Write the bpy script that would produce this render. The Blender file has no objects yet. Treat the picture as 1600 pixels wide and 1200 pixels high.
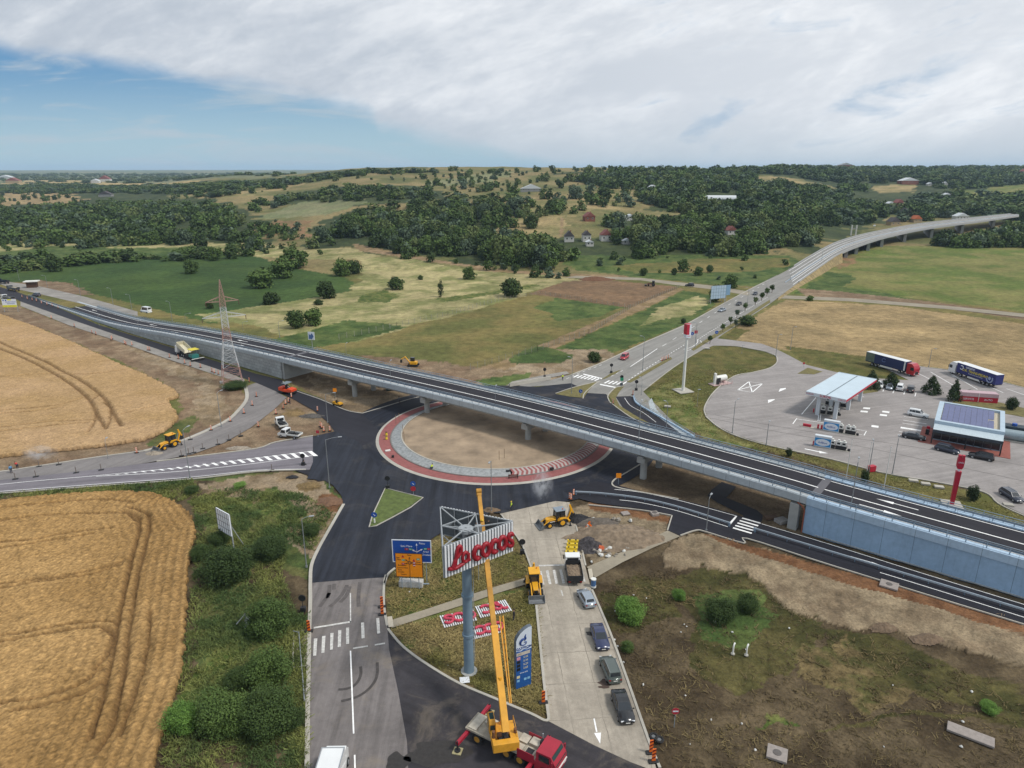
import bpy,bmesh,math,random
import numpy as np
from mathutils import Vector,Matrix
random.seed(7);np.random.seed(7)
R=math.radians
scene=bpy.context.scene
COL=scene.collection
H,PITCH,F=58.0,R(17.4),1067.0
S_,C_=math.sin(PITCH),math.cos(PITCH)
cam=bpy.data.cameras.new('camera');camo=bpy.data.objects.new('camera',cam);COL.objects.link(camo)
cam.sensor_width=36;cam.lens=36*F/1600;cam.clip_start=.5;cam.clip_end=60000
camo.location=(0,0,H);camo.rotation_euler=(R(90)-PITCH,0,0)
scene.camera=camo
scene.view_settings.view_transform='Standard';scene.view_settings.look='None'
scene.view_settings.exposure=.1;scene.view_settings.gamma=1
scene.cycles.max_bounces=6;scene.cycles.volume_bounces=1;scene.cycles.transparent_max_bounces=12
SUN_EL,SUN_AZ=R(52),R(112)
sd=Vector((math.sin(SUN_AZ)*math.cos(SUN_EL),math.cos(SUN_AZ)*math.cos(SUN_EL),math.sin(SUN_EL)))
sun=bpy.data.lights.new('sun','SUN');sun.energy=2.5;sun.angle=R(10);sun.color=(1,.95,.88)
suno=bpy.data.objects.new('sun',sun);COL.objects.link(suno)
suno.rotation_euler=sd.to_track_quat('Z','Y').to_euler()
W=bpy.data.worlds.new('World');scene.world=W;W.use_nodes=True
nt=W.node_tree;nt.nodes.clear()
def N(t,typ,**kw):
    n=t.nodes.new(typ)
    for k,v in kw.items():
        if k.startswith('i_'):
            n.inputs[int(k[2:])if k[2:].isdigit()else k[2:]].default_value=v
        else:setattr(n,k,v)
    return n
def math_(t,op,a,b=None,clamp=False):
    n=t.nodes.new('ShaderNodeMath');n.operation=op;n.use_clamp=clamp
    for i,q in enumerate((a,b)):
        if q is None:continue
        if isinstance(q,(int,float)):n.inputs[i].default_value=q
        else:t.links.new(q,n.inputs[i])
    return n.outputs[0]
def mixc(t,fac,a,b,bt='MIX'):
    n=t.nodes.new('ShaderNodeMix');n.data_type='RGBA';n.blend_type=bt
    for i,q in((0,fac),(6,a),(7,b)):
        if isinstance(q,(int,float)):n.inputs[i].default_value=q
        elif isinstance(q,tuple):n.inputs[i].default_value=(*q,1)if len(q)==3 else q
        else:t.links.new(q,n.inputs[i])
    return n.outputs[2]
def smooth(t,v,a,b):
    n=N(t,'ShaderNodeMapRange',interpolation_type='SMOOTHSTEP')
    t.links.new(v,n.inputs[0]);n.inputs[1].default_value=a;n.inputs[2].default_value=b
    return n.outputs[0]
L=nt.links.new
sky=N(nt,'ShaderNodeTexSky',sky_type='NISHITA',sun_disc=False,sun_elevation=SUN_EL,sun_rotation=SUN_AZ,altitude=100,air_density=1.0,dust_density=1.0,ozone_density=1.4)
tc=N(nt,'ShaderNodeTexCoord');sx=N(nt,'ShaderNodeSeparateXYZ');L(tc.outputs['Generated'],sx.inputs[0])
zc=math_(nt,'MAXIMUM',sx.outputs[2],.012)
cx,cy=math_(nt,'DIVIDE',sx.outputs[0],zc),math_(nt,'DIVIDE',sx.outputs[1],zc)
brg=math_(nt,'DIVIDE',sx.outputs[0],math_(nt,'MAXIMUM',sx.outputs[1],.05))
elv=math_(nt,'DIVIDE',sx.outputs[2],math_(nt,'MAXIMUM',sx.outputs[1],.05))
cv=N(nt,'ShaderNodeCombineXYZ');L(brg,cv.inputs[0]);L(elv,cv.inputs[1])
def noise(t,vec,scale,det=6,rough=.55,dist=0,sxyz=None):
    if sxyz:
        m=N(t,'ShaderNodeMapping');m.inputs[3].default_value=sxyz;t.links.new(vec,m.inputs[0]);vec=m.outputs[0]
    n=N(t,'ShaderNodeTexNoise');t.links.new(vec,n.inputs['Vector'])
    n.inputs['Scale'].default_value=scale;n.inputs['Detail'].default_value=det
    n.inputs['Roughness'].default_value=rough;n.inputs['Distortion'].default_value=dist
    return n.outputs[0]
crv=N(nt,'ShaderNodeValToRGB')
b0,b1=-.8,.2
cr=crv.color_ramp;cr.interpolation='B_SPLINE'
pts=[(0,.150),(60,.145),(90,.138),(160,.137),(250,.120),(330,.110),(420,.098),(470,.088),(560,.077),(585,.068),(600,.054),(680,.032),(760,.018),(850,.0),(950,-.03)]
pos=[(((p-800)/F/1.03)-b0)/(b1-b0)for p,e in pts]
while len(cr.elements)<len(pts):cr.elements.new(.5)
for e,p,(q,v)in zip(cr.elements,pos,pts):e.position=max(0,min(1,p));vv=(v+.05)*3;e.color=(vv,vv,vv,1)
bm_=N(nt,'ShaderNodeMapRange');L(brg,bm_.inputs[0]);bm_.inputs[1].default_value=b0;bm_.inputs[2].default_value=b1
L(bm_.outputs[0],crv.inputs[0])
edge=math_(nt,'SUBTRACT',math_(nt,'DIVIDE',crv.outputs[0],3),.05)
nz1=noise(nt,cv.outputs[0],11,6,.55,.4,(1,2.2,1))
dlt=math_(nt,'ADD',math_(nt,'SUBTRACT',elv,edge),math_(nt,'MULTIPLY',math_(nt,'SUBTRACT',nz1,.5),.035))
mask=smooth(nt,dlt,-.005,.024)
wn=noise(nt,cv.outputs[0],5,5,.6,.6,(1,7,1))
wisp=math_(nt,'MULTIPLY',smooth(nt,wn,.47,.68),.7)
cloudv=N(nt,'ShaderNodeCombineXYZ');L(cx,cloudv.inputs[0]);L(cy,cloudv.inputs[1])
rv=N(nt,'ShaderNodeMapping');L(cv.outputs[0],rv.inputs[0]);rv.inputs[2].default_value=(0,0,R(-14));rv=rv.outputs[0]
n1=noise(nt,rv,1.5,6,.5,.8,(1,3.4,1))
n2=noise(nt,rv,5.5,7,.6,.5,(1,3.4,1))
n3=noise(nt,rv,30,6,.65,.3,(1,2.2,1))
tex=math_(nt,'ADD',math_(nt,'ADD',math_(nt,'MULTIPLY',n1,.60),math_(nt,'MULTIPLY',n2,.28)),math_(nt,'MULTIPLY',n3,.12))
right=smooth(nt,brg,-.35,.45)
hi=math_(nt,'ADD',math_(nt,'MULTIPLY',smooth(nt,tex,.40,.63),.66),math_(nt,'MULTIPLY',right,.40))
ccol=mixc(nt,hi,(.47,.525,.60),(.95,.965,.985))
thin=math_(nt,'MULTIPLY',smooth(nt,n2,.54,.72),math_(nt,'MULTIPLY',smooth(nt,brg,.0,.25),.8))
skyc=N(nt,'ShaderNodeMix',data_type='RGBA',blend_type='MULTIPLY');skyc.inputs[0].default_value=1
L(sky.outputs[0],skyc.inputs[6]);skyc.inputs[7].default_value=(.11,.11,.11,1)
low=smooth(nt,elv,.11,-.01)
blue=mixc(nt,.85,skyc.outputs[2],mixc(nt,smooth(nt,elv,.0,.17),(.38,.56,.66),(.075,.245,.48)))
blue=mixc(nt,wisp,blue,(.47,.54,.60))
ccol=mixc(nt,thin,ccol,(.37,.49,.63))
ccol=mixc(nt,math_(nt,'MULTIPLY',smooth(nt,elv,.09,-.005),.75),ccol,(.52,.585,.64))
front=smooth(nt,sx.outputs[1],-.05,.1)
msk=mixc(nt,front,(.8,.8,.8),mask)
fin=mixc(nt,msk,blue,ccol)
bg=N(nt,'ShaderNodeBackground');L(fin,bg.inputs[0]);bg.inputs[1].default_value=1.0
wo=N(nt,'ShaderNodeOutputWorld');L(bg.outputs[0],wo.inputs[0])
def G(px,py,z=0.0):
    u,v=(px-800)/F,(py-600)/F
    t=(H-z)/(S_+C_*v)
    return Vector((u*t,(C_-S_*v)*t,z))
def GY(px,py,Y):
    u,v=(px-800)/F,(py-600)/F
    t=Y/(C_-S_*v)
    return Vector((u*t,Y,H-(S_+C_*v)*t))
def zs(x0,y0,s,pts):return[(x0+x/s,y0+y/s)for x,y in pts]
def zq(q,pts):
    return zs(q[0],q[1],4.0,pts)
def vnoise(x,y,seed=0):
    xi,yi=np.floor(x).astype(np.int64),np.floor(y).astype(np.int64)
    fx,fy=x-xi,y-yi;fx=fx*fx*(3-2*fx);fy=fy*fy*(3-2*fy)
    def h(a,b):
        n=(a*374761393+b*668265263+seed*974711)&0x7fffffff
        n=((n^(n>>13))*1274126177)&0x7fffffff
        return((n^(n>>16))&0xffff)/65535.0
    return(h(xi,yi)*(1-fx)+h(xi+1,yi)*fx)*(1-fy)+(h(xi,yi+1)*(1-fx)+h(xi+1,yi+1)*fx)*fy
def fbm(x,y,seed=0,o=4):
    s=0;a=.5;t=0
    for k in range(o):s=s+a*vnoise(x*2**k+17.3*k,y*2**k-9.1*k,seed+k);t+=a;a*=.5
    return s/t
RING=np.array([0,390,480,600,750,950,1200,1450,1800,2500,4000,7000,12000,30000.])
CPX=np.array([-900,0,200,400,600,750,900,1050,1200,1350,1500,1700,2500.])
TAB=np.array([
 [0,0,0,0,2,4,6,8,12,16,28,42,54,54],
 [0,0,0,0,2,4,6,8,12,16,28,42,55,55],
 [0,0,0,0,3,7,12,16,18,18,26,44,58,55],
 [0,0,0,4,12,22,33,42,44,34,28,46,60,55],
 [0,0,3,12,24,38,53,62,50,30,28,46,60,55],
 [0,0,3,12,23,37,53,63,50,30,28,46,60,55],
 [0,0,4,14,25,38,53,63,54,34,28,46,60,55],
 [0,0,3,11,21,34,49,62,58,40,30,48,58,55],
 [0,0,2,8,15,27,40,54,62,44,34,50,58,55],
 [0,0,0,2,5,12,24,38,50,62,44,52,62,55],
 [0,0,0,0,3,10,22,34,47,63,50,52,62,55],
 [0,0,0,0,3,10,21,33,47,63,50,52,60,55],
 [0,0,0,0,3,10,21,33,47,63,50,52,60,55.]])
CB=(CPX-800)/F/1.01
def hgt(x,y):
    x=np.asarray(x,float);y=np.maximum(np.asarray(y,float),1e-3)
    b=np.clip(x/y,CB[0],CB[-1]-1e-6);d=np.clip(y,0,29999.)
    ci=np.clip(np.searchsorted(CB,b,side='right')-1,0,len(CB)-2);cf=(b-CB[ci])/(CB[ci+1]-CB[ci]);cf=cf*cf*(3-2*cf)
    ri=np.clip(np.searchsorted(RING,d,side='right')-1,0,len(RING)-2);rf=(d-RING[ri])/(RING[ri+1]-RING[ri])
    def row(c):
        p0,p1,p2,p3=TAB[c,np.maximum(ri-1,0)],TAB[c,ri],TAB[c,ri+1],TAB[c,np.minimum(ri+2,len(RING)-1)]
        lin=p1+(p2-p1)*rf
        cat=.5*(2*p1+(p2-p0)*rf+(2*p0-5*p1+4*p2-p3)*rf**2+(3*p1-p0-3*p2+p3)*rf**3)
        return np.where(ri>=2,.5*lin+.5*cat,lin)
    z=row(ci)*(1-cf)+row(ci+1)*cf
    k=np.clip((y-430)/400,0,1)
    z=z+k*((fbm(x/130,y/130,3)-.5)*9+(fbm(x/40,y/40,5)-.5)*2.2)
    return np.maximum(z,0)
def hz(x,y):return float(hgt(np.array([x]),np.array([y]))[0])
_TT=np.geomspace(60,16000,900)
def T(px,py):
    u,v=(px-800)/F,(py-600)/F
    dy,dz=C_-S_*v,-(S_+C_*v)
    t=_TT/dy
    g=H+dz*t-hgt(u*t,dy*t)
    i=np.argmax(g<=0)if(g<=0).any()else int(np.argmin(g))
    if i>0 and g[i]<=0:
        a,b=t[i-1],t[i]
        tt=a+(b-a)*g[i-1]/(g[i-1]-g[i])
    else:tt=t[i]
    return Vector((u*tt,dy*tt,hz(u*tt,dy*tt)))
def inpoly(x,y,poly):
    ins=np.zeros(x.shape,bool);n=len(poly)
    for i in range(n):
        x1,y1=poly[i][0],poly[i][1];x2,y2=poly[(i+1)%n][0],poly[(i+1)%n][1]
        if y1==y2:continue
        c=((y1>y)!=(y2>y))&(x<(x2-x1)*(y-y1)/(y2-y1)+x1)
        ins^=c
    return ins
def dline(x,y,pl):
    d=np.full(x.shape,1e9)
    for a,b in zip(pl[:-1],pl[1:]):
        ax,ay,bx,by=a[0],a[1],b[0],b[1]
        L2=(bx-ax)**2+(by-ay)**2+1e-9
        t=np.clip(((x-ax)*(bx-ax)+(y-ay)*(by-ay))/L2,0,1)
        d=np.minimum(d,np.hypot(x-ax-t*(bx-ax),y-ay-t*(by-ay)))
    return d
def cat(pts,n=6,closed=False):
    P=[Vector(p)for p in pts];out=[]
    m=len(P)
    for i in range(m if closed else m-1):
        if closed:p0,p1,p2,p3=P[i-1],P[i],P[(i+1)%m],P[(i+2)%m]
        else:p0,p1,p2,p3=P[max(i-1,0)],P[i],P[i+1],P[min(i+2,m-1)]
        for k in range(n):
            t=k/n
            out.append(.5*(2*p1+(p2-p0)*t+(2*p0-5*p1+4*p2-p3)*t*t+(3*p1-p0-3*p2+p3)*t**3))
    if not closed:out.append(P[-1])
    return out
def s2l(c):return c/12.92 if c<=.04045 else((c+.055)/1.055)**2.4
def hexc(h,k=1.0):
    h=h.lstrip('#');return tuple(min(.9,s2l(int(h[i:i+2],16)/255)*k)for i in(0,2,4))
MATS={}
def mat(name,col,rough=.7,metal=0,var=.12,vs=3.0,bump=0,bs=20,coat=0,spec=.5,emit=None,alpha=None,trans=0):
    if name in MATS:return MATS[name]
    m=bpy.data.materials.new(name);m.use_nodes=True;t=m.node_tree
    b=t.nodes['Principled BSDF']
    if isinstance(col,str):col=hexc(col)
    b.inputs['Roughness'].default_value=rough;b.inputs['Metallic'].default_value=metal
    b.inputs['Coat Weight'].default_value=coat;b.inputs['Specular IOR Level'].default_value=spec
    tcn=N(t,'ShaderNodeTexCoord')
    if var>0:
        n=noise(t,tcn.outputs['Object'],vs,5,.6)
        mr=N(t,'ShaderNodeMapRange');t.links.new(n,mr.inputs[0]);mr.inputs[1].default_value=.3;mr.inputs[2].default_value=.7
        c=mixc(t,mr.outputs[0],tuple(x*(1-var)for x in col),tuple(min(.95,x*(1+var))for x in col))
        t.links.new(c,b.inputs['Base Color'])
    else:b.inputs['Base Color'].default_value=(*col,1)
    if bump:
        n=noise(t,tcn.outputs['Object'],bs,4,.6)
        bp=N(t,'ShaderNodeBump');bp.inputs['Strength'].default_value=bump;bp.inputs['Distance'].default_value=.05
        t.links.new(n,bp.inputs['Height']);t.links.new(bp.outputs[0],b.inputs['Normal'])
    if trans:b.inputs['Transmission Weight'].default_value=trans
    MATS[name]=m;return m
class MB:
    def __init__(s):s.v=[];s.f=[];s.m=[];s.s=[];s.mx=None
    def add(s,vs,fs,mat=0,smooth=False):
        o=len(s.v)
        if s.mx is not None:vs=[s.mx@Vector(v)for v in vs]
        s.v+=[tuple(v)for v in vs]
        for f in fs:s.f.append([i+o for i in f]);s.m.append(mat);s.s.append(smooth)
        return s
    def b(s,x0,x1,y0,y1,z0,z1,mat=0):
        vs=[(x,y,z)for z in(z0,z1)for y in(y0,y1)for x in(x0,x1)]
        return s.add(vs,[(0,2,3,1),(4,5,7,6),(0,1,5,4),(2,6,7,3),(0,4,6,2),(1,3,7,5)],mat)
    def bc(s,c,d,mat=0,rz=0,rx=0,ry=0):
        M=Matrix.Translation(c)@Matrix.Rotation(rz,4,'Z')@Matrix.Rotation(ry,4,'Y')@Matrix.Rotation(rx,4,'X')
        vs=[M@Vector((x*d[0]/2,y*d[1]/2,z*d[2]/2))for z in(-1,1)for y in(-1,1)for x in(-1,1)]
        return s.add(vs,[(0,2,3,1),(4,5,7,6),(0,1,5,4),(2,6,7,3),(0,4,6,2),(1,3,7,5)],mat)
    def beam(s,p0,p1,w,h=None,mat=0):
        p0,p1=Vector(p0),Vector(p1);d=p1-p0;h=h or w
        if d.length<1e-6:return s
        d.normalize();up=Vector((0,0,1))if abs(d.z)<.98 else Vector((0,1,0))
        a=d.cross(up).normalized()*w/2;b=a.cross(d).normalized()*h/2
        vs=[p+i*a+j*b for p in(p0,p1)for j in(-1,1)for i in(-1,1)]
        return s.add(vs,[(0,1,3,2),(4,6,7,5),(0,4,5,1),(2,3,7,6),(0,2,6,4),(1,5,7,3)],mat)
    def cyl(s,p0,p1,r0,r1=None,n=12,mat=0,caps=True):
        p0,p1=Vector(p0),Vector(p1);d=(p1-p0).normalized();r1=r0 if r1 is None else r1
        up=Vector((0,0,1))if abs(d.z)<.98 else Vector((0,1,0))
        a=d.cross(up).normalized();b=a.cross(d)
        vs=[]
        for p,r in((p0,r0),(p1,r1)):
            vs+=[p+r*(math.cos(2*math.pi*i/n)*a+math.sin(2*math.pi*i/n)*b)for i in range(n)]
        s.add(vs,[(i,n+i,n+(i+1)%n,(i+1)%n)for i in range(n)],mat,True)
        if caps:s.add(vs,[tuple(range(n)),tuple(range(2*n-1,n-1,-1))],mat)
        return s
    def tube(s,pts,r,n=8,mat=0):
        pts=[Vector(p)for p in pts];rr=r if isinstance(r,(list,tuple))else[r]*len(pts)
        vs=[];a=None
        for i,p in enumerate(pts):
            d=(pts[min(i+1,len(pts)-1)]-pts[max(i-1,0)]).normalized()
            if a is None:a=d.cross(Vector((0,0,1))if abs(d.z)<.95 else Vector((0,1,0))).normalized()
            a=(a-d*a.dot(d)).normalized();b=d.cross(a)
            vs+=[p+rr[i]*(math.cos(2*math.pi*k/n)*a+math.sin(2*math.pi*k/n)*b)for k in range(n)]
        fs=[]
        for i in range(len(pts)-1):
            for k in range(n):fs.append((i*n+k,i*n+(k+1)%n,(i+1)*n+(k+1)%n,(i+1)*n+k))
        s.add(vs,fs,mat,True)
        return s.add(vs,[tuple(range(n-1,-1,-1)),tuple(range((len(pts)-1)*n,len(pts)*n))],mat)
    def loft(s,secs,mat=0,smooth=False,caps=True,closed=True):
        n=len(secs[0]);vs=[p for q in secs for p in q];fs=[]
        for i in range(len(secs)-1):
            for k in range(n if closed else n-1):fs.append((i*n+k,i*n+(k+1)%n,(i+1)*n+(k+1)%n,(i+1)*n+k))
        s.add(vs,fs,mat,smooth)
        if caps and closed:s.add(vs,[tuple(range(n-1,-1,-1)),tuple(range((len(secs)-1)*n,len(secs)*n))],mat)
        return s
    def ext(s,poly,y0,y1,mat=0,ax='xz'):
        def q(p,w):
            return(p[0],w,p[1])if ax=='xz' else(p[0],p[1],w)if ax=='xy' else(w,p[0],p[1])
        return s.loft([[q(p,y0)for p in poly],[q(p,y1)for p in poly]],mat)
    def sph(s,c,r,n=12,m=8,mat=0):
        r=(r,r,r)if isinstance(r,(int,float))else r
        vs=[(c[0],c[1],c[2]-r[2])]
        for i in range(1,m):
            a=-math.pi/2+math.pi*i/m
            vs+=[(c[0]+r[0]*math.cos(a)*math.cos(2*math.pi*k/n),c[1]+r[1]*math.cos(a)*math.sin(2*math.pi*k/n),c[2]+r[2]*math.sin(a))for k in range(n)]
        vs.append((c[0],c[1],c[2]+r[2]));fs=[]
        for k in range(n):
            fs.append((0,1+(k+1)%n,1+k));e=len(vs)-1;o=1+(m-2)*n;fs.append((e,o+k,o+(k+1)%n))
            for i in range(m-2):fs.append((1+i*n+k,1+i*n+(k+1)%n,1+(i+1)*n+(k+1)%n,1+(i+1)*n+k))
        return s.add(vs,fs,mat,True)
    def mesh(s,name):
        me=bpy.data.meshes.new(name);me.from_pydata(s.v,[],s.f)
        me.polygons.foreach_set('material_index',s.m);me.polygons.foreach_set('use_smooth',s.s);me.update()
        bm=bmesh.new();bm.from_mesh(me);bmesh.ops.recalc_face_normals(bm,faces=bm.faces);bm.to_mesh(me);bm.free()
        return me
    def obj(s,name,mats,parent=None,loc=None,rz=0,bevel=0):
        o=bpy.data.objects.new(name,s.mesh(name));COL.objects.link(o)
        for m in(mats if isinstance(mats,(list,tuple))else[mats]):
            if m:o.data.materials.append(m)
        if parent:o.parent=parent
        if loc is not None:o.location=loc
        o.rotation_euler=(0,0,rz)
        if bevel:
            bv=o.modifiers.new('bevel','BEVEL');bv.width=bevel;bv.segments=2;bv.limit_method='ANGLE';bv.angle_limit=R(40)
        return o
def thing(name,label,cat_,loc=(0,0,0),rz=0,group=None):
    o=bpy.data.objects.new(name,None);COL.objects.link(o);o.location=loc;o.rotation_euler=(0,0,rz);o.empty_display_size=.3
    o['label']=label;o['category']=cat_
    if group:o['group']=group
    return o
def tag(o,label,cat_,group=None,kind=None):
    o['label']=label;o['category']=cat_
    if group:o['group']=group
    if kind:o['kind']=kind
    return o
def struct(o):o['kind']='structure';return o
def dup(o,loc=None,rz=None,label=None,parent=None,sc=None):
    c=o.copy();COL.objects.link(c)
    if parent:c.parent=parent
    for ch in list(o.children):dup(ch,parent=c)
    if loc is not None:c.location=loc
    if rz is not None:c.rotation_euler=(0,0,rz)
    if label:c['label']=label
    if sc:c.scale=(sc,sc,sc)if isinstance(sc,(int,float))else sc
    return c
def heading(a,b):return math.atan2(b[1]-a[1],b[0]-a[0])
def text(s,size,mat_,parent,loc,rot,ext=.01,name='lettering',align='CENTER',sx_=1.0,bold=0):
    cu=bpy.data.curves.new('t','FONT');cu.body=s;cu.size=size;cu.extrude=ext;cu.align_x=align;cu.align_y='CENTER';cu.offset=bold
    cu.resolution_u=3
    to=bpy.data.objects.new('t',cu);COL.objects.link(to)
    me=bpy.data.meshes.new_from_object(to);me.name=name
    bpy.data.objects.remove(to);bpy.data.curves.remove(cu)
    o=bpy.data.objects.new(name,me);COL.objects.link(o);me.materials.clear();me.materials.append(mat_)
    o.parent=parent;o.location=loc;o.rotation_euler=rot;o.scale=(sx_,1,1)
    return o
KC=.88
CATS={
 'hill':('8a7c56','66683f',45,2.4,0),'tan':('a89169','8c7a58',14,1.6,0),'tan2':('a39067','77734a',30,2.2,0),
 'green':('3a5029','465a2c',30,1.8,0),'rgreen':('5f6d35','7d7a49',16,2.2,0),'meadow':('a99e72','7b7d4e',9,2.0,0),
 'olive':('7c7145','646539',14,2.2,0),'plough':('846a50','75604a',6,1.4,.03),'track':('998266','83704f',4,1.6,0),
 'lush':('43562c','5d6a3a',5,2.4,.12),'soil':('7a6550','8d7a62',5,2.0,.07),'bare':('9b8a72','857359',3,2.2,.12),
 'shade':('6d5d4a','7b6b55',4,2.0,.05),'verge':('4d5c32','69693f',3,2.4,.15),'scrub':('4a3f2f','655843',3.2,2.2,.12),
 'scrubg':('454426','5c5634',2.2,2.4,.12),'dry':('756646','5c5a35',1.6,2.6,.08),'lawn':('6a633a','57592f',4,2.2,.03),
 'lawng':('54612f','7d7a4c',2.6,2.4,.05),'brown':('6d4d35','7d5b40',1.5,1.8,.06),'pebble':('8f8068','7a6c58',1.2,2.4,.16),
 'wood':('3a452b','4a5233',10,2,0),'lgreen':('747a55','868462',20,2,0),'red':('8d6f51','6f6a45',12,2.4,0),
 'stub':('9d8a5f','aa9468',6,1.6,.02),'far':('5f6b50','7d7c5c',260,2.6,0),'farfield':('b09a6c','9c8d60',120,1.6,0),
 'berm':('94846b','80705a',2.2,2.4,.38),'ochre':('7d6a4a','6f5c3e',1.2,1.6,.05),'sprout':('4c5c2c','6f7240',1.4,2.4,.12)}
PAINT=[]
def paint(c,pts,jit=1.0,soft=1.0,smoothed=True):PAINT.append((c,[T(*p)for p in pts],jit,soft))
paint('wood',[(-300,290),(0,289),(160,290),(330,284),(520,268),(700,262),(560,268),(470,286),(400,300),(330,310),(-300,312)],12)
paint('tan',[(-300,300),(20,300),(110,302),(130,316),(60,322),(-300,322)],10)
paint('tan2',[(262,306),(400,292),(470,284),(470,290),(390,306),(280,314)],6)
paint('wood',[(-300,318),(90,318),(200,312),(330,312),(380,330),(440,352),(430,375),(380,385),(200,376),(-300,378)],12)
paint('wood',[(400,318),(470,300),(640,290),(690,300),(690,312),(560,322),(470,320)],10)
paint('lgreen',[(400,338),(470,316),(560,311),(575,316),(500,338),(420,342)],5)
paint('red',[(398,352),(430,346),(490,346),(480,372),(420,380),(390,365)],6)
paint('hill',[(520,285),(560,272),(700,264),(960,262),(1010,290),(1020,310),(880,318),(700,300),(640,284)],10)
paint('lgreen',[(660,284),(720,276),(800,268),(800,274),(760,284),(690,292)],5)
paint('wood',[(500,360),(540,330),(640,325),(790,318),(800,330),(760,368),(1100,385),(1240,398),(1120,400),(940,406),(760,414),(590,394),(490,385)],12)
paint('wood',[(880,270),(1180,262),(1340,300),(1400,330),(1280,395),(1100,385),(960,380),(1010,330),(1020,310),(990,290),(930,285)],14)
paint('tan2',[(800,306),(880,312),(1010,298),(1000,322),(930,330),(880,340),(875,372),(780,372),(770,350),(800,332)],6)
paint('track',[(876,340),(881,340),(879,370),(873,372)],2)
paint('tan2',[(1180,272),(1310,292),(1312,297),(1190,284)],5)
paint('tan2',[(1000,330),(1055,330),(1058,336),(1000,338)],4)
paint('wood',[(1150,262),(1700,258),(1700,300),(1600,345),(1400,335),(1330,300)],16)
paint('rgreen',[(1490,298),(1600,288),(1700,284),(1700,306),(1600,304),(1520,306)],8)
paint('tan2',[(1365,292),(1430,288),(1430,300),(1370,302)],6)
paint('far',[(-600,283),(330,281),(470,274),(420,268),(-600,268)],30)
paint('farfield',[(-200,290),(0,288),(60,281),(150,283),(350,280),(300,284),(90,289),(10,292)],8)
paint('meadow',[(-300,378),(200,376),(400,382),(560,390),(600,400),(560,405),(400,402),(330,392),(150,412),(40,425),(-300,440)],4)
paint('lush',[(0,395),(80,385),(200,388),(320,384),(330,392),(270,398),(150,410),(40,425),(-300,440),(-300,400)],5)
paint('green',[(-300,430),(40,425),(150,411),(270,397),(330,391),(400,401),(470,420),(535,432),(562,447),(545,455),(470,470),(420,480),(340,490),(330,520),(200,480),(60,452),(-300,460)],2)
paint('olive',[(-100,448),(20,440),(120,452),(330,505),(400,520),(480,535),(480,560),(330,530),(160,485),(60,462),(-100,462)],2)
paint('soil',[(20,444),(55,437),(110,442),(150,462),(90,458),(40,452)],2)
paint('meadow',[(315,490),(400,478),(470,470),(545,455),(562,440),(556,400),(640,405),(700,415),(790,424),(850,430),(905,438),(860,448),(790,470),(700,495),(620,517),(540,533),(470,530),(400,512),(330,503)],3)
paint('lush',[(470,520),(540,500),(600,505),(640,510),(540,535),(480,545),(420,530)],2)
paint('sprout',[(560,462),(600,452),(625,462),(600,472),(560,474)],3)
paint('sprout',[(680,466),(760,456),(840,443),(842,446),(760,462),(690,472)],2)
paint('olive',[(530,540),(620,518),(700,497),(790,470),(845,459),(985,480),(950,495),(880,522),(800,556),(740,572),(660,568),(580,552)],1.5)
paint('lush',[(930,462),(985,480),(940,495),(880,500),(830,480),(860,466)],3)
paint('plough',[(826,459),(880,440),(935,436),(1062,448),(985,481)],.8)
paint('track',[(700,586),(780,566),(880,524),(985,480),(1062,449),(1068,452),(1000,486),(890,534),(800,576),(720,600)],.8)
paint('track',[(550,380),(640,398),(720,412),(800,420),(900,426),(980,430),(980,434),(880,432),(760,422),(640,404),(560,392)],1.2)
paint('lush',[(880,400),(1100,398),(1240,400),(1260,415),(1200,448),(1110,445),(960,428),(900,420)],3)
paint('olive',[(960,415),(1100,402),(1240,404),(1225,418),(1100,425),(980,425)],4)
paint('lush',[(800,580),(900,530),(1000,487),(1068,454),(1110,460),(1118,475),(1090,497),(1000,535),(950,555),(880,556)],1.5)
paint('meadow',[(1030,480),(1090,462),(1112,470),(1080,492),(1030,500),(1000,510)],2)
paint('bare',[(700,590),(800,575),(850,545),(950,545),(960,558),(890,586),(800,610),(720,605)],1.5)
paint('lush',[(800,555),(845,540),(900,555),(880,565),(800,568)],1.5)
paint('soil',[(560,555),(640,560),(740,572),(780,578),(740,600),(660,590),(600,570)],1.5)
paint('lush',[(740,595),(830,580),(820,600),(760,605)],1.5)
paint('rgreen',[(1228,460),(1262,435),(1290,415),(1318,398),(1350,386),(1420,384),(1700,380),(1700,510),(1600,488),(1480,471),(1330,458)],3)
paint('lush',[(1240,458),(1300,425),(1335,430),(1330,450),(1440,470),(1300,460)],3)
paint('soil',[(1240,449),(1340,458),(1480,474),(1700,505),(1700,514),(1480,482),(1260,462)],1.5)
paint('red',[(1300,410),(1325,395),(1338,402),(1335,412),(1310,420)],2)
paint('tan',[(1100,540),(1140,522),(1160,505),(1228,468),(1400,478),(1700,520),(1700,640),(1600,605),(1500,580),(1432,572),(1362,560),(1280,560),(1232,548),(1190,540)],1.5)
paint('lawn',[(1100,540),(1140,520),(1150,512),(1170,516),(1150,530),(1200,540),(1190,545)],1)
paint('soil',[(-60,470),(30,478),(110,508),(250,553),(370,598),(388,625),(352,660),(287,690),(225,706),(62,730),(-100,742),(-100,700),(150,690),(262,672),(285,640),(275,610),(200,570),(60,512),(-60,490)],1.2)
paint('bare',[(180,530),(260,560),(330,590),(360,640),(330,670),(300,650),(310,600),(250,575)],2)
paint('verge',[(225,695),(262,668),(300,645),(312,652),(290,675),(250,697)],1)
paint('soil',[(350,690),(430,625),(450,618),(475,622),(520,655),(525,676),(489,684),(430,695),(380,708),(300,722),(250,724)],.8)
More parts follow.
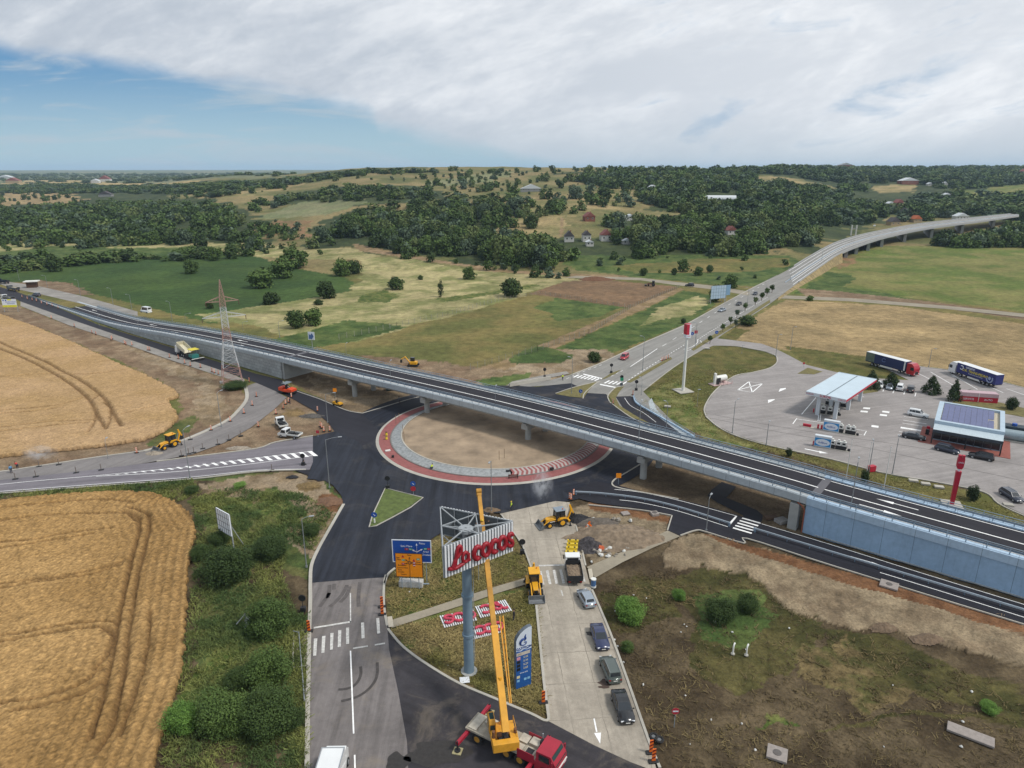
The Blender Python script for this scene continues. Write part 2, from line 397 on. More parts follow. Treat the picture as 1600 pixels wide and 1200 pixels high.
paint('ochre',[(447,640),(465,637),(478,645),(470,651),(448,650)],.5)
paint('pebble',[(470,650),(490,643),(500,650),(488,655),(472,655)],.5)
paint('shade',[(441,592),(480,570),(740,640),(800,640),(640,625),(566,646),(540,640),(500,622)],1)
paint('bare',[(480,585),(560,612),(640,622),(600,634),(540,632),(490,610)],1.5)
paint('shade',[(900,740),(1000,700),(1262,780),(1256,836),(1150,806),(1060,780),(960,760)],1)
paint('verge',[(-100,785),(0,772),(120,762),(300,750),(340,748),(320,800),(330,900),(310,1000),(300,1100),(260,1250),(200,1330),(480,1330),(480,1200),(484,1000),(487,900),(520,820),(540,780),(510,750),(480,732),(300,745)],.8)
paint('bare',[(310,756),(390,742),(470,734),(505,750),(530,780),(525,800),(490,870),(470,860),(440,830),(470,800),(450,770),(400,785),(350,790)],1.0)
paint('sprout',[(290,782),(340,772),(390,778),(400,800),(350,800)],1.2)
paint('sprout',[(405,765),(440,760),(450,790),(480,800),(470,815),(420,810)],1.2)
paint('scrub',[(380,880),(420,870),(450,890),(486,905),(484,990),(455,1000),(440,940),(380,920)],1)
paint('scrub',[(455,1000),(480,1000),(479,1200),(478,1330),(455,1330),(440,1150)],.7)
paint('sprout',[(310,1040),(350,1000),(400,985),(330,1100),(280,1190),(262,1180)],1.2)
paint('brown',[(497,772),(520,768),(532,785),(525,800),(505,798)],.5)
paint('ochre',[(465,757),(488,752),(500,762),(480,767),(466,766)],.4)
paint('dry',[(600,905),(620,885),(680,838),(743,808),(790,805),(836,900),(850,1040),(858,1127),(773,1092),(668,1039),(606,980)],.4)
paint('sprout',[(605,930),(650,900),(700,850),(720,840),(720,930),(640,960)],1.2)
paint('lawng',[(640,955),(740,935),(830,915),(845,960),(820,950),(720,965),(660,985)],.8)
paint('lawng',[(612,985),(640,975),(655,1010),(640,1015)],.8)
paint('scrub',[(905,800),(915,860),(925,920),(953,988),(981,1065),(1030,1195),(1080,1330),(1900,1330),(1900,1050),(1600,975),(1300,885),(1100,832),(1000,800)],.5)
paint('pebble',[(885,795),(940,780),(1000,795),(1050,806),(1045,830),(1000,850),(925,885),(905,845)],.8)
paint('berm',[(1030,858),(1065,838),(1100,833),(1170,850),(1300,892),(1450,935),(1700,1000),(1700,1080),(1600,1045),(1480,1010),(1400,985),(1330,985),(1240,955),(1180,905),(1100,885),(1040,885)],1.2)
paint('brown',[(920,782),(1000,796),(1055,809),(1045,816),(990,806),(920,795)],.3)
paint('brown',[(1098,832),(1162,849),(1300,886),(1700,1002),(1700,1022),(1480,956),(1300,905),(1200,872),(1120,846)],.3)
paint('scrubg',[(1040,905),(1100,885),(1180,905),(1240,955),(1290,975),(1250,1040),(1150,1090),(1080,1040),(1090,970)],1.5)
paint('scrubg',[(930,930),(990,900),(1060,900),(1060,960),(980,990),(955,985)],1.5)
paint('lush',[(1085,930),(1180,915),(1215,960),(1170,1010),(1100,1000)],1.5)
paint('scrubg',[(1300,985),(1450,1000),(1600,1080),(1600,1130),(1480,1090),(1330,1050)],3)
paint('dry',[(1230,1010),(1330,1000),(1370,1060),(1440,1080),(1380,1110),(1260,1060)],2.5)
paint('sprout',[(1180,1130),(1220,1110),(1240,1160),(1200,1190)],1.5)
paint('scrubg',[(1280,1130),(1600,1120),(1800,1200),(1700,1330),(1300,1330)],4)
paint('lawn',[(985,645),(1005,610),(1055,573),(1105,540),(1160,536),(1222,560),(1216,572),(1180,585),(1145,592),(1120,612),(1102,640),(1104,652),(1124,668),(1152,682),(1200,697),(1300,719),(1460,754),(1540,770),(1600,805),(1750,860),(1750,900),(1600,830),(1300,730),(1150,690),(1060,665)],.6)
paint('lawng',[(1000,620),(1060,590),(1090,640),(1130,680),(1200,705),(1120,690),(1060,665)],1.2)
paint('lawn',[(1225,540),(1362,558),(1440,588),(1410,593),(1340,587),(1285,574),(1250,562)],.5)
paint('lawn',[(1330,598),(1372,608),(1500,622),(1620,640),(1620,655),(1490,632),(1345,620)],.5)
RB=Vector(G(589,692));
def circ3(a,b,c):
    ax,ay,bx,by,cx_,cy_=a.x,a.y,b.x,b.y,c.x,c.y
    d=2*(ax*(by-cy_)+bx*(cy_-ay)+cx_*(ay-by))
    ux=((ax*ax+ay*ay)*(by-cy_)+(bx*bx+by*by)*(cy_-ay)+(cx_*cx_+cy_*cy_)*(ay-by))/d
    uy=((ax*ax+ay*ay)*(cx_-bx)+(bx*bx+by*by)*(ax-cx_)+(cx_*cx_+cy_*cy_)*(bx-ax))/d
    return Vector((ux,uy,0)),math.hypot(ux-ax,uy-ay)
RC,RR=circ3(G(589,692),G(765,757.5),G(951,708))
bs=np.concatenate([np.linspace(-1.75,-.85,40,endpoint=False),np.arange(-.85,.85,.0023),np.linspace(.85,1.75,40)])
pys=np.concatenate([np.arange(1240,560,-2.4),np.arange(560,300,-1.1),np.arange(300,271.5,-.6)])
v_=(pys-600)/F;ys=(C_-S_*v_)*H/(S_+C_*v_)
ys=np.concatenate([np.linspace(6,48,14),ys,[13000,17000,23000,32000]])
BB,YY=np.meshgrid(bs,ys);XX=BB*YY
x,y=XX.ravel(),YY.ravel()
z=hgt(x,y)
c1=np.zeros((len(x),3));c2=np.zeros((len(x),3));sc=np.zeros(len(x));ct=np.zeros(len(x));am=np.zeros(len(x))
def setc(m,c,w=None):
    a,b,s,k,r=CATS[c]
    a,b=np.array(hexc(a,KC)),np.array(hexc(b,KC))
    c1[m]=a;c2[m]=b;sc[m]=s;ct[m]=k;am[m]=r
setc(np.ones(len(x),bool),'hill');setc(y>2600,'far');setc(y<395,'olive');setc(y<160,'scrub')
j1x,j1y=fbm(x/2.1,y/2.1,11,4)-.5,fbm(x/2.1,y/2.1,23,4)-.5
j2x,j2y=fbm(x/24,y/24,31,4)-.5,fbm(x/24,y/24,43,4)-.5
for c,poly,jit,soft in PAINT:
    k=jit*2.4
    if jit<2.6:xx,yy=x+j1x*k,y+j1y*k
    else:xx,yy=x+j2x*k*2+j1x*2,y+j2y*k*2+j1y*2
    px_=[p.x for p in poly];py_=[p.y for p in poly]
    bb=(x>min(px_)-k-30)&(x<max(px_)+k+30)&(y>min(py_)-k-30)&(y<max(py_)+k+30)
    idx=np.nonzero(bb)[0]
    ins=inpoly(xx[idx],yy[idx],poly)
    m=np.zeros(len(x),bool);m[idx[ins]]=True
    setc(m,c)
nn=np.zeros(len(x))
for s in np.unique(sc):
    m=sc==s
    nn[m]=fbm(x[m]/s,y[m]/s,int(s*7),5)
f=np.clip((nn-.5)*ct*1.6+.5,0,1)[:,None]
colr=c1*(1-f)+c2*f
colr*=(1+.30*(fbm(x/1.3,y/1.3,77,3)-.5)*np.clip(160/np.maximum(y,1),.2,1))[:,None]
colr*=(1+.35*(fbm(x/26,y/26,79,3)-.5))[:,None]
near=y<420
z=z+np.where(near,am*((fbm(x/1.1,y/1.1,91,4)-.5)*1.5+np.maximum(fbm(x/4.5,y/4.5,93,3)-.42,0)*3.2)-.03-np.minimum(am,.06),0)
z=np.where((am<.3)&near,np.minimum(z-am*.9,-.02),z)
z=np.where(am>=.3,np.maximum(z,-.05)+.05,z)
nb,ny=len(bs),len(ys)
me=bpy.data.meshes.new('ground')
me.vertices.add(len(x));me.vertices.foreach_set('co',np.column_stack([x,y,z]).astype(np.float32).ravel())
ii=(np.arange(ny-1)[:,None]*nb+np.arange(nb-1)[None,:]).ravel()
quads=np.column_stack([ii,ii+1,ii+nb+1,ii+nb]).astype(np.int32)
me.loops.add(quads.size);me.loops.foreach_set('vertex_index',quads.ravel())
me.polygons.add(len(quads));me.polygons.foreach_set('loop_start',np.arange(len(quads),dtype=np.int32)*4)
me.polygons.foreach_set('use_smooth',np.ones(len(quads),bool))
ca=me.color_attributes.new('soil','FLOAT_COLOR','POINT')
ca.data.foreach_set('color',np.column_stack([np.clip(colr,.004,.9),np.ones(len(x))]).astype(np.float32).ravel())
me.update();me.validate()
def ground_mat(name,k2=1.0):
    m=bpy.data.materials.new(name);m.use_nodes=True;t=m.node_tree;b=t.nodes['Principled BSDF']
    b.inputs['Roughness'].default_value=.95;b.inputs['Specular IOR Level'].default_value=.15
    g=N(t,'ShaderNodeNewGeometry')
    at=N(t,'ShaderNodeAttribute',attribute_name='soil')
    fine=noise(t,g.outputs['Position'],2.6,5,.7);mid=noise(t,g.outputs['Position'],.33,6,.65);big=noise(t,g.outputs['Position'],.05,5,.6)
    def rng(v,a,bb,lo,hi):
        n=N(t,'ShaderNodeMapRange');t.links.new(v,n.inputs[0])
        for i,q in enumerate((a,bb,lo,hi)):n.inputs[i+1].default_value=q
        return n.outputs[0]
    k=math_(t,'MULTIPLY',math_(t,'MULTIPLY',rng(fine,.3,.7,.62,1.36),rng(mid,.3,.7,1-.32*k2,1+.32*k2)),rng(big,.3,.7,1-.12*k2,1+.12*k2))
    c=mixc(t,1.0,at.outputs['Color'],N(t,'ShaderNodeCombineXYZ').outputs[0],'MULTIPLY')
    vn=[n for n in t.nodes if n.type=='COMBXYZ'][0]
    for i in range(3):t.links.new(k,vn.inputs[i])
    t.links.new(c,b.inputs['Base Color'])
    bp=N(t,'ShaderNodeBump');bp.inputs['Strength'].default_value=.75;bp.inputs['Distance'].default_value=.25
    t.links.new(math_(t,'ADD',fine,mid),bp.inputs['Height']);t.links.new(bp.outputs[0],b.inputs['Normal'])
    return m
go=bpy.data.objects.new('ground',me);COL.objects.link(go);struct(go);me.materials.append(ground_mat('soil and grass'))
pl=MB();pl.add([(-30000,-4000,-.9),(30000,-4000,-.9),(30000,32000,-.9),(-30000,32000,-.9)],[(0,1,2,3)])
struct(pl.obj('terrain',mat('dull earth','5a5138',.95,var=.3,vs=.01)))
def asphalt(name,hexcol,rough=.85,streak=0,ang=0.0,centre=None,var=.16,crack=0,dust=.0):
    m=bpy.data.materials.new(name);m.use_nodes=True;t=m.node_tree;b=t.nodes['Principled BSDF']
    col=hexc(hexcol);b.inputs['Specular IOR Level'].default_value=.2
    g=N(t,'ShaderNodeNewGeometry');pos=g.outputs['Position']
    a=noise(t,pos,.12,6,.6);f_=noise(t,pos,1.1,6,.7);ff=noise(t,pos,9,3,.7)
    if centre is not None:
        mp=N(t,'ShaderNodeVectorMath',operation='SUBTRACT');t.links.new(pos,mp.inputs[0]);mp.inputs[1].default_value=tuple(centre)
        s3=N(t,'ShaderNodeSeparateXYZ');t.links.new(mp.outputs[0],s3.inputs[0])
        r=N(t,'ShaderNodeVectorMath',operation='LENGTH');t.links.new(mp.outputs[0],r.inputs[0])
        an=math_(t,'ARCTAN2',s3.outputs[1],s3.outputs[0])
        cvv=N(t,'ShaderNodeCombineXYZ');t.links.new(math_(t,'MULTIPLY',r.outputs['Value'],1.1),cvv.inputs[0]);t.links.new(math_(t,'MULTIPLY',an,2.2),cvv.inputs[1])
        st=noise(t,cvv.outputs[0],1.0,6,.65)
    else:
        mp=N(t,'ShaderNodeMapping');t.links.new(pos,mp.inputs[0]);mp.inputs[2].default_value=(0,0,-ang)
        mp2=N(t,'ShaderNodeMapping');t.links.new(mp.outputs[0],mp2.inputs[0]);mp2.inputs[3].default_value=(.035,.75,1)
        st=noise(t,mp2.outputs[0],1.0,6,.65)
    def rng(v,lo,hi):
        n=N(t,'ShaderNodeMapRange');t.links.new(v,n.inputs[0]);n.inputs[1].default_value=.3;n.inputs[2].default_value=.7
        n.inputs[3].default_value=lo;n.inputs[4].default_value=hi;return n.outputs[0]
    k=math_(t,'MULTIPLY',rng(a,1-var,1+var),rng(f_,1-var*.7,1+var*.7))
    k=math_(t,'MULTIPLY',k,rng(ff,.9,1.1))
    k=math_(t,'MULTIPLY',k,rng(st,1-streak,1+streak))
    vn=N(t,'ShaderNodeCombineXYZ')
    for i in range(3):t.links.new(k,vn.inputs[i])
    c=mixc(t,1.0,col,vn.outputs[0],'MULTIPLY')
    if crack:
        s3=N(t,'ShaderNodeSeparateXYZ');t.links.new(mp.outputs[0],s3.inputs[0])
        for q,per in((0,5.5),(1,3.6)):
            wv=math_(t,'ADD',s3.outputs[q],math_(t,'MULTIPLY',noise(t,pos,.5,4,.7),.5))
            dk=math_(t,'LESS_THAN',math_(t,'FRACT',math_(t,'DIVIDE',wv,per)),.09/per)
            c=mixc(t,math_(t,'MULTIPLY',dk,smooth(t,a,.35,.6)),c,tuple(z*.6 for z in col))
    if dust:c=mixc(t,math_(t,'MULTIPLY',smooth(t,noise(t,pos,.16,8,.7,.6),.5,.68),dust),c,hexc('8d8170'))
    t.links.new(c,b.inputs['Base Color']);b.inputs['Roughness'].default_value=rough
    bp=N(t,'ShaderNodeBump');bp.inputs['Strength'].default_value=.25;bp.inputs['Distance'].default_value=.03
    t.links.new(ff,bp.inputs['Height']);t.links.new(bp.outputs[0],b.inputs['Normal'])
    return m
def wsheet(name,pts,z,m,kind='structure',thick=0):
    bm=bmesh.new();vs=[bm.verts.new((p[0],p[1],z))for p in pts]
    f=bm.faces.new(vs)
    if f.normal.z<0:f.normal_flip()
    bm.normal_update()
    if f.normal.z<0:f.normal_flip()
    bmesh.ops.triangulate(bm,faces=[f],ngon_method='EAR_CLIP')
    if thick:
        r=bmesh.ops.extrude_face_region(bm,geom=list(bm.faces))
        bmesh.ops.translate(bm,verts=[v for v in r['geom']if isinstance(v,bmesh.types.BMVert)],vec=(0,0,-thick))
        bmesh.ops.recalc_face_normals(bm,faces=bm.faces)
    me=bpy.data.meshes.new(name);bm.to_mesh(me);bm.free()
    o=bpy.data.objects.new(name,me);COL.objects.link(o);me.materials.append(m)
    if kind:o['kind']=kind
    return o
def sheet(name,px,z,m,sm=0,**k):
    P=[G(*p)for p in px]
    if sm:P=cat(P,sm,True)
    return wsheet(name,P,z,m,**k)
def sweep(mb,pts,prof,closed_prof=True,mat=0,closed=False,smooth=False):
    """profile of (offset to the left, height) carried along the points"""
    P=[Vector(p)for p in pts];n=len(P);secs=[]
    for i,p in enumerate(P):
        a=P[i-1]if(i or closed)else P[i];b=P[(i+1)%n]if(i<n-1 or closed)else P[i]
        d=b-a;d.z=0;d.normalize();nr=Vector((-d.y,d.x,0))
        secs.append([p+nr*o+Vector((0,0,h))for o,h in prof])
    if closed:secs.append(secs[0])
    return mb.loft(secs,mat,smooth,caps=not closed,closed=closed_prof)
CONC=asphalt('pale concrete kerb','a9a59b',var=.12)
def kerb(px,w=.22,h=.13,sm=4,closed=False,z0=0.0,name='kerb',world=None,m=None):
    P=world or[G(*p)for p in px]
    if sm:P=cat(P,sm,closed)
    mb=MB();sweep(mb,P,[(-w/2,-.05),(w/2,-.05),(w/2,h),(-w/2,h)],closed=closed)
    return struct(mb.obj(name,m or CONC))
PAINTW=mat('white road paint',(.82,.82,.80),.7,var=.14,vs=1.5)
OLDP=mat('worn white road paint',(.52,.51,.48),.8,var=.3,vs=2.5)
def ribbon(mb,P,w,z,dash=None):
    P=[Vector(p)for p in P]
    if dash:
        acc=0;cur=[];on=True;out=[]
        for a,b in zip(P[:-1],P[1:]):
            Ld=(b-a).length;pos_=0
            while pos_<Ld-1e-6:
                rem=dash[0 if on else 1]-acc;st=min(rem,Ld-pos_)
                q0,q1=a.lerp(b,pos_/Ld),a.lerp(b,(pos_+st)/Ld)
                if on:
                    if not cur:cur=[q0]
                    cur.append(q1)
                acc+=st;pos_+=st
                if acc>=dash[0 if on else 1]-1e-6:
                    if on and len(cur)>1:out.append(cur)
                    cur=[];on=not on;acc=0
        if len(cur)>1:out.append(cur)
        for q in out:ribbon(mb,q,w,z)
        return
    n=len(P);vs=[];fs=[]
    for i,p in enumerate(P):
        d=P[min(i+1,n-1)]-P[max(i-1,0)];d.z=0;d.normalize();nr=Vector((-d.y,d.x,0))
        vs+=[p+nr*w/2+Vector((0,0,z)),p-nr*w/2+Vector((0,0,z))]
    for i in range(n-1):fs.append((2*i,2*i+1,2*i+3,2*i+2))
    mb.add(vs,fs)
def marks(px_lines,w=.15,z=.06,m=PAINTW,sm=4,dash=None,name='road_marking'):
    mb=MB()
    for l in px_lines:
        P=[G(*p)for p in l]
        if sm and len(P)>2:P=cat(P,sm)
        ribbon(mb,P,w,z,dash)
    return struct(mb.obj(name,m))
def quads_(px_quads,z=.06,m=PAINTW,name='road_marking'):
    mb=MB()
    for q in px_quads:mb.add([G(*p)+Vector((0,0,z))for p in q],[tuple(range(len(q)))])
    return struct(mb.obj(name,m))
NEWA=asphalt('fresh black asphalt','22252e',.72,streak=.45,centre=RC,dust=.14)
NEWN=asphalt('fresh asphalt on the slip road','2b2b31',.75,streak=.12,ang=heading(G(265,547),G(441,592)))
NEWE=asphalt('fresh asphalt beside the ramp','27272d',.7,streak=.18,ang=heading(G(1300,866),G(1600,958)))
NEWS=asphalt('fresh asphalt of the south arm','292c34',.75,streak=.45,ang=heading(G(540,900),G(590,760)),dust=.06)
MIDA=asphalt('newish asphalt','3a383b',.85,streak=.2,ang=heading(G(700,1100),G(860,1180)),var=.22,dust=.3)
OLDA=asphalt('old grey asphalt','706b69',.9,streak=.3,ang=R(92),var=.18,dust=.4)
OLDW=asphalt('worn asphalt of the west road','736f74',.9,streak=.25,ang=heading(G(0,760),G(480,715)),var=.12)
SIDEA=asphalt('side road asphalt','7a7674',.9,streak=.14,ang=heading(G(225,712),G(400,640)),var=.14)
MAINA=asphalt('grey asphalt of the main road','86847f',.9,streak=.16,ang=heading(G(900,590),G(1200,458)),var=.1)
SLAB=asphalt('worn concrete road','9d9588',.9,streak=.16,ang=heading(G(930,1150),G(870,900)),var=.22,crack=1)
PATH=asphalt('concrete footpath','8f8777',.95,var=.16)
PAVE=asphalt('grey block paving','8f8a87',.85,streak=.14,var=.14,ang=.3)
SHOUL=asphalt('dusty road shoulder','8a8680',.95,var=.2,streak=.1)
disc=[RC+Vector((math.cos(2*math.pi*i/96),math.sin(2*math.pi*i/96),0))*36.6 for i in range(96)]
wsheet('road',disc,.030,NEWA)
sheet('road',[(565,646),(540,640),(500,622),(455,606),(441,594),(400,584),(265,542),(155,508),(60,468),(20,454),(-60,432),(-60,442),(20,465),(32,471),(110,499),(175,521),(262,551),(350,580),(400,598),(430,611),(455,622),(490,641),(513,660),(524,676),(560,700),(600,680)],.034,NEWN)
sheet('road_shoulder',[(32,471),(110,499),(175,521),(262,551),(350,580),(382,593),(382,600),(350,590),(262,561),(175,530),(110,509),(32,478)],.012,SHOUL)
sheet('road',[(524,674),(489,682),(489,722),(485,735),(480,748),(507,751),(520,758),(533,774),(560,760),(600,740),(560,690)],.042,NEWS)
sheet('road',[(456,733),(485,735),(507,751),(497,752),(480,742)],.026,NEWN)
sheet('road',[(533,774),(537,788),(517,823),(498,857),(487,883),(485,911),(545,906),(603,902),(608,895),(617,888),(641,866),(665,848),(687,834),(743,811),(767,801),(784,802),(868,783),(892,776),(850,745),(700,750),(600,725),(545,745)],.038,NEWS)
sheet('road',[(892,776),(930,786),(1000,795),(1050,805),(1043,829),(1063,837),(1087,828),(1102,830),(1162,848),(1168,842),(1300,883),(1450,928),(1600,974),(1900,1066),(1900,1036),(1600,944),(1450,899),(1300,851),(1188,818),(1152,805),(1100,790),(1060,780),(1000,768),(960,757),(930,752),(900,765)],.046,NEWE)
sheet('road',[(740,625),(800,609),(862,602),(892,599),(903,604),(870,615),(911,624),(914,614),(947,616),(952,627),(985,650),(1012,664),(985,682),(930,690),(860,660),(800,645)],.050,NEWA)
sheet('road',[(489,682),(430,692),(400,702),(300,715),(245,722),(120,737),(0,750),(-250,777),(-250,800),(0,769),(120,760),(295,747),(400,736),(484,734),(489,722)],.020,OLDW)
sheet('road',[(383,604),(386,622),(372,641),(350,658),(287,686),(225,703),(162,712),(62,727),(0,736),(-250,764),(-250,778),(0,751),(120,738),(225,724),(300,710),(350,692),(392,668),(428,640),(448,621),(430,611),(400,598)],.016,SIDEA)
sheet('road',[(485,911),(485,940),(483,1000),(481,1100),(480,1200),(479,1400),(680,1400),(655,1150),(625,1060),(606,980),(600,948),(600,915),(603,902),(545,906)],.022,OLDA)
sheet('road',[(605,978),(630,1011),(668,1039),(717,1068),(773,1092),(830,1116),(858,1127),(929,1165),(985,1191),(1020,1206),(1200,1290),(1200,1420),(640,1420),(640,1250),(636,1160),(622,1080),(608,1015)],.026,MIDA)
sheet('road',[(781,803),(802,830),(818,855),(836,905),(840,946),(848,1037),(857,1127),(929,1165),(985,1191),(1027,1207),(1013,1156),(981,1065),(953,988),(923,918),(913,880),(903,830),(893,800),(890,785),(868,783)],.031,SLAB)
sheet('road',[(800,609),(830,604),(862,602),(892,599),(903,604),(870,615),(911,624),(947,616),(985,650),(1060,668),(1005,612),(1050,575),(1097,547),(1130,522),(1200,477),(1232,452),(1214,430),(1200,437),(1170,452),(1115,482),(1070,507),(1012,532),(940,566),(892,585),(860,594),(820,598)],.020,MAINA)
sheet('road',[(962,620),(985,619),(989,621),(1000,632),(1040,660),(1080,690),(1060,690),(1010,664),(975,640)],.055,NEWN)
sheet('footpath',[(785,608),(800,601),(850,592),(890,584),(885,580),(850,586),(800,596)],.012,SHOUL)
sheet('paving',[(1092,536),(1113,528),(1140,531),(1190,537),(1212,545),(1232,555),(1260,570),(1300,580),(1345,590),(1420,594),(1362,566),(1355,560),(1372,559),(1432,572),(1500,581),(1600,606),(1800,655),(1800,885),(1600,804),(1560,786),(1537,768),(1460,752),(1375,737),(1300,717),(1200,695),(1150,680),(1122,666),(1103,650),(1101,636),(1117,611),(1147,588),(1176,582),(1203,575),(1214,566),(1212,556),(1194,549),(1150,541),(1115,540),(1100,546)],.028,PAVE)
GRS={}
def grass(px,c,z=.1,k=1):
    a,b_,*_=CATS[c]
    nm='mown grass '+c
    return sheet('grass_verge',px,z,mat(nm,hexc(a),.95,var=.35,vs=1.1,bump=.6,bs=6),thick=.12)
grass([(1246,584),(1262,575),(1285,581),(1272,585)],'lawn')
grass([(1337,601),(1350,598),(1368,606),(1372,612),(1345,616),(1332,612)],'lawn')
grass([(1490,622),(1530,622),(1600,638),(1700,665),(1700,680),(1600,652),(1550,643),(1488,630)],'lawn')
grass([(602,764),(659,778),(640,792),(612,808),(588,821),(578,823),(583,806)],'lawng')
kerb([(602,763),(661,778),(642,793),(613,809),(588,822),(577,824),(582,806)],closed=True,sm=0)
grass([(868,616),(896,606),(932,597),(920,610),(912,622),(890,620)],'lawn')
grass([(940,593),(948,588),(955,583),(970,578),(962,584),(945,592)],'lawn')
grass([(979,597),(1000,585),(1020,573),(1048,558),(1050,561),(1022,577),(1000,590),(985,598)],'lawn',.09)
grass([(1080,546),(1110,526),(1150,502),(1200,470),(1221,456),(1223,459),(1203,473),(1152,507),(1112,531),(1084,548)],'lawn',.09)
grass([(951,618),(962,606),(975,604),(968,612),(962,622),(968,634),(990,648),(1015,662),(985,652),(962,637)],'lawn',.09)
kerb([(537,788),(517,823),(498,857),(487,883),(485,911),(485,940),(483,1000),(481,1100),(480,1200),(479,1330)],w=.5)
kerb([(603,899),(600,915),(600,948),(605,978)],w=.35)
kerb([(617,888),(606,898),(601,912)],w=.3)
kerb([(606,983),(630,1011),(668,1039),(717,1068),(773,1092),(830,1116),(850,1126),(857,1124),(856,1112),(851,1075),(847,1037),(838,946)],w=.32)
kerb([(834,900),(818,856),(802,831),(784,805)],w=.25)
kerb([(1031,1200),(1013,1156),(981,1065),(953,988),(925,922)],w=.3)
kerb([(915,884),(906,845),(900,822)],w=.25)
kerb([(382,600),(386,622),(372,642),(350,660),(287,688),(225,705)],w=.9,h=.16)
kerb([(225,705),(162,713),(62,728),(0,737),(-200,762)],w=.35)
kerb([(489,681),(430,691),(400,701),(300,714),(245,721)],w=.3)
kerb([(0,771),(120,762),(295,749),(400,737),(478,734)],w=.3)
kerb([(566,646),(540,641),(500,624),(455,608),(442,596)],w=.25)
kerb([(566,646),(600,636),(640,624),(662,619)],w=.25)
kerb([(1060,780),(1000,769),(968,763),(957,758),(960,750),(980,738),(1000,726)],w=.3)
kerb([(920,789),(1000,797),(1050,806)],w=.22);kerb([(1043,829),(1050,806)],w=.2,sm=0)
kerb([(1063,837),(1087,829),(1102,831),(1162,849),(1168,842),(1300,884),(1600,976),(1800,1036)],w=.2)
kerb([(1103,650),(1101,636),(1117,611),(1147,588),(1176,582),(1203,575),(1214,566),(1212,556),(1194,549),(1150,541),(1115,540)],w=.3)
kerb([(1103,651),(1122,667),(1150,681),(1200,696),(1300,718),(1375,738),(1460,753),(1537,769),(1560,787),(1600,806),(1700,846)],w=.3)
kerb([(911,623),(914,614),(930,600),(936,596),(895,606),(868,615)],w=.25)
kerb([(952,627),(950,618),(962,606),(975,604)],w=.25);kerb([(952,628),(985,652),(1015,666)],w=.25)
kerb([(1012,533),(940,567),(892,586)],w=.5);kerb([(1200,438),(1170,453),(1115,483),(1070,508),(1012,533)],w=.35)
kerb([(1005,611),(1050,576),(1090,550)],w=.2)
kerb([(1355,560),(1372,559),(1432,572),(1500,581),(1600,606),(1700,632)],w=.3)
sheet('footpath',[(605,971),(613,981),(668,963),(728,944),(780,926),(838,908),(836,899),(780,915),(720,934),(660,954)],.024,PATH)
sheet('footpath',[(917,886),(930,903),(972,879),(1020,856),(1063,838),(1043,829),(995,852),(950,872)],.030,PATH)
sheet('footpath',zs(1000,740,4.617,[(590,60),(695,95),(622,175),(750,225),(845,265),(885,300),(882,335),(868,360),(755,335),(742,300),(650,255),(550,205),(487,160),(520,115)]),.033,NEWE)
sheet('footpath',zs(240,940,4.616,[(1010,215),(1120,205),(1118,465),(1003,478)]),.024,PATH)
kerb(zs(240,940,4.616,[(1120,207),(1012,217),(1004,478),(1118,465)]),w=.15,sm=0)
sheet('farm_track',[(880,434),(1000,438),(1060,446),(1120,453),(1170,462),(1172,456),(1120,447),(1060,441),(1000,434),(900,431)],.03,PATH)
sheet('farm_track',[(1212,461),(1330,466),(1480,478),(1700,500),(1700,506),(1480,483),(1330,471),(1212,466)],.03,PATH)
def ring(name,r0,r1,z0,z1,m,a0=0,a1=2*math.pi,n=96,alt=None):
    mb=MB()
    for i in range(n):
        p,q=a0+(a1-a0)*i/n,a0+(a1-a0)*(i+1)/n
        mb.add([RC+Vector((math.cos(a)*r,math.sin(a)*r,z))for a,r,z in((p,r0,z0),(p,r1,z1),(q,r1,z1),(q,r0,z0))],[(0,1,2,3)],(alt(i)if alt else 0),True)
    return struct(mb.obj(name,m))
REDP=mat('red block paving','8a5350',.9,var=.16,vs=1.2);GRYS=mat('grey stone facing','8d9090',.9,var=.3,vs=1.6,bump=.5,bs=4)
ring('kerb',26.6,27.3,.16,.04,CONC);ring('paving',24.15,26.6,.20,.16,REDP)
ring('kerb',23.85,24.15,.30,.30,mat('grey kerb','6f6a66',.9));ring('kerb',24.149,24.151,.30,.15,mat('grey kerb','6f6a66',.9))
def ang_of(px,py):p=G(px,py)-RC;return math.atan2(p.y,p.x)
aS,aE=ang_of(795,735),ang_of(945,700)
ring('stone_bank',21.7,23.85,.85,.29,GRYS,aE,aS+2*math.pi,90)
WHTP=mat('pale block paving','a39a95',.9,var=.16,vs=1.2)
mb=MB();nch=26
for i in range(nch*2):
    for r0,r1,s0,s1 in((21.7,22.8,0,1),(22.8,23.85,1,0)):
        w=(aE-aS)/(nch*2);k=.9
        p0,p1=aS+w*(i+k*s0),aS+w*(i+k*s1)
        zf=lambda r:.85-(r-21.7)/2.15*.56
        mb.add([RC+Vector((math.cos(a)*r,math.sin(a)*r,zf(r)))for a,r in((p0,r0),(p1,r1),(p1+w,r1),(p0+w,r0))],[(0,1,2,3)],i%2)
struct(mb.obj('paving',[REDP,WHTP]))
ring('kerb',21.4,21.7,.92,.92,CONC);ring('kerb',21.699,21.701,.92,.84,CONC)
mb=MB();nr,na=30,140;vs=[]
xs_=[]
for i in range(nr+1):
    for j in range(na):
        r=21.42*i/nr;a=2*math.pi*j/na;xs_.append((RC.x+r*math.cos(a),RC.y+r*math.sin(a),r))
xs_=np.array(xs_);zz=.82+.5*np.cos(xs_[:,2]/21.42*math.pi/2)*fbm(xs_[:,0]/7,xs_[:,1]/7,4)+np.where(xs_[:,2]<20.8,(fbm(xs_[:,0]/1.4,xs_[:,1]/1.4,5)-.5)*.28,0)
vs=[(p[0],p[1],q)for p,q in zip(xs_,zz)]
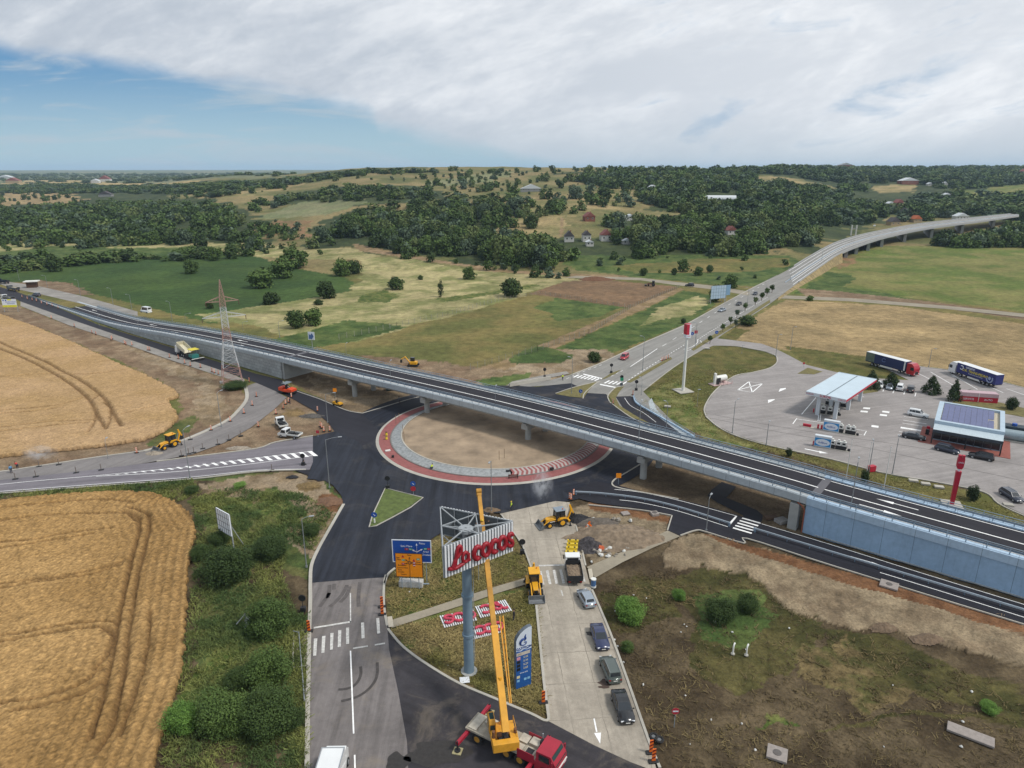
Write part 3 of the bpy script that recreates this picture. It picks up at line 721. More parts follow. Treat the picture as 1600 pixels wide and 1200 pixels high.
mb.add(vs,[(i*na+j,i*na+(j+1)%na,(i+1)*na+(j+1)%na,(i+1)*na+j)for i in range(nr)for j in range(na)],0,True)
struct(mb.obj('island_soil',mat('bare tan soil',hexc('92806a'),.95,var=.34,vs=.22,bump=1.0,bs=1.1)))
def para(a,b,c,d,n,fill=.5):
    out=[]
    for i in range(n):
        t0,t1=i/(n-1+fill),(i+fill)/(n-1+fill)
        L_=lambda p,q,t:(p[0]+(q[0]-p[0])*t,p[1]+(q[1]-p[1])*t)
        out.append([L_(a,b,t0),L_(a,b,t1),L_(d,c,t1),L_(d,c,t0)])
    return out
Z4=lambda pts:zs(440,940,4.615,pts)
quads_([Z4(q)for q in([(233,270),(258,267),(250,392),(228,395)],[(292,252),(317,249),(309,370),(287,373)],[(352,230),(375,227),(370,348),(349,351)],[(408,209),(431,207),(428,328),(405,331)],[(465,191),(487,189),(487,306),(465,309)],[(573,155),(595,153),(599,265),(577,268)],[(682,122),(704,120),(711,231),(690,234)])],m=OLDP)
quads_([Z4(q)for q in([(232,186),(500,142),(501,154),(232,197)],[(492,-60),(501,-60),(502,154),(493,154)],[(672,310),(746,297),(746,308),(672,320)],[(515,335),(622,318),(622,328),(515,345)])],m=OLDP)
marks([Z4([(497,357),(520,955)]),Z4([(527,1108),(532,1300)])],w=.17)
Z5=lambda pts:zs(780,740,6,pts)
quads_([Z5(q)for q in([(370,860),(632,852),(632,864),(370,872)],[(437,912),(460,908),(490,1038),(465,1042)],[(500,908),(524,905),(553,1033),(528,1037)],[(563,904),(587,902),(618,1030),(594,1033)],[(385,918),(398,916),(425,1045),(400,1047)],[(765,900),(778,900),(810,1015),(790,1018)])],m=OLDP)
quads_([Z5([(832,898),(868,893),(885,985),(850,992)]),Z4([(762,112),(797,107),(808,182),(772,187)])],z=.06,m=mat('pale slab','b5ad9c',.9))
Z6=lambda pts:zs(780,920,4.286,pts)
quads_([Z6([(630,872),(640,870),(658,960),(648,962)]),Z6([(635,968),(682,965),(676,1040)])],z=.05)
quads_([Z6([(410,12),(420,12),(430,50),(424,50)])],z=.05,m=OLDP)
Z7=lambda pts:zs(1000,740,4.617,pts)
quads_([Z7(q)for q in([(740,319),(870,356),(868,364),(733,326)],[(722,337),(855,375),(850,383),(715,344)],[(706,354),(840,393),(835,401),(700,362)],[(690,372),(824,410),(819,418),(684,380)],[(674,389),(808,429),(803,437),(668,397)],[(690,306),(702,309),(655,368),(640,362)])],z=.066)
marks([[(960,765),(1000,769.5),(1060,782),(1150,806.5)],[(1190,819),(1300,852),(1450,899),(1600,945),(1700,976)]],w=.14,z=.066)
marks([[(968,781.5),(1000,785.5),(1060,799),(1137,823.5)],[(1375,895),(1450,918),(1600,965),(1700,996)]],w=.14,z=.066)
Z8=lambda pts:zs(1300,740,4.617,pts)
quads_([Z8([(133,598),(290,643),(287,649),(133,603)]),Z8([(288,640),(402,683),(284,658)])],z=.066)
marks([[(0,757),(62,751),(150,743.5),(225,736),(300,729),(400,716),(488,705)],[(0,768),(120,759),(295,746),(400,735),(478,733)]],w=.15,z=.04)
marks([[(150,744.5),(225,740.5),(300,735),(400,724),(488,712)]],w=.15,z=.04)
hq=[]
for i in range(24):
    t=i/23;xa=165+t*315;ya=742.5-(xa-165)*.118-t*1;hgt_=1.0+7.6*t
    hq.append([(xa,ya+1),(xa+4+3*t,ya+.6),(xa+9+8*t,ya+hgt_-.3),(xa+5+5*t,ya+hgt_)])
quads_(hq,z=.045)
marks([[(985,573),(1027,545)]],w=.25,z=.04);marks([[(1035,541),(1080,513),(1120,487),(1170,458),(1200,440)]],w=.16,z=.04,dash=(4,7),sm=0)
marks([[(955,588),(975,578)],[(885,592),(900,585),(940,570)]],w=.15,z=.04,dash=(1.5,1.5),sm=0)
marks([[(972,601),(1000,582),(1040,557),(1074,536)],[(1090,531),(1110,518),(1150,494),(1200,464)]],w=.22,z=.04,dash=(1.2,1.2),sm=0)
marks([[(1074,548),(1083,545),(1091,541),(1096,536),(1094,532)],[(1068,546),(1079,543),(1086,539),(1090,535),(1090,531)]],w=.2,z=.045)
marks([[(976,622),(985,634),(1005,645),(1025,660)]],w=.12,z=.07)
ZV=lambda p:zs(800,500,4,p)
marks([ZV([(385+i*22,359+i*3.5),(418+i*22,343+i*3.5)])for i in range(7)]+[ZV([(578+i*25,396+i*3),(610+i*25,379+i*3)])for i in range(5)],w=.55,z=.045,sm=0)
quads_([[(912,584),(941,591),(940,592.5),(911,585.5)],[(938,600),(963,605),(962,606.5),(937,601.5)]],z=.045)
Z3=lambda pts:zs(1200,500,4,pts)
ZG=lambda pts:zs(940,470,5.714,pts)
marks([ZG([(1215,797),(1315,722),(1437,740),(1345,818),(1215,797)]),ZG([(1315,722),(1345,818)]),ZG([(1215,797),(1437,740)])],w=.3,z=.045,sm=0)
quads_([Z3(q)for q in([(580,566),(625,570),(622,580),(576,576)],[(597,546),(640,549),(636,559),(593,556)],[(700,588),(745,593),(742,603),(697,598)],[(716,568),(760,573),(757,583),(712,577)],[(648,657),(692,663),(690,675),(645,669)],[(830,668),(975,692),(978,698),(828,676)])],z=.045)
quads_([Z3(q)for q in([(230,804),(320,822),(318,827),(229,808)],[(318,818),(375,834),(322,834)],[(75,430),(110,425),(112,432),(66,450)],[(0,500),(40,495),(42,500),(0,520)])],z=.045)
marks([Z3(q)for q in([(850,605),(1000,622)],[(845,627),(990,650)],[(840,645),(985,668)],[(825,677),(975,700)],[(818,697),(960,718)],[(810,716),(860,722)],[(725,430),(718,448)],[(788,440),(780,458)],[(855,448),(848,466)],[(925,455),(918,478)],[(210,590),(300,485)],[(545,470),(600,480)],[(930,330),(1060,395)],[(1015,325),(1160,410)],[(1140,335),(1310,435)],[(1330,395),(1470,455)],[(1490,430),(1600,468)],[(1170,452),(1240,462)],[(180,615),(155,650)],[(175,618),(350,645)],[(540,682),(615,695),(600,722),(560,712)],[(318,590),(312,632)],[(330,590),(324,634)])],w=.2,z=.045,sm=0)
marks([[(1115,648),(1150,655),(1200,664),(1300,680),(1425,698),(1600,728)],[(1103,652),(1200,672),(1330,695),(1460,722),(1600,752)]],w=.14,z=.045,m=mat('dark drain line','5d5856',.9))
RUB=mat('rubber marks','45413f',.9,var=.3,vs=2)
OLD_ST=mat('oil stain','2e2b29',.7,var=.3,vs=3)
Z2=lambda p:zs(400,750,6,p)
marks([Z2(l)for l in([(690,985),(685,1050),(672,1110)],[(735,975),(730,1030)],[(855,985),(810,1070),(740,1150),(690,1190)],[(880,1000),(850,1080),(790,1150)],[(600,1190),(650,1120),(690,1060)],[(975,960),(960,1100),(965,1190)])],w=.55,z=.046,m=mat('faint rubber marks','575250',.9,var=.25,vs=1.5))
marks([Z4([(570,470),(572,520),(555,570),(520,610),(470,630),(410,636)]),Z4([(690,440),(690,520),(670,580),(620,640),(540,690),(430,720)])],w=.35,z=.05,m=RUB)
def blob(c,rx,ry,seed,m,z,name):
    random.seed(seed);k=[random.uniform(.75,1.2)for _ in range(14)]
    P=cat([c+Vector((rx*k[i]*math.cos(i*.449),ry*k[i]*math.sin(i*.449),0))for i in range(14)],4,True)
    return wsheet(name,P,z,m)
blob(G(621,1192),1.15,1.3,2,OLD_ST,.05,'oil_stain');blob(G(945,1067),.8,.6,3,mat('rusty oil stain','4a3a32',.8),.05,'oil_stain')
blob(G(945,1074),.7,.25,4,mat('rusty oil stain','4a3a32',.8),.054,'oil_stain');blob(G(923,990),.6,.5,8,RUB,.05,'oil_stain')
blob(G(686,1178),3.4,1.5,5,OLD_ST,.05,'oil_stain')
WM=ground_mat('ripe wheat',.25)
def wheat(px,step,lines,hexa,hexb,h0,seed,rows=None,rough=1):
    P=[G(*p)for p in px]
    xs,ys2=[p.x for p in P],[p.y for p in P]
    gx=np.arange(min(xs),max(xs)+step,step);gy=np.arange(min(ys2),max(ys2)+step,step)
    X,Y=np.meshgrid(gx,gy);X=X+np.random.uniform(-.2,.2,X.shape)*step;Y=Y+np.random.uniform(-.2,.2,Y.shape)*step
    fx,fy=X.ravel(),Y.ravel()
    ins=inpoly(fx+(fbm(fx/.9,fy/.9,seed)-.5)*1.1,fy+(fbm(fx/.9,fy/.9,seed+5)-.5)*1.1,P)
    z=h0+.22*(fbm(fx/.8,fy/.8,seed+1,2)-.5)+.35*(fbm(fx/9,fy/9,seed+2)-.5)+rough*np.random.uniform(-.1,.1,fx.shape)
    a,b_=np.array(hexc(hexa)),np.array(hexc(hexb))
    f=np.clip((fbm(fx/12,fy/12,seed+3)-.5)*2.6+.5,0,1)[:,None];c=a*(1-f)+b_*f
    c=c*(1+.3*(fbm(fx/1.0,fy/1.0,seed+9,3)-.5)+rough*np.random.uniform(-.32,.32,fx.shape))[:,None]
    if rows is not None:
        rl,wd,per=rows;dd=dline(fx,fy,[G(*p)for p in rl])
        k=np.clip(1-dd/wd,0,1)**.5*(.5+.5*np.cos(dd*2*math.pi/per))
        z-=.3*k;c*=(1-.28*k)[:,None]
    for w,ln in lines:
        d=dline(fx+(fbm(fx/1.5,fy/1.5,3)-.5)*.35,fy,cat([G(*p)for p in ln],5))
        k=np.clip(1.35-d/w,0,1);z=z*(1-.9*k*k);c=c*(1-k[:,None]*.7)+np.array(hexc('5d452c'))*k[:,None]*.7
    n0,n1=X.shape;M=ins.reshape(n0,n1)
    q=M[:-1,:-1]&M[1:,:-1]&M[:-1,1:]&M[1:,1:]
    idx=np.arange(n0*n1).reshape(n0,n1)
    Q=np.column_stack([idx[:-1,:-1][q],idx[:-1,1:][q],idx[1:,1:][q],idx[1:,:-1][q]])
    from_e={}
    e=np.concatenate([Q[:,[0,1]],Q[:,[1,2]],Q[:,[2,3]],Q[:,[3,0]]]);key=np.sort(e,1)
    k1=key[:,0].astype(np.int64)*(n0*n1)+key[:,1];u,inv,cnt=np.unique(k1,return_inverse=True,return_counts=True)
    be=e[cnt[inv]==1]
    V=np.column_stack([fx,fy,z]);nb_=np.unique(be);mp=np.zeros(n0*n1,int)-1;mp[nb_]=np.arange(len(nb_))+n0*n1
    V2=V[nb_].copy();V2[:,2]=-.05
    V=np.concatenate([V,V2]);c=np.concatenate([c,c[nb_]*.75])
    SK=np.column_stack([be[:,1],be[:,0],mp[be[:,0]],mp[be[:,1]]])
    Q=np.concatenate([Q,SK]);used=np.unique(Q);re=np.zeros(len(V),int);re[used]=np.arange(len(used))
    V=V[used];c=c[used];Q=re[Q].astype(np.int32)
    me=bpy.data.meshes.new('wheat');me.vertices.add(len(V));me.vertices.foreach_set('co',V.astype(np.float32).ravel())
    me.loops.add(Q.size);me.loops.foreach_set('vertex_index',Q.ravel());me.polygons.add(len(Q));me.polygons.foreach_set('loop_start',np.arange(len(Q),dtype=np.int32)*4)
    at=me.color_attributes.new('soil','FLOAT_COLOR','POINT');at.data.foreach_set('color',np.column_stack([np.clip(c,.01,.9),np.ones(len(c))]).astype(np.float32).ravel())
    me.update();me.validate();me.materials.append(WM);o=bpy.data.objects.new('wheat',me);COL.objects.link(o);return o
ZA=lambda pts:zs(0,500,4,pts);ZB=lambda pts:zs(0,750,2.667,pts)
w1=wheat([(-260,452),(-60,486),(0,492),(62,515),(125,542),(175,565),(225,587),(275,612),(281,622),(262,628),(275,645),(281,655),(262,673),(225,690),(150,700),(0,716),(-260,738)],.42,
  [(.5,ZA(l))for l in([(-200,60),(0,150),(130,205),(300,280),(400,335),(500,385),(620,470),(680,540),(720,610),(760,680)],[(-200,110),(0,190),(150,250),(280,315),(380,370),(480,440),(560,510),(600,580),(630,640),(665,695)])]
  +[(.28,ZA(l))for l in([(0,580),(250,560),(400,540),(520,500)],[(0,600),(250,580),(400,555)],[(0,690),(300,655),(600,640)],[(0,715),(300,680),(560,655)],[(760,605),(900,570),(1040,540)],[(665,695),(690,640),(690,560),(650,530)],[(545,720),(590,660),(600,590)],[(580,515),(625,480)],[(0,370),(300,350),(560,350),(800,320)])],'ae906b','a3865d',.8,21,rough=.5)
tag(w1,'ripe golden wheat crop with curved tractor tracks beside the brown soil strip','wheat',kind='stuff')
w2=wheat([(-260,838),(0,786),(94,776),(195,771),(240,774),(277,789),(300,810),(307,828),(304,850),(300,870),(294,900),(293,940),(292,982),(285,1050),(275,1090),(262,1130),(244,1200),(212,1300),(200,1340),(-260,1340)],.27,
  [(.36,ZB(l))for l in([(520,140),(575,165),(582,220),(560,310),(530,440),(500,580),(480,700),(450,840),(420,960),(380,1100)],[(540,125),(610,150),(625,190),(610,280),(580,400),(555,560),(540,640),(525,760),(505,900),(470,1040),(410,1150)])]
  +[(.3,ZB(l))for l in([(0,275),(150,262),(280,238),(400,222),(470,215)],[(0,300),(200,270),(390,240)],[(0,450),(200,425),(350,400),(480,365),(560,335)],[(0,468),(220,432),(370,410),(500,370)],[(0,668),(180,640),(320,615),(430,605),(500,608)],[(0,695),(200,660),(350,635),(450,632),(480,660)],[(630,560),(620,680),(600,800),(560,920),(500,1090)],[(0,948),(150,930),(260,900),(340,865),(430,800)],[(60,980),(200,955),(340,910),(430,860)],[(0,185),(200,160),(400,150),(520,150),(570,185)],[(0,132),(250,105),(450,95),(560,105)],[(430,640),(470,660),(450,740),(400,800)])],'a88758','967649',.85,41,
  rows=([(277,789),(307,828),(300,870),(292,982),(285,1050),(262,1130),(212,1300)],15,1.25))
tag(w2,'ripe golden wheat crop in front with long tractor tracks and rows','wheat',kind='stuff')
PL=[(-300,386,-1.4),(-251,341,-1.3),(-200,298,-1.15),(-160,263,-.1),(-138,245,1.3),(-118,229.5,2.8),(-92,209.5,4.1),(-66.5,190,5.0),(-43.5,172.8,5.4),(-20,155.9,5.65),(0,141,5.75),(24.6,121.6,5.6),(43.7,106.2,5.35),(52.7,99,5.0),(72.8,83.3,4.6),(110,54,3.8),(150,22,3.0)]
OP=cat([Vector(p)for p in PL],10)
def sub(x0,x1):return[p for p in OP if x0<=p.x<=x1]
def at(x):
    for a,b in zip(OP[:-1],OP[1:]):
        if a.x<=x<=b.x:return a.lerp(b,(x-a.x)/(b.x-a.x))
def nrm(x):
    d=at(x+.5)-at(x-.5);d.z=0;d.normalize();return Vector((-d.y,d.x,0))
def wallmat(name,hexcol,kind,dirv):
    m=bpy.data.materials.new(name);m.use_nodes=True;t=m.node_tree;b=t.nodes['Principled BSDF'];b.inputs['Roughness'].default_value=.85
    g=N(t,'ShaderNodeNewGeometry');dt=N(t,'ShaderNodeVectorMath',operation='DOT_PRODUCT');t.links.new(g.outputs['Position'],dt.inputs[0]);dt.inputs[1].default_value=dirv
    s3=N(t,'ShaderNodeSeparateXYZ');t.links.new(g.outputs['Position'],s3.inputs[0])
    cvn=N(t,'ShaderNodeCombineXYZ');t.links.new(dt.outputs['Value'],cvn.inputs[0]);t.links.new(s3.outputs[2],cvn.inputs[1])
    col=hexc(hexcol);nz=noise(t,g.outputs['Position'],1.4,6,.65);nb_=noise(t,g.outputs['Position'],.16,5,.6)
    if kind=='block':
        br=N(t,'ShaderNodeTexBrick');t.links.new(cvn.outputs[0],br.inputs['Vector'])
        br.inputs['Color1'].default_value=(*[q*1.12 for q in col],1);br.inputs['Color2'].default_value=(*[q*.84 for q in col],1);br.inputs['Mortar'].default_value=(*[q*.5 for q in col],1)
        br.inputs['Scale'].default_value=1;br.inputs['Mortar Size'].default_value=.035;br.inputs['Brick Width'].default_value=1.5;br.inputs['Row Height'].default_value=.9
        c=br.outputs[0]
    else:
        fr=math_(t,'FRACT',math_(t,'DIVIDE',dt.outputs['Value'],4.25))
        ln=math_(t,'LESS_THAN',fr,.014)
        rb=math_(t,'LESS_THAN',math_(t,'FRACT',math_(t,'MULTIPLY',s3.outputs[2],5.0)),.25)
        c=mixc(t,math_(t,'MULTIPLY',rb,.12),col,tuple(q*.7 for q in col));c=mixc(t,ln,c,tuple(q*.42 for q in col))
    mr=N(t,'ShaderNodeMapRange');t.links.new(math_(t,'ADD',math_(t,'MULTIPLY',nz,.5),math_(t,'MULTIPLY',nb_,.5)),mr.inputs[0]);mr.inputs[1].default_value=.35;mr.inputs[2].default_value=.65;mr.inputs[3].default_value=.86;mr.inputs[4].default_value=1.12
    cs_=N(t,'ShaderNodeCombineXYZ');t.links.new(math_(t,'MULTIPLY',dt.outputs['Value'],1.6),cs_.inputs[0]);t.links.new(math_(t,'MULTIPLY',s3.outputs[2],.12),cs_.inputs[1])
    stn=smooth(t,noise(t,cs_.outputs[0],1.0,6,.7),.5,.75);c=mixc(t,math_(t,'MULTIPLY',stn,.38),c,tuple(q*.55 for q in col))
    vn=N(t,'ShaderNodeCombineXYZ')
    for i in range(3):t.links.new(mr.outputs[0],vn.inputs[i])
    t.links.new(mixc(t,1.0,c,vn.outputs[0],'MULTIPLY'),b.inputs['Base Color'])
    return m
DIRL=(Vector((-66.5,190,0))-Vector((-118,229.5,0))).normalized();DIRR=(Vector((72.8,83.3,0))-Vector((52.7,99,0))).normalized()
BLOCK=wallmat('grey concrete block wall','a3a6a4','block',tuple(DIRL))
PANEL=wallmat('blue grey wall panels','94afc8','panel',tuple(DIRR))
FASC=wallmat('light concrete edge beam','a9b1b5','panel',tuple(DIRR))
FASB=wallmat('pale blue edge beam','a9bfd2','panel',tuple(DIRR))
CONCG=mat('cast concrete','9b9c98',.9,var=.14,vs=.6,bump=.2,bs=3)
GALV=mat('galvanised rail','93a3b0',.45,metal=.35,var=.12,vs=.6);GALVD=mat('blue grey rail','75889a',.5,metal=.3,var=.15,vs=.7)
DECKA=asphalt('dark asphalt of the overpass','2e2d32',.8,streak=.14,ang=math.atan2(-.61,.79),var=.1)
ov=thing('overpass','long grey road overpass crossing over the roundabout on round concrete piers','overpass',(0,0,0))
br_=[at(-67)]+sub(-67,48.8)+[at(48.8)];FH=1.25;WD=10.9
def part(name,prof,pts,m,parent=ov):mb=MB();sweep(mb,pts,prof);return mb.obj(name,m,parent)
part('edge_beam',[(-.15,0),(.95,0),(.95,FH),(-.15,FH)],br_,FASC)
part('edge_beam',[(WD-.95,0),(WD+.15,0),(WD+.15,FH),(WD-.95,FH)],br_,FASC)
part('deck_girder',[(1.3,-.95),(WD-1.3,-.95),(WD-.96,.0),(WD-.96,.6),(.96,.6),(.96,0)],br_,CONCG)
lw=sub(-260,-67.001)+[at(-67)];rw=[at(48.8)]+sub(48.801,149.9)
part('edge_beam',[(-.15,.25),(.95,.25),(.95,FH),(-.15,FH)],lw,FASC);part('edge_beam',[(WD-.95,.25),(WD+.15,.25),(WD+.15,FH),(WD-.95,FH)],lw,FASC)
part('edge_beam',[(-.22,0),(.95,0),(.95,FH),(-.22,FH)],rw,FASB);part('edge_beam',[(WD-.95,0),(WD+.22,0),(WD+.22,FH),(WD-.95,FH)],rw,FASB)
def fill(name,pts,o0,o1,top,m):
    mb=MB();secs=[]
    for i,p in enumerate(pts):
        n=nrm(min(max(p.x,-255),145));secs.append([Vector((p.x,p.y,0))+n*o0+Vector((0,0,-.3)),Vector((p.x,p.y,0))+n*o1+Vector((0,0,-.3)),Vector((p.x,p.y,max(p.z+top,-.25)))+n*o1,Vector((p.x,p.y,max(p.z+top,-.25)))+n*o0])
    mb.loft(secs);return mb.obj(name,m,ov)
fill('retaining_wall',lw,0,WD,.24,BLOCK);fill('retaining_wall',rw,-.02,WD+.02,-.004,PANEL)
fill('wall_footing',[p for p in rw if p.x>50],-.35,-.025,-99,CONCG).data.transform(Matrix.Translation((0,0,.42)))
mb=MB();sweep(mb,OP,[(.96,FH-.18),(WD-.96,FH-.18)],closed_prof=False);mb.obj('carriageway',DECKA,ov)
mb=MB();Z=Vector((0,0,FH-.165))
offp=lambda o,pts:[p+(nrm(min(max(p.x,-295),145)))*o for p in pts]
for o in(1.55,5.35,9.4):ribbon(mb,offp(o,OP),.2 if o!=5.35 else.26,Z.z)
def arrow(x,o,d):
    p=at(x)+nrm(x)*o;t_=(at(x+1)-at(x-1)).normalized()*d;n=Vector((-t_.y,t_.x,0))
    mb.add([q+Z for q in(p-t_*3.2+n*.1,p-t_*3.2-n*.1,p+t_*.4-n*.1,p+t_*.4+n*.1)],[(0,1,2,3)]);mb.add([q+Z for q in(p+t_*.4+n*.42,p+t_*.4-n*.42,p+t_*3.0)],[(0,1,2)])
for x,o,d in((57,3.4,1),(58.2,7.4,-1),(-92,7.4,-1),(-88,3.4,1),(-120,3.4,1),(-140,7.4,-1),(-185,7.4,-1)):arrow(x,o,d)
mb.obj('road_marking',PAINTW,ov)
for x in(49.3,-66.8):
    mb=MB();p,n=at(x),nrm(x);t_=Vector((n.y,-n.x,0))
    mb.add([p+n*o+t_*s+Vector((0,0,FH-.15))for o,s in((.97,-.7),(WD-.97,-.7),(WD-.97,.7),(.97,.7))],[(0,1,2,3)])
    mb.obj('expansion_joint',mat('grey joint','5d5c60',.8),ov)
def guard(pts,o,hand=True,name='guard_rail',parent=ov,base=FH,back=1,m=GALVD):
    mb=MB();P=offp(o,pts)if parent is ov else pts
    sweep(mb,P,[(-.05,base+.42),(.04,base+.42),(.07,base+.58),(.04,base+.80),(-.05,base+.80)])
    if hand:
        sweep(mb,P,[(-.05-.1*back,base+1.02),(.05-.1*back,base+1.02),(.05-.1*back,base+1.12),(-.05-.1*back,base+1.12)],mat=1)
    acc=0
    for a,b in zip(P[:-1],P[1:]):
        d=(b-a).length;acc+=d
        if acc>=2:
            acc=0;d_=(b-a).normalized();n=Vector((-d_.y,d_.x,0))
            mb.beam(a-n*.1*back+Vector((0,0,base-.05)),a-n*.1*back+Vector((0,0,base+(1.1 if hand else.78))),.12,.1,1)
    return mb.obj(name,[m,GALV],parent)
dense=cat([Vector(p)for p in PL],24)
dense=[p for p in dense if p.x>-232]
guard(dense,.35,back=1);guard([p for p in dense if p.x>-190],WD-.75,False,back=-1,m=GALV)
mb=MB()
P=offp(WD-.05,[p for p in dense if p.x>-190])
for h in(.35,.7,1.1):sweep(mb,P,[(-.04,FH+h-.04),(.04,FH+h-.04),(.04,FH+h+.04),(-.04,FH+h+.04)])
acc=0
for a,b in zip(P[:-1],P[1:]):
    acc+=(b-a).length
    if acc>=2:acc=0;mb.beam(a+Vector((0,0,FH-.02)),a+Vector((0,0,FH+1.1)),.08)
mb.obj('hand_rail',GALV,ov)
def xof(px,py,o):
    g=G(px,py);return min((p.x for p in OP),key=lambda x:(at(max(min(x,140),-240))+nrm(max(min(x,140),-240))*o-g).to_2d().length)
for px,py in((553,617),(674,643),(824,688),(1011,750)):
    x=xof(px,py,2.0);p,n=at(x),nrm(x);t_=Vector((n.y,-n.x,0));ang=math.atan2(n.y,n.x)
    zb=p.z-.95;pr=None
    mb=MB();mb.bc(Vector((p.x,p.y,zb-.55))+n*WD/2,(WD-1.2,1.7,1.1),rz=ang);mb.bc(Vector((p.x,p.y,zb+.12))+n*.95,(1.0,1.1,.5),rz=ang)
    pr=mb.obj('pier_cap',CONCG,ov,bevel=.05)
    for o in(2.1,WD-2.1):
        mb=MB();q=Vector((p.x,p.y,-.2))+n*o;mb.cyl(q,(q.x,q.y,zb-1.0),.68,n=20);mb.obj('pier_column',CONCG,ov)
x=48.3;p,n=at(x),nrm(x);mb=MB();mb.bc(Vector((p.x-.9,p.y+.7,2.3))+n*.5,(1.3,1.5,4.9),rz=math.atan2(n.y,n.x));mb.obj('abutment_pillar',CONCG,ov,bevel=.04)
mb=MB();q=Vector((48.55,102.2,0));mb.tube([q+Vector((-.9,.6,5.1)),q+Vector((-.35,-.15,4.8)),q+Vector((-.05,-.4,4.2)),q+Vector((-.05,-.4,.05))],.11);mb.obj('drain_pipe',mat('rust red pipe','8a4a35',.7),ov)
mb=MB();x=-66.0;p,n=at(x),nrm(x);mb.bc(Vector((p.x-.4,p.y+.3,2.4))+n*WD/2,(WD-.4,.8,5.2),rz=math.atan2(n.y,n.x));mb.obj('abutment_wall',CONCG,ov)
def railthing(px,label):
    P=cat([G(*p)for p in px],8);t=thing('guard_rail',label,'guard rail',P[0],group='guard rails on the slip road')
    P=[p-P[0]for p in P];mb=MB()
    sweep(mb,P,[(-.1,.5),(.1,.5),(.13,.62),(.1,.76),(-.1,.76)])
    mb.obj('rail',mat('bright steel rail','a9b4bd',.4,metal=.3),t);acc=0
    for a,b in zip(P[:-1],P[1:]):
        acc+=(b-a).length
        if acc>3:acc=0;mb=MB();mb.bc(a+Vector((0,0,.36)),(.1,.1,.75));mb.obj('post',GALVD,t)
    for q in(P[0],P[-1]):mb=MB();mb.bc(q+Vector((0,0,.35)),(.3,.5,.7));mb.obj('end_piece',GALVD,t)
railthing([(900,773),(940,775.5),(1000,783),(1060,797),(1139,822)],'curved steel guard rail from the roundabout to the zebra crossing')
railthing([(1179,831),(1300,868),(1450,913),(1600,959),(1750,1004)],'straight steel guard rail beyond the zebra crossing below the blue wall')
VD=[((1204,474),(1196,440),.12),((1240,447),(1232,421),.9),((1275,422),(1265,401),2.6),((1312,397),(1300,382),5.2),((1345,383),(1335,370),7.0),((1387,370),(1375,361),8.5),((1450,357),(1437,350),10),((1525,347),(1515,341),11),((1592,337.5),(1592,333),11.5)]
vd=thing('viaduct','long grey concrete viaduct curving away over the wooded valley on wall piers','bridge')
nr=cat([G(*a,z)for a,b,z in VD],8);fr=cat([G(*b,z)for a,b,z in VD],8)
def wj(i,f,dz=0):q=nr[i].lerp(fr[i],f);q.z+=dz;return q
mb=MB();mb.loft([[wj(i,0),wj(i,1)]for i in range(len(nr))],closed=False);mb.obj('carriageway',MAINA,vd)
i0=25
mb=MB();mb.loft([[wj(i,.0,-.05),wj(i,.14,-1.5),wj(i,.86,-1.5),wj(i,1,-.05)]for i in range(i0,len(nr))]);mb.obj('deck_girder',CONCG,vd)
for f in(0,1):
    mb=MB();s=1 if f==0 else-1
    mb.loft([[wj(i,f-s*.008,-.9),wj(i,f-s*.008,.75),wj(i,f+s*.022,.75),wj(i,f+s*.022,-.9)]for i in range(10,len(nr))]);mb.obj('parapet',mat('pale parapet','9b9c9c',.9),vd)
mb=MB();mb.loft([[wj(i,.40,.01),wj(i,.40,.28),wj(i,.43,.28),wj(i,.43,.01)]for i in range(6,len(nr))]);mb.obj('median_barrier',GALV,vd)
mb=MB()
for f in(.08,.25,.36,.5,.68,.9):ribbon(mb,[wj(i,f)for i in range(8,len(nr))],.3,.03)
mb.obj('road_marking',PAINTW,vd)
emb=MB();emb.loft([[wj(i,-.2,0)-Vector((0,0,wj(i,0).z+.6)),wj(i,-.01,-.06),wj(i,1.01,-.06),wj(i,1.1,0)-Vector((0,0,wj(i,0).z+.6))]for i in range(3,i0+1)])
eo=emb.obj('embankment',mat('dry embankment soil',hexc('857550'),.95,var=.4,vs=.3,bump=.6,bs=1));struct(eo)
for i in(27,31,35,39,44,49,54,59):
    if i>=len(nr):break
    p=wj(i,.08);q=wj(i,.92);mb=MB();mb.beam(Vector((p.x,p.y,p.z/2-1.2)),Vector((q.x,q.y,p.z/2-1.2)),2.2,p.z);mb.obj('pier',mat('pale parapet','9b9c9c',.9),vd)
sheet('road_shoulder',[(-40,430),(18,441),(60,447),(130,463),(170,474),(215,487),(215,494),(170,485),(120,473),(60,459),(18,450)],.03,SHOUL)
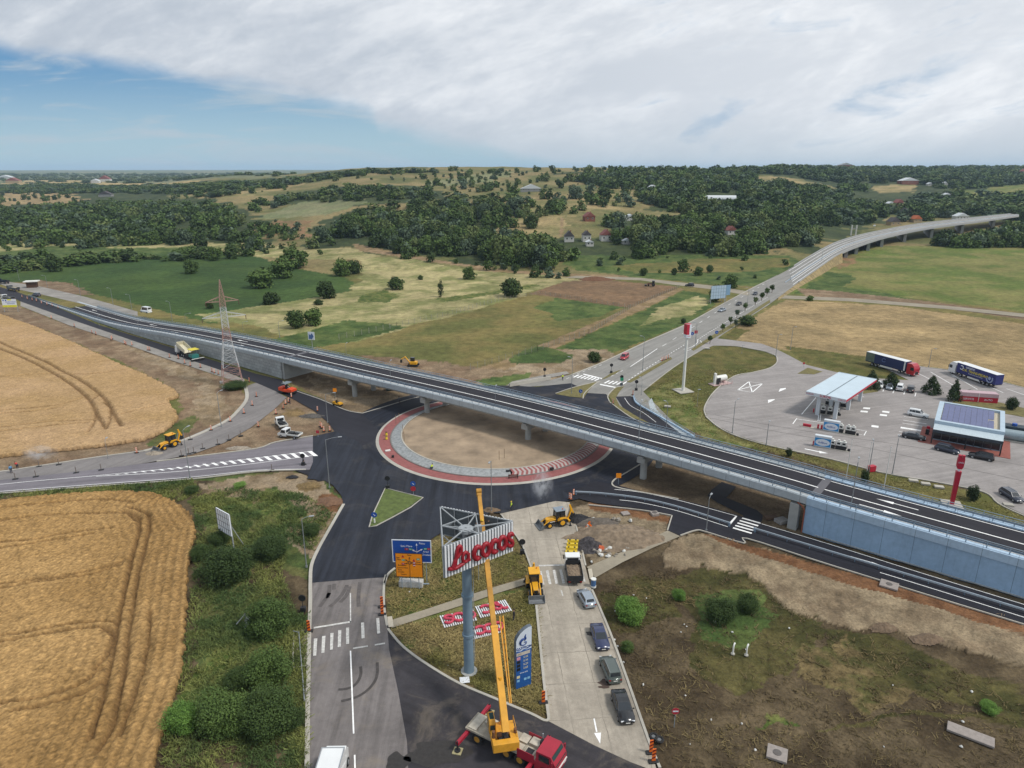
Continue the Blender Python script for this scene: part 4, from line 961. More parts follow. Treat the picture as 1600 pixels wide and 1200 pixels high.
def leafmat(name,c1_,c2_,dark=.55):
    m=bpy.data.materials.new(name);m.use_nodes=True;t=m.node_tree;b=t.nodes['Principled BSDF']
    b.inputs['Roughness'].default_value=.75;b.inputs['Specular IOR Level'].default_value=.2
    oi=N(t,'ShaderNodeObjectInfo');tcn=N(t,'ShaderNodeTexCoord')
    ad=N(t,'ShaderNodeVectorMath',operation='ADD');t.links.new(tcn.outputs['Object'],ad.inputs[0]);t.links.new(oi.outputs['Random'],ad.inputs[1])
    n=noise(t,ad.outputs[0],3.2,4,.6);g=N(t,'ShaderNodeNewGeometry');nf=noise(t,g.outputs['Position'],3.5,2,.6)
    mr=N(t,'ShaderNodeMapRange');t.links.new(n,mr.inputs[0]);mr.inputs[1].default_value=.35;mr.inputs[2].default_value=.65
    f=math_(t,'MULTIPLY',math_(t,'ADD',mr.outputs[0],oi.outputs['Random']),.5)
    c=mixc(t,f,hexc(c1_),hexc(c2_))
    k=N(t,'ShaderNodeMapRange');t.links.new(nf,k.inputs[0]);k.inputs[1].default_value=.3;k.inputs[2].default_value=.7;k.inputs[3].default_value=.72;k.inputs[4].default_value=1.3
    vn=N(t,'ShaderNodeCombineXYZ')
    for i in range(3):t.links.new(k.outputs[0],vn.inputs[i])
    t.links.new(mixc(t,1.0,c,vn.outputs[0],'MULTIPLY'),b.inputs['Base Color'])
    return m
LM=[leafmat('dark green leaves','2f3f21','46582c'),leafmat('mid green leaves','3c4f27','596e36'),leafmat('grey green leaves','40513c','5c6b54'),leafmat('bright green leaves','4b6c2e','6f8f42'),leafmat('conifer needles','28361f','3d4d2e'),leafmat('olive green leaves','4c5c34','6c7645')]
BARK=mat('bark','5a4a3a',.95,var=.25,vs=2)
def crown_mesh(name,seed,nblob,nleaf,leaf,m,flat=.8,top='round'):
    rs=np.random.RandomState(seed);bl=[]
    for i in range(nblob):
        if top=='cone':
            h=rs.uniform(.05,1);r=.42*(1-h)+.03;a=rs.uniform(0,6.28);bl.append((math.cos(a)*r*.8,math.sin(a)*r*.8,.08+.9*h,.05+.2*(1-h)))
        elif top=='column':
            h=rs.uniform(0,1);a=rs.uniform(0,6.28);r=.12*math.sin(math.pi*(.15+.8*h));bl.append((math.cos(a)*r,math.sin(a)*r,.06+.88*h,.07+.1*math.sin(math.pi*(.1+.85*h))))
        else:
            a=rs.uniform(0,6.28);h=rs.uniform(-.9,1)**1;q=math.sqrt(max(0,1-h*h*.85))*rs.uniform(.35,.8)*.5
            bl.append((math.cos(a)*q*.86,math.sin(a)*q*.86,.42+.38*h*rs.uniform(.5,1),rs.uniform(.09,.25)))
    if top=='round':bl+=[(0,0,.42,.3),(.12,.05,.2,.24),(-.1,.1,.18,.24)]
    B=np.array(bl);w=B[:,3]**2;pick=rs.choice(len(B),nleaf,p=w/w.sum())
    d=rs.normal(size=(nleaf,3));d/=np.linalg.norm(d,axis=1)[:,None]
    rad=B[pick,3]*rs.uniform(.62,1.06,nleaf)
    c=B[pick,:3]+d*rad[:,None]*np.array([1,1,flat]);c[:,2]=np.maximum(c[:,2],.03)
    n=d+rs.normal(size=(nleaf,3))*.55+np.array([0,0,.35]);n/=np.linalg.norm(n,axis=1)[:,None]
    a=np.cross(n,rs.normal(size=(nleaf,3)));a/=np.linalg.norm(a,axis=1)[:,None];b=np.cross(n,a)
    s=leaf*rs.uniform(.6,1.35,nleaf)[:,None]
    lo_,hi_=np.percentile(c,1.5,0),np.percentile(c,98.5,0);k_=np.array([.96/(hi_[0]-lo_[0]),.96/(hi_[1]-lo_[1]),1/(hi_[2]-max(lo_[2],0))]);c=(c-np.array([(hi_[0]+lo_[0])/2,(hi_[1]+lo_[1])/2,max(lo_[2],0)]))*k_
    V=np.stack([c-a*s-b*s*.7,c+a*s*.8-b*s*.8,c+a*s+b*s*.75,c-a*s*.7+b*s],1).reshape(-1,3)
    me=bpy.data.meshes.new(name);me.vertices.add(len(V));me.vertices.foreach_set('co',V.astype(np.float32).ravel())
    me.loops.add(len(V));me.loops.foreach_set('vertex_index',np.arange(len(V),dtype=np.int32));me.polygons.add(nleaf);me.polygons.foreach_set('loop_start',np.arange(nleaf,dtype=np.int32)*4)
    me.update();me.validate();me.materials.append(m);return me
CR={'near':[crown_mesh('crown',100+i,44,15000,.0145,LM[k])for i,k in enumerate((0,1,3,1))],
      'mid':[crown_mesh('crown',200+i,18,1500,.044,LM[k])for i,k in enumerate((0,1,0,2,1,5))],
      'far':[crown_mesh('crown',300+i,10,220,.088,LM[k])for i,k in enumerate((0,1,0,2,5,1))],
      'cone':[crown_mesh('crown',400,60,2200,.03,LM[4],top='cone')],'column':[crown_mesh('crown',401,20,900,.035,LM[4],top='column')],
      'ball':[crown_mesh('crown',402,30,3500,.03,LM[4])]}
def trunk_mesh(seed):
    random.seed(seed);mb=MB();mb.cyl((0,0,-.03),(.02,.01,.42),.035,.02,7)
    for i in range(4):
        a=i*1.6+random.random();mb.cyl((.01,0,.2+.05*i),(math.cos(a)*.22,math.sin(a)*.22,.5+.04*i),.016,.006,5)
    me=mb.mesh('trunk');me.materials.append(BARK);return me
TRK=[trunk_mesh(i)for i in range(3)]
def tree(loc,w,h,kind,k,label,cat_='tree',group=None,name='tree',trunk=True,sink=0,lift=0):
    r=random.uniform(0,6.28)
    t=thing(name,label,cat_,(loc[0],loc[1],loc[2]-sink),r,group)
    c=bpy.data.objects.new('crown',CR[kind][k%len(CR[kind])]);COL.objects.link(c);c.parent=t;c.scale=(w*random.uniform(.93,1.07),w*random.uniform(.93,1.07),h);c.location=(0,0,lift*h);c.scale[2]=h*(1-lift)
    if trunk:
        q=bpy.data.objects.new('trunk',TRK[k%3]);COL.objects.link(q);q.parent=t;q.scale=(h,h,h)
    return t
def pxs(p):return F/(p.y*C_+(H-p.z)*S_)
def tpx(cx_,by,wp,hp,kind,k,label='',sink=.0,**kw):
    p=T(cx_,by);s=pxs(p);wp,hp=(wp*.8,hp*.86)if kind=='near' else(wp,hp);an=(by-600)/F+PITCH
    hh_=max(.6,(hp-0.25*wp*math.sin(an))/s/math.cos(an));hh_=min(hh_,.82*wp/s)if kind=='near' else hh_
    return tree(p,wp/s,hh_,kind,k,label,sink=sink*hp/s,**kw)
G1='lone trees in the meadow'
for(a,b,c,d,k,l)in[(408,449,36,28,1,'broad round tree at the corner of the dark green field'),(300,427,20,20,3,'small round tree standing alone in the middle of the dark green field'),(85,424,24,26,0,'dark tree at the left end of the green field'),(117,409,14,12,0,'low bush on the far edge of the green field behind the dark tree'),(273,405,14,13,1,'small bush at the far edge of the green field'),(336,407,20,20,3,'round tree, left one of a pair at the green field edge'),(362,404,22,22,0,'round tree, right one of a pair at the green field edge'),(441,434,32,30,3,'bright bushy tree at the right corner of the green field'),(462,419,38,30,1,'wide tall tree behind the bright bushy tree by the green field'),(424,475,24,19,0,'dark bush on the border of green field and yellow meadow'),(511,466,26,26,0,'dark round tree alone in the yellow meadow'),(464,512,26,27,0,'dark bush, left one of the pair in the near yellow meadow'),(490,508,24,26,1,'dark bush, right one of the pair in the near yellow meadow'),(534,431,24,25,3,'loose pale green tree at the tip of the green field'),(554,427,22,20,0,'dark dense tree beside the loose pale tree'),(619,452,23,19,0,'round spreading tree in the middle of the yellow meadow'),(733,436,18,19,3,'small light green tree near the far dirt track'),(800,463,30,28,0,'dark tree at the corner of the fenced plot'),(498,476,13,8,0,'tiny dark shrub below the dark round tree'),(657,437,8,7,0,'tiny dark shrub in the upper yellow meadow'),(328,482,11,11,0,'small bush at the left tip of the yellow meadow'),(1005,430,12,11,0,'small dark bush in the grass beyond the ploughed plot'),(1091,430,13,13,1,'small round bush in the green strip by the farm track'),(1067,423,16,18,1,'green tree in the meadow before the wood'),(1053,429,9,10,0,'tiny bush beside the green meadow tree'),(1141,450,20,20,1,'leafy bush behind the rear of the billboards'),(1109,425,10,11,0,'small tree at the foot of the wood'),(1118,470,20,24,0,'dark bush left of the blue billboards'),(929,565,20,16,0,'dark round bush on the kerb of the main road'),(1068,505,8,8,0,'tiny dark ball bush at the main road kerb'),(1168,508,26,16,0,'low scrubby bush at the tan field edge'),(1265,470,10,8,1,'small bush by the field track at the right')]:
    if k==3:k=1
    tpx(a,b,c,d,'mid',k,l,group=G1)
tpx(689,464,9,25,'column',0,'slim dark cypress standing alone in the yellow meadow',group=G1)
SB='bushes on the roadside'
for(a,b,c,d,k,l)in[(983,966,52,50,2,'bright green round bush beside the parked silver hatchback'),(1126,968,54,60,0,'dark tall bush in the scrub, left one of the pair'),(1168,952,38,42,0,'smaller dark bush in the scrub, right one of the pair'),(345,850,36,40,0,'dark bush under the white billboard back'),(316,873,36,36,0,'small round dark bush at the wheat corner'),(358,906,82,62,0,'big dark bush below the white billboard back'),(423,868,62,36,0,'low wide dark bush on the verge slope'),(418,985,78,58,3,'light green bush beside the white bent sign frame'),(487,835,30,20,0,'little dark bush near the fresh kerb'),(372,1072,44,50,0,'dark shrub on the left of the verge thicket'),(420,1062,80,56,3,'light green shrub at the top of the verge thicket'),(425,1140,92,90,0,'large dark tree in the verge thicket, upper one'),(368,1225,92,100,1,'large dark tree in the verge thicket at the picture edge'),(430,1222,90,90,0,'dense tree in the verge thicket next to the road edge'),(300,1222,60,40,2,'low green shrub at the edge of the wheat'),(462,1198,50,40,0,'small shrub by the road edge at the bottom'),(300,770,26,14,0,'low weeds bush beside the west road'),(375,760,22,9,2,'small weeds clump on the bare soil bank'),(980,1015,22,22,3,'tiny grey green bush on the dry scrub'),(1060,935,24,18,2,'low green shrub left of the tall dark bush'),(1545,1110,30,16,2,'small yellow green clump in the far right scrub'),(720,842,30,26,0,'little dark bush behind the billboard frame'),(392,1185,76,76,3,'leafy green tree in the middle of the verge thicket')]:
    tpx(a,b,c,d,'near',k,l,group=SB,trunk=False,cat_='bush',name='bush',sink=.05)
CG='evergreens of the filling station'
for(a,b,c,d,kd,l)in[(1361,607,26,28,'cone','dark evergreen behind the leftmost parked white car'),(1392,606,26,24,'cone','dark evergreen behind the parked white van'),(1455,615,25,27,'cone','spreading dark evergreen on the kerb end of the car park'),(1490,626,20,32,'cone','pointed dark evergreen at the store corner'),(1580,640,15,19,'ball','clipped round evergreen behind the store'),(1517,622,17,12,'ball','low clipped bush by the red container'),(1519,781,17,22,'ball','clipped round evergreen near the red totem'),(1351,752,12,18,'ball','small round evergreen beside the red box'),(1232,712,9,12,'ball','tiny round evergreen by the station kerb')]:
    tpx(a,b,c,d,kd,0,l,group=CG,name='evergreen',cat_='evergreen',trunk=False)
for i,(a,b)in enumerate([(1107,540),(1127,522),(1139,511),(1149,500),(1162,489),(1178,480),(1188,473),(1196,466),(1204,461),(1147,515)]):
    tpx(a+2,b-3,7,13,'mid',i,lift=.45,label='young thin tree planted on the median of the main road',group='young trees on the median')
WOODS=[
 ([(500,365),(540,338),(600,330),(640,328),(700,322),(790,318),(800,332),(770,350),(760,372),(870,382),(1000,380),(1100,385),(1240,390),(1240,399),(1120,402),(940,408),(800,415),(740,412),(590,394),(490,388)],8.2,9.5,'wood'),
 ([(880,272),(1000,264),(1180,264),(1260,285),(1340,305),(1405,335),(1340,352),(1290,372),(1265,395),(1180,388),(1100,386),(960,382),(960,345),(1010,335),(1060,328),(1010,312),(990,290),(930,285)],9.5,9.5,'wood'),
 ([(-120,322),(90,322),(200,316),(330,318),(372,330),(385,345),(430,345),(440,358),(400,380),(380,388),(200,382),(-120,384)],8.6,9,'wood'),
 ([(400,318),(470,300),(640,292),(690,302),(690,314),(560,308),(470,314),(400,332)],9.5,7.5,'wood'),
 ([(700,310),(720,302),(800,304),(830,312),(780,318),(640,330),(560,345),(500,360),(580,318),(640,316)],12,7,'wood'),
 ([(-120,290),(160,292),(330,286),(520,270),(700,264),(700,266),(560,270),(470,288),(400,302),(330,312),(250,302),(-120,300)],12,6,'wood'),
 ([(1150,264),(1320,262),(1420,262),(1600,260),(1700,260),(1700,320),(1600,345),(1540,337),(1500,330),(1405,335),(1400,322),(1440,312),(1500,300),(1500,290),(1430,285),(1360,292),(1300,290),(1200,272)],15,10,'wood'),
 ([(1455,330),(1600,300),(1700,300),(1700,330),(1590,332),(1450,345),(1400,348)],11,9,'wood'),
 ([(1455,384),(1480,370),(1540,362),(1600,345),(1700,345),(1700,388),(1600,388),(1500,388)],8,9,'wood'),
 ([(800,382),(870,388),(870,405),(860,422),(840,415),(790,412)],8,12,'wood'),
 ([(0,398),(80,390),(200,390),(330,386),(400,392),(330,396),(270,400),(150,412),(40,428),(0,430)],7.5,5,'scrub'),
 ([(-120,398),(0,398),(0,440),(-120,450)],8,6,'scrub'),
 ([(380,372),(430,376),(500,384),(590,394),(560,398),(470,395),(400,388)],10,6,'scrub'),
 ([(840,318),(880,318),(885,334),(868,340),(845,330)],9,8,'wood'),
 ([(925,312),(950,310),(945,318),(925,318)],9,8,'wood'),
 ([(-200,281),(330,277),(480,272),(420,270),(-200,271)],40,7,'far')]
CLEAR=[([(1100,300),(1150,302),(1150,322),(1100,322)]),([(1180,270),(1310,290),(1314,302),(1250,296),(1190,284)]),([(1350,288),(1440,284),(1440,303),(1360,306)]),([(1150,312),(1200,312),(1200,322),(1150,322)]),([(960,336),(1060,330),(1060,347),(960,350)]),([(1490,296),(1600,288),(1700,284),(1700,310),(1510,312)]),([(1270,355),(1330,352),(1380,360),(1330,378),(1280,385)])]
CLP=[[T(*p)for p in q]for q in CLEAR]
HPX=[(889,377,9),(919,380,12),(946,376,12),(921,345,10),(984,344,12),(979,381,8),(1141,366,12),(830,299,26),(1019,298,12),(1418,288,34),(1390,321,12),(1403,321,16),(1413,336,14),(1395,352,14),(1430,347,14),(1500,343,18),(1478,308,20),(1452,290,16),(1475,289,16),(1125,312,36)]
ALL=[]
rs=np.random.RandomState(5)
for poly,sp,hh,lab in WOODS:
    mid_=sum(p[1]for p in poly)/len(poly)
    P=[T(a,b+(.85*hh*F/T(a,b).y if b<mid_ else 0))for a,b in poly];xs,ys2=[p.x for p in P],[p.y for p in P]
    n=int((max(xs)-min(xs))*(max(ys2)-min(ys2))/(sp*sp));
    n=min(n,60000);X=rs.uniform(min(xs),max(xs),n);Y=rs.uniform(min(ys2),max(ys2),n)
    jj=(fbm(X/30,Y/30,7)-.5)*22
    m=inpoly(X+jj,Y+jj,P)&(fbm(X/38,Y/38,9)>{'wood':.36,'far':.5}.get(lab,.44))
    for q in CLP:m&=~inpoly(X,Y,q)
    for hx_,hy_,hw in HPX:
        q=T(hx_,hy_);m&=~((np.abs(X-q.x*Y/q.y)<hw*.5+2)&(Y>q.y-9-hh*6.5)&(Y<q.y+hw*.6))
    if hh<8 or lab=='scrub':m&=rs.uniform(size=n)<.75
    X,Y=X[m],Y[m];Zz=hgt(X,Y)
    S=rs.lognormal(0,.26,len(X));S=np.minimum(S,1.5)
    for a,b,c,s in zip(X,Y,Zz,S):ALL.append((a,b,c,hh*.86*s,(max(sp*.92,hh*.8)*1.12 if lab!='far' else 16)*s**.8,lab))
def scatter(poly,n,hh,lab):
    P=[T(*p)for p in poly];xs,ys2=[p.x for p in P],[p.y for p in P];k=0;tries=0
    while k<n and tries<60*n:
        tries+=1
        a,b=rs.uniform(min(xs),max(xs)),rs.uniform(min(ys2),max(ys2))
        if inpoly(np.array([a]),np.array([b]),P)[0]and fbm(np.array([a/50]),np.array([b/50]),14)[0]>.42:
            s=rs.lognormal(0,.35);ALL.append((a,b,hz(a,b),hh*s,hh*1.05*s,lab));k+=1
scatter([(470,290),(560,274),(700,266),(960,264),(1010,290),(1000,300),(880,314),(700,298),(640,286)],150,4.6,'hill')
scatter([(800,306),(880,312),(1010,298),(1000,322),(930,330),(880,340),(875,372),(780,372),(770,350),(800,332)],45,7,'hill')
scatter([(660,284),(800,268),(800,300),(700,300)],60,5,'hill')
scatter([(-60,302),(110,302),(140,316),(60,322),(-60,322)],60,5,'hill')
scatter([(240,300),(470,288),(440,300),(280,316)],60,5,'hill')
scatter([(400,350),(430,346),(490,348),(480,372),(420,380),(392,365)],25,4,'hill')
scatter([(560,398),(640,404),(800,418),(900,430),(860,440),(700,412),(560,402)],20,3.5,'hill')
scatter([(0,378),(200,377),(400,384),(560,398),(400,400),(200,388),(0,394)],70,4.5,'scrub')
scatter([(880,402),(1100,400),(1240,404),(1200,440),(1110,440),(960,426)],16,2.5,'scrub')
A=np.array([(q[0],q[1],q[2],q[3],q[4])for q in ALL]);labs=['wood' if q[5]=='far' else q[5]for q in ALL]
app=A[:,3]*A[:,4]/(A[:,1]**2+A[:,0]**2)*np.where(np.abs(A[:,0])<A[:,1]*.80,1,.01)
order=np.argsort(-app)
NIND=235
LB={'wood':('dense tree in the nearest wood at the foot of the hill','tree','trees of the nearest wood'),'scrub':('low bushy tree in the scrub belt beyond the green field','tree','scrub trees beyond the green field'),'hill':('small lone tree dotted over the dry hillside','tree','lone trees on the dry hill')}
for i in order[:NIND]:
    a,b,c,h_,w_=A[i];l,ct_,gp=LB[labs[i]]
    tree((a,b,c),w_,h_*1.08,'mid',int(rs.randint(6)),l,ct_,gp,trunk=(labs[i]!='scrub'),sink=.3)
rest=order[NIND:]
print('TREES',len(A))
src=bpy.data.collections.new('crowns')
for i,me_ in enumerate(CR['far']):
    o=bpy.data.objects.new('crown_%d'%i,me_);src.objects.link(o)
P=A[rest];me=bpy.data.meshes.new('woodland');me.vertices.add(len(P));co=P[:,:3].copy();co[:,2]-=.4
me.vertices.foreach_set('co',co.astype(np.float32).ravel())
for nm,v in(('sx',P[:,4]),('sz',P[:,3]*1.08),('rz',rs.uniform(0,6.28,len(P)))):
    at_=me.attributes.new(nm,'FLOAT','POINT');at_.data.foreach_set('value',v.astype(np.float32))
at_=me.attributes.new('pick','INT','POINT');at_.data.foreach_set('value',rs.randint(0,6,len(P)).astype(np.int32))
wo_=bpy.data.objects.new('woodland',me);COL.objects.link(wo_);tag(wo_,'dark green woodland covering the far hillsides and valley','woodland',kind='stuff')
ng=bpy.data.node_groups.new('woodland','GeometryNodeTree');ng.interface.new_socket('Geometry',in_out='INPUT',socket_type='NodeSocketGeometry');ng.interface.new_socket('Geometry',in_out='OUTPUT',socket_type='NodeSocketGeometry')
gi,gou=ng.nodes.new('NodeGroupInput'),ng.nodes.new('NodeGroupOutput')
ip=ng.nodes.new('GeometryNodeInstanceOnPoints');ci=ng.nodes.new('GeometryNodeCollectionInfo');ci.inputs[0].default_value=src;ci.inputs[1].default_value=True;ci.inputs[2].default_value=True
def na(nm,ty='FLOAT'):n=ng.nodes.new('GeometryNodeInputNamedAttribute');n.data_type=ty;n.inputs[0].default_value=nm;return n.outputs[0]
ng.links.new(gi.outputs[0],ip.inputs['Points']);ng.links.new(ci.outputs[0],ip.inputs['Instance']);ip.inputs['Pick Instance'].default_value=True
ng.links.new(na('pick','INT'),ip.inputs['Instance Index'])
cs=ng.nodes.new('ShaderNodeCombineXYZ');sxn=na('sx');ng.links.new(sxn,cs.inputs[0]);ng.links.new(sxn,cs.inputs[1]);ng.links.new(na('sz'),cs.inputs[2]);ng.links.new(cs.outputs[0],ip.inputs['Scale'])
cr_=ng.nodes.new('ShaderNodeCombineXYZ');ng.links.new(na('rz'),cr_.inputs[2]);ng.links.new(cr_.outputs[0],ip.inputs['Rotation'])
ng.links.new(ip.outputs[0],gou.inputs[0])
md=wo_.modifiers.new('trees','NODES');md.node_group=ng
TYRE=mat('black tyre rubber','232323',.9,var=.2);RIM=mat('silver rim','a5a8ab',.4,metal=.6,var=.05)
GLASS=mat('dark tinted glass',(.02,.025,.03),.08,var=.1,spec=.7);LAMPW=mat('clear headlamp','d5d8da',.15,var=.05,spec=.8)
LAMPR=mat('red tail lamp','8e1a1a',.3,var=.1);PLATE=mat('white number plate','d8d8d2',.5,var=.05);BLK=mat('black plastic','1e1f21',.6,var=.15)
DKM=mat('dark machine metal','2d2e30',.6,metal=.3,var=.2);GRY=mat('grey machine metal','6d7072',.6,metal=.3,var=.15)
def paintm(name,h):return mat(name,h,.28,var=.05,vs=.8,coat=.6)
WHT=paintm('white vehicle paint','dcdedd');SILV=mat('silver paint','9aa4ae',.3,metal=.5,var=.05,coat=.6);NAVY=paintm('navy paint','262f52');BLKP=paintm('black paint','16181c')
GRYP=mat('grey green paint','5c6561',.35,metal=.4,var=.05,coat=.5);REDP2=paintm('red vehicle paint','a5192a');DBLUE=paintm('dark blue paint','232a3a')
YEL=mat('yellow machine paint','d39a1e',.45,var=.14,vs=1.2);ORG=mat('orange machine paint','d4471c',.45,var=.1);CRY=mat('crane yellow paint','d0962b',.5,var=.16,vs=1.1);CRR=mat('dull red paint','9c2335',.45,var=.12,vs=1)
def qd(mb,c,u0,u1,v0,v1,off=.014,mat=0):
    a,b,d,e=[Vector(p)for p in c];n=(b-a).cross(e-a).normalized()*off
    f=lambda u,v:a.lerp(b,u).lerp(e.lerp(d,u),v)+n
    mb.add([f(u0,v0),f(u1,v0),f(u1,v1),f(u0,v1)],[(0,1,2,3)],mat)
def wheel(parent,x,y,r,w,s,rim=RIM,seg=16):
    mb=MB();mb.cyl((x,y-w/2,r),(x,y+w/2,r),r,n=seg);o=mb.obj('wheel',TYRE,parent)
    mb=MB();mb.cyl((x,y+s*w*.42,r),(x,y+s*(w*.5+.015),r),r*.62,r*.55,n=seg);mb.obj('rim',rim,o)
    return o
CARS={
 'sedan':(4.75,1.84,1.45,1.30,.85,1.35,.55,.98),'hatch':(4.15,1.74,1.47,1.0,.8,.55,.12,.98),'estate':(4.7,1.8,1.5,1.15,.8,.45,.1,1.0),
 'mpv':(4.5,1.82,1.68,.85,.85,.35,.1,1.02),'van':(4.4,1.8,1.85,.75,.8,.2,.06,1.05),'suv':(4.7,1.9,1.75,1.2,.75,.45,.12,1.08),'bigvan':(5.6,2.05,2.5,.7,.75,.1,.04,1.2)}
def car(kind,m,loc,rz,label,group=None,cat_='car',rails=False,panel=False,name='car'):
    Ln,Wd,Hh,bn,ws,re,rb,dk=CARS[kind];h=Ln/2;w=Wd/2
    t=thing(name,label,cat_,loc,rz,group)
    def sec(x,zb,zm,zt,wb,wt):return[(x,-wb*.94,zb),(x,-wb,zm),(x,-wt,zt),(x,wt,zt),(x,wb,zm),(x,wb*.94,zb)]
    cz=.86 if kind not in('van','bigvan','suv')else.98
    S=[sec(h,.38,.5,.6,w*.74,w*.66),sec(h-.12,.24,.5,.7,w*.9,w*.82),sec(h-.45,.2,.55,.78,w*.99,w*.92),sec(h-bn,.2,.6,cz+.04,w,w*.93),
         sec(0,.2,.62,dk-.03,w,w*.94),sec(-h+.75,.2,.62,dk,w,w*.93),sec(-h+.2,.26,.6,dk,w*.97,w*.88),sec(-h+.02,.36,.6,dk-.12,w*.9,w*.8)]
    mb=MB();mb.loft(S,0,True)
    xf,x1,x2,xb=h-bn,h-bn-ws,-h+re,-h+rb;zb=dk-.06;zt=Hh
    A=[Vector((xf,s*w*.9,cz+.02))for s in(-1,1)];B=[Vector((x1,s*w*.74,zt-.04))for s in(-1,1)];Bm=[Vector(((x1+x2)/2,s*w*.75,zt))for s in(-1,1)];Cc=[Vector((x2,s*w*.72,zt-.05))for s in(-1,1)];D=[Vector((xb,s*w*.86,zb))for s in(-1,1)]
    V=A+B+Bm+Cc+D
    mb.add(V,[(0,1,3,2),(2,3,5,4),(4,5,7,6),(6,7,9,8),(0,2,4,6,8),(9,7,5,3,1)])
    mb.obj('body',m,t)
    mb=MB();qd(mb,(A[0],A[1],B[1],B[0]),.07,.93,.08,.95);mb.obj('windscreen',GLASS,t)
    mb=MB();qd(mb,(D[1],D[0],Cc[0],Cc[1]),.1,.9,.34 if kind in('hatch','estate','mpv','van','suv','bigvan')else.12,.93);mb.obj('rear_window',GLASS,t)
    for s in(0,1):
        lo0,lo1=A[s].lerp(D[s],.1),A[s].lerp(D[s],.93);up0,up1=B[s].lerp(Cc[s],.0),B[s].lerp(Cc[s],.97)
        c=(lo0,lo1,up1,up0)if s==1 else(lo1,lo0,up0,up1)
        mb=MB();cuts=((.05,.44),(.47,.74),(.77,.94))if not panel else((.05,.4),)
        for a,b in cuts:
            if s==0:a,b=1-b,1-a
            qd(mb,c,a,b,.12,.88,.02)
        mb.obj('side_window',GLASS,t)
    wr=.33 if kind!='bigvan' else.36
    for x in(h-.85,-h+.85):
        for s in(-1,1):wheel(t,x,s*(w-.1),wr,.22,s)
    for s in(-1,1):
        mb=MB();mb.bc((h-.11,s*w*.66,.63),(.16,.34,.13),rz=-s*.35);mb.obj('headlight',LAMPW,t,bevel=.02)
        mb=MB();mb.bc((-h+.07,s*w*.74,dk-.22),(.14,.24,.2));mb.obj('tail_light',LAMPR,t,bevel=.02)
        mb=MB();mb.bc((xf-.22,s*(w+.07),cz+.1),(.12,.2,.14));mb.obj('mirror',m,t,bevel=.03)
        if rails:mb=MB();mb.tube([(x1-.1,s*w*.72,zt),(x1-.2,s*w*.7,zt+.06),(x2+.2,s*w*.68,zt+.06),(x2+.05,s*w*.68,zt-.02)],.025,6);mb.obj('roof_rail',RIM,t)
    mb=MB();mb.bc((h+.005,0,.45),(.03,.5,.11));mb.obj('number_plate',PLATE,t);mb=MB();mb.bc((-h,0,.68),(.03,.5,.11));mb.obj('number_plate',PLATE,t)
    mb=MB();mb.bc((h-.03,0,.56),(.06,w*.9,.12));mb.obj('grille',BLK,t)
    mb=MB();mb.bc((-h+.06,0,.42),(.12,w*1.5,.16));mb.obj('bumper',BLK if panel else m,t,bevel=.03)
    return t
def carp(kind,m,front,rear,label,**k):
    a,b=G(*front),G(*rear);c=(a+b)/2;c.z=k.pop('z',.03);return car(kind,m,c,heading(b,a),label,**k)
carp('hatch',SILV,(907,924),(925,956),'silver hatchback parked on the concrete road next to the blue bin',group='cars parked along the concrete road')
carp('sedan',NAVY,(944,1022),(930,980),'navy blue sedan facing the camera behind the grey people carrier',group='cars parked along the concrete road')
carp('mpv',GRYP,(945,1031),(962,1073),'grey green people carrier with silver roof rails parked between two dark sedans',group='cars parked along the concrete road',rails=True)
carp('sedan',BLKP,(983,1141),(963,1081),'black sedan facing the camera nearest on the concrete road',group='cars parked along the concrete road')
S3=lambda x,y:(1400+x/8,600+y/8);Q4=lambda x,y:(1200+x/4,500+y/4)
carp('hatch',WHT,Q4(690,440),Q4(706,398),'white hatchback facing out, leftmost in the row of four parked cars',group='cars in the parking row')
carp('hatch',SILV,Q4(752,445),Q4(766,415),'pale silver small car, second in the row of four parked cars',group='cars in the parking row')
carp('van',WHT,Q4(830,415),Q4(815,458),'small white delivery van showing its rear doors in the parking row',group='cars in the parking row',panel=True,cat_='van',name='van')
carp('suv',BLKP,Q4(895,425),Q4(884,466),'black car with its rear towards the store, rightmost in the parking row',group='cars in the parking row')
carp('suv',WHT,S3(405,430),S3(135,380),'white four wheel drive estate beside the parking bays left of the store',group='cars at the store',rails=True)
carp('sedan',BLKP,S3(340,705),S3(95,660),'black coupe parked at the brick corner left of the store',group='cars at the store')
carp('estate',DBLUE,S3(785,885),S3(490,810),'dark blue estate with silver rails in front of the store entrance',group='cars at the store',rails=True)
carp('estate',BLKP,S3(910,905),S3(1210,965),'black estate facing left at the right half of the store front',group='cars at the store')
carp('estate',DBLUE,(1598,790),(1562,768),'navy estate with roof rails parked alone by the grass at the right picture edge',rails=True)
carp('van',REDP2,(968,566),(983,556),'bright red van driving towards the roundabout on the main road',name='van',cat_='van')
carp('bigvan',WHT,(222,495.5),(238,498.5),'white van driving on the overpass ramp by the pylon',name='van',cat_='van',z=2.3)
carp('suv',DBLUE,(52,463),(62,464),'dark car on the far left end of the overpass road',z=.2)
carp('sedan',SILV,(1125,487.5),(1131,485.5),'silver car on the main road below the billboards')
carp('suv',BLKP,(1071,447),(1084,447.5),'black pickup like car on the farm track behind the ploughed plot')
carp('hatch',WHT,(1362,369),(1366,366),'white car crossing the far viaduct',z=8)
carp('hatch',DBLUE,(1178,462),(1182,459),'dark car on the main road before the crossing')
carp('sedan',BLKP,(1152,478),(1157,475),'black car on the main road beside the median trees')
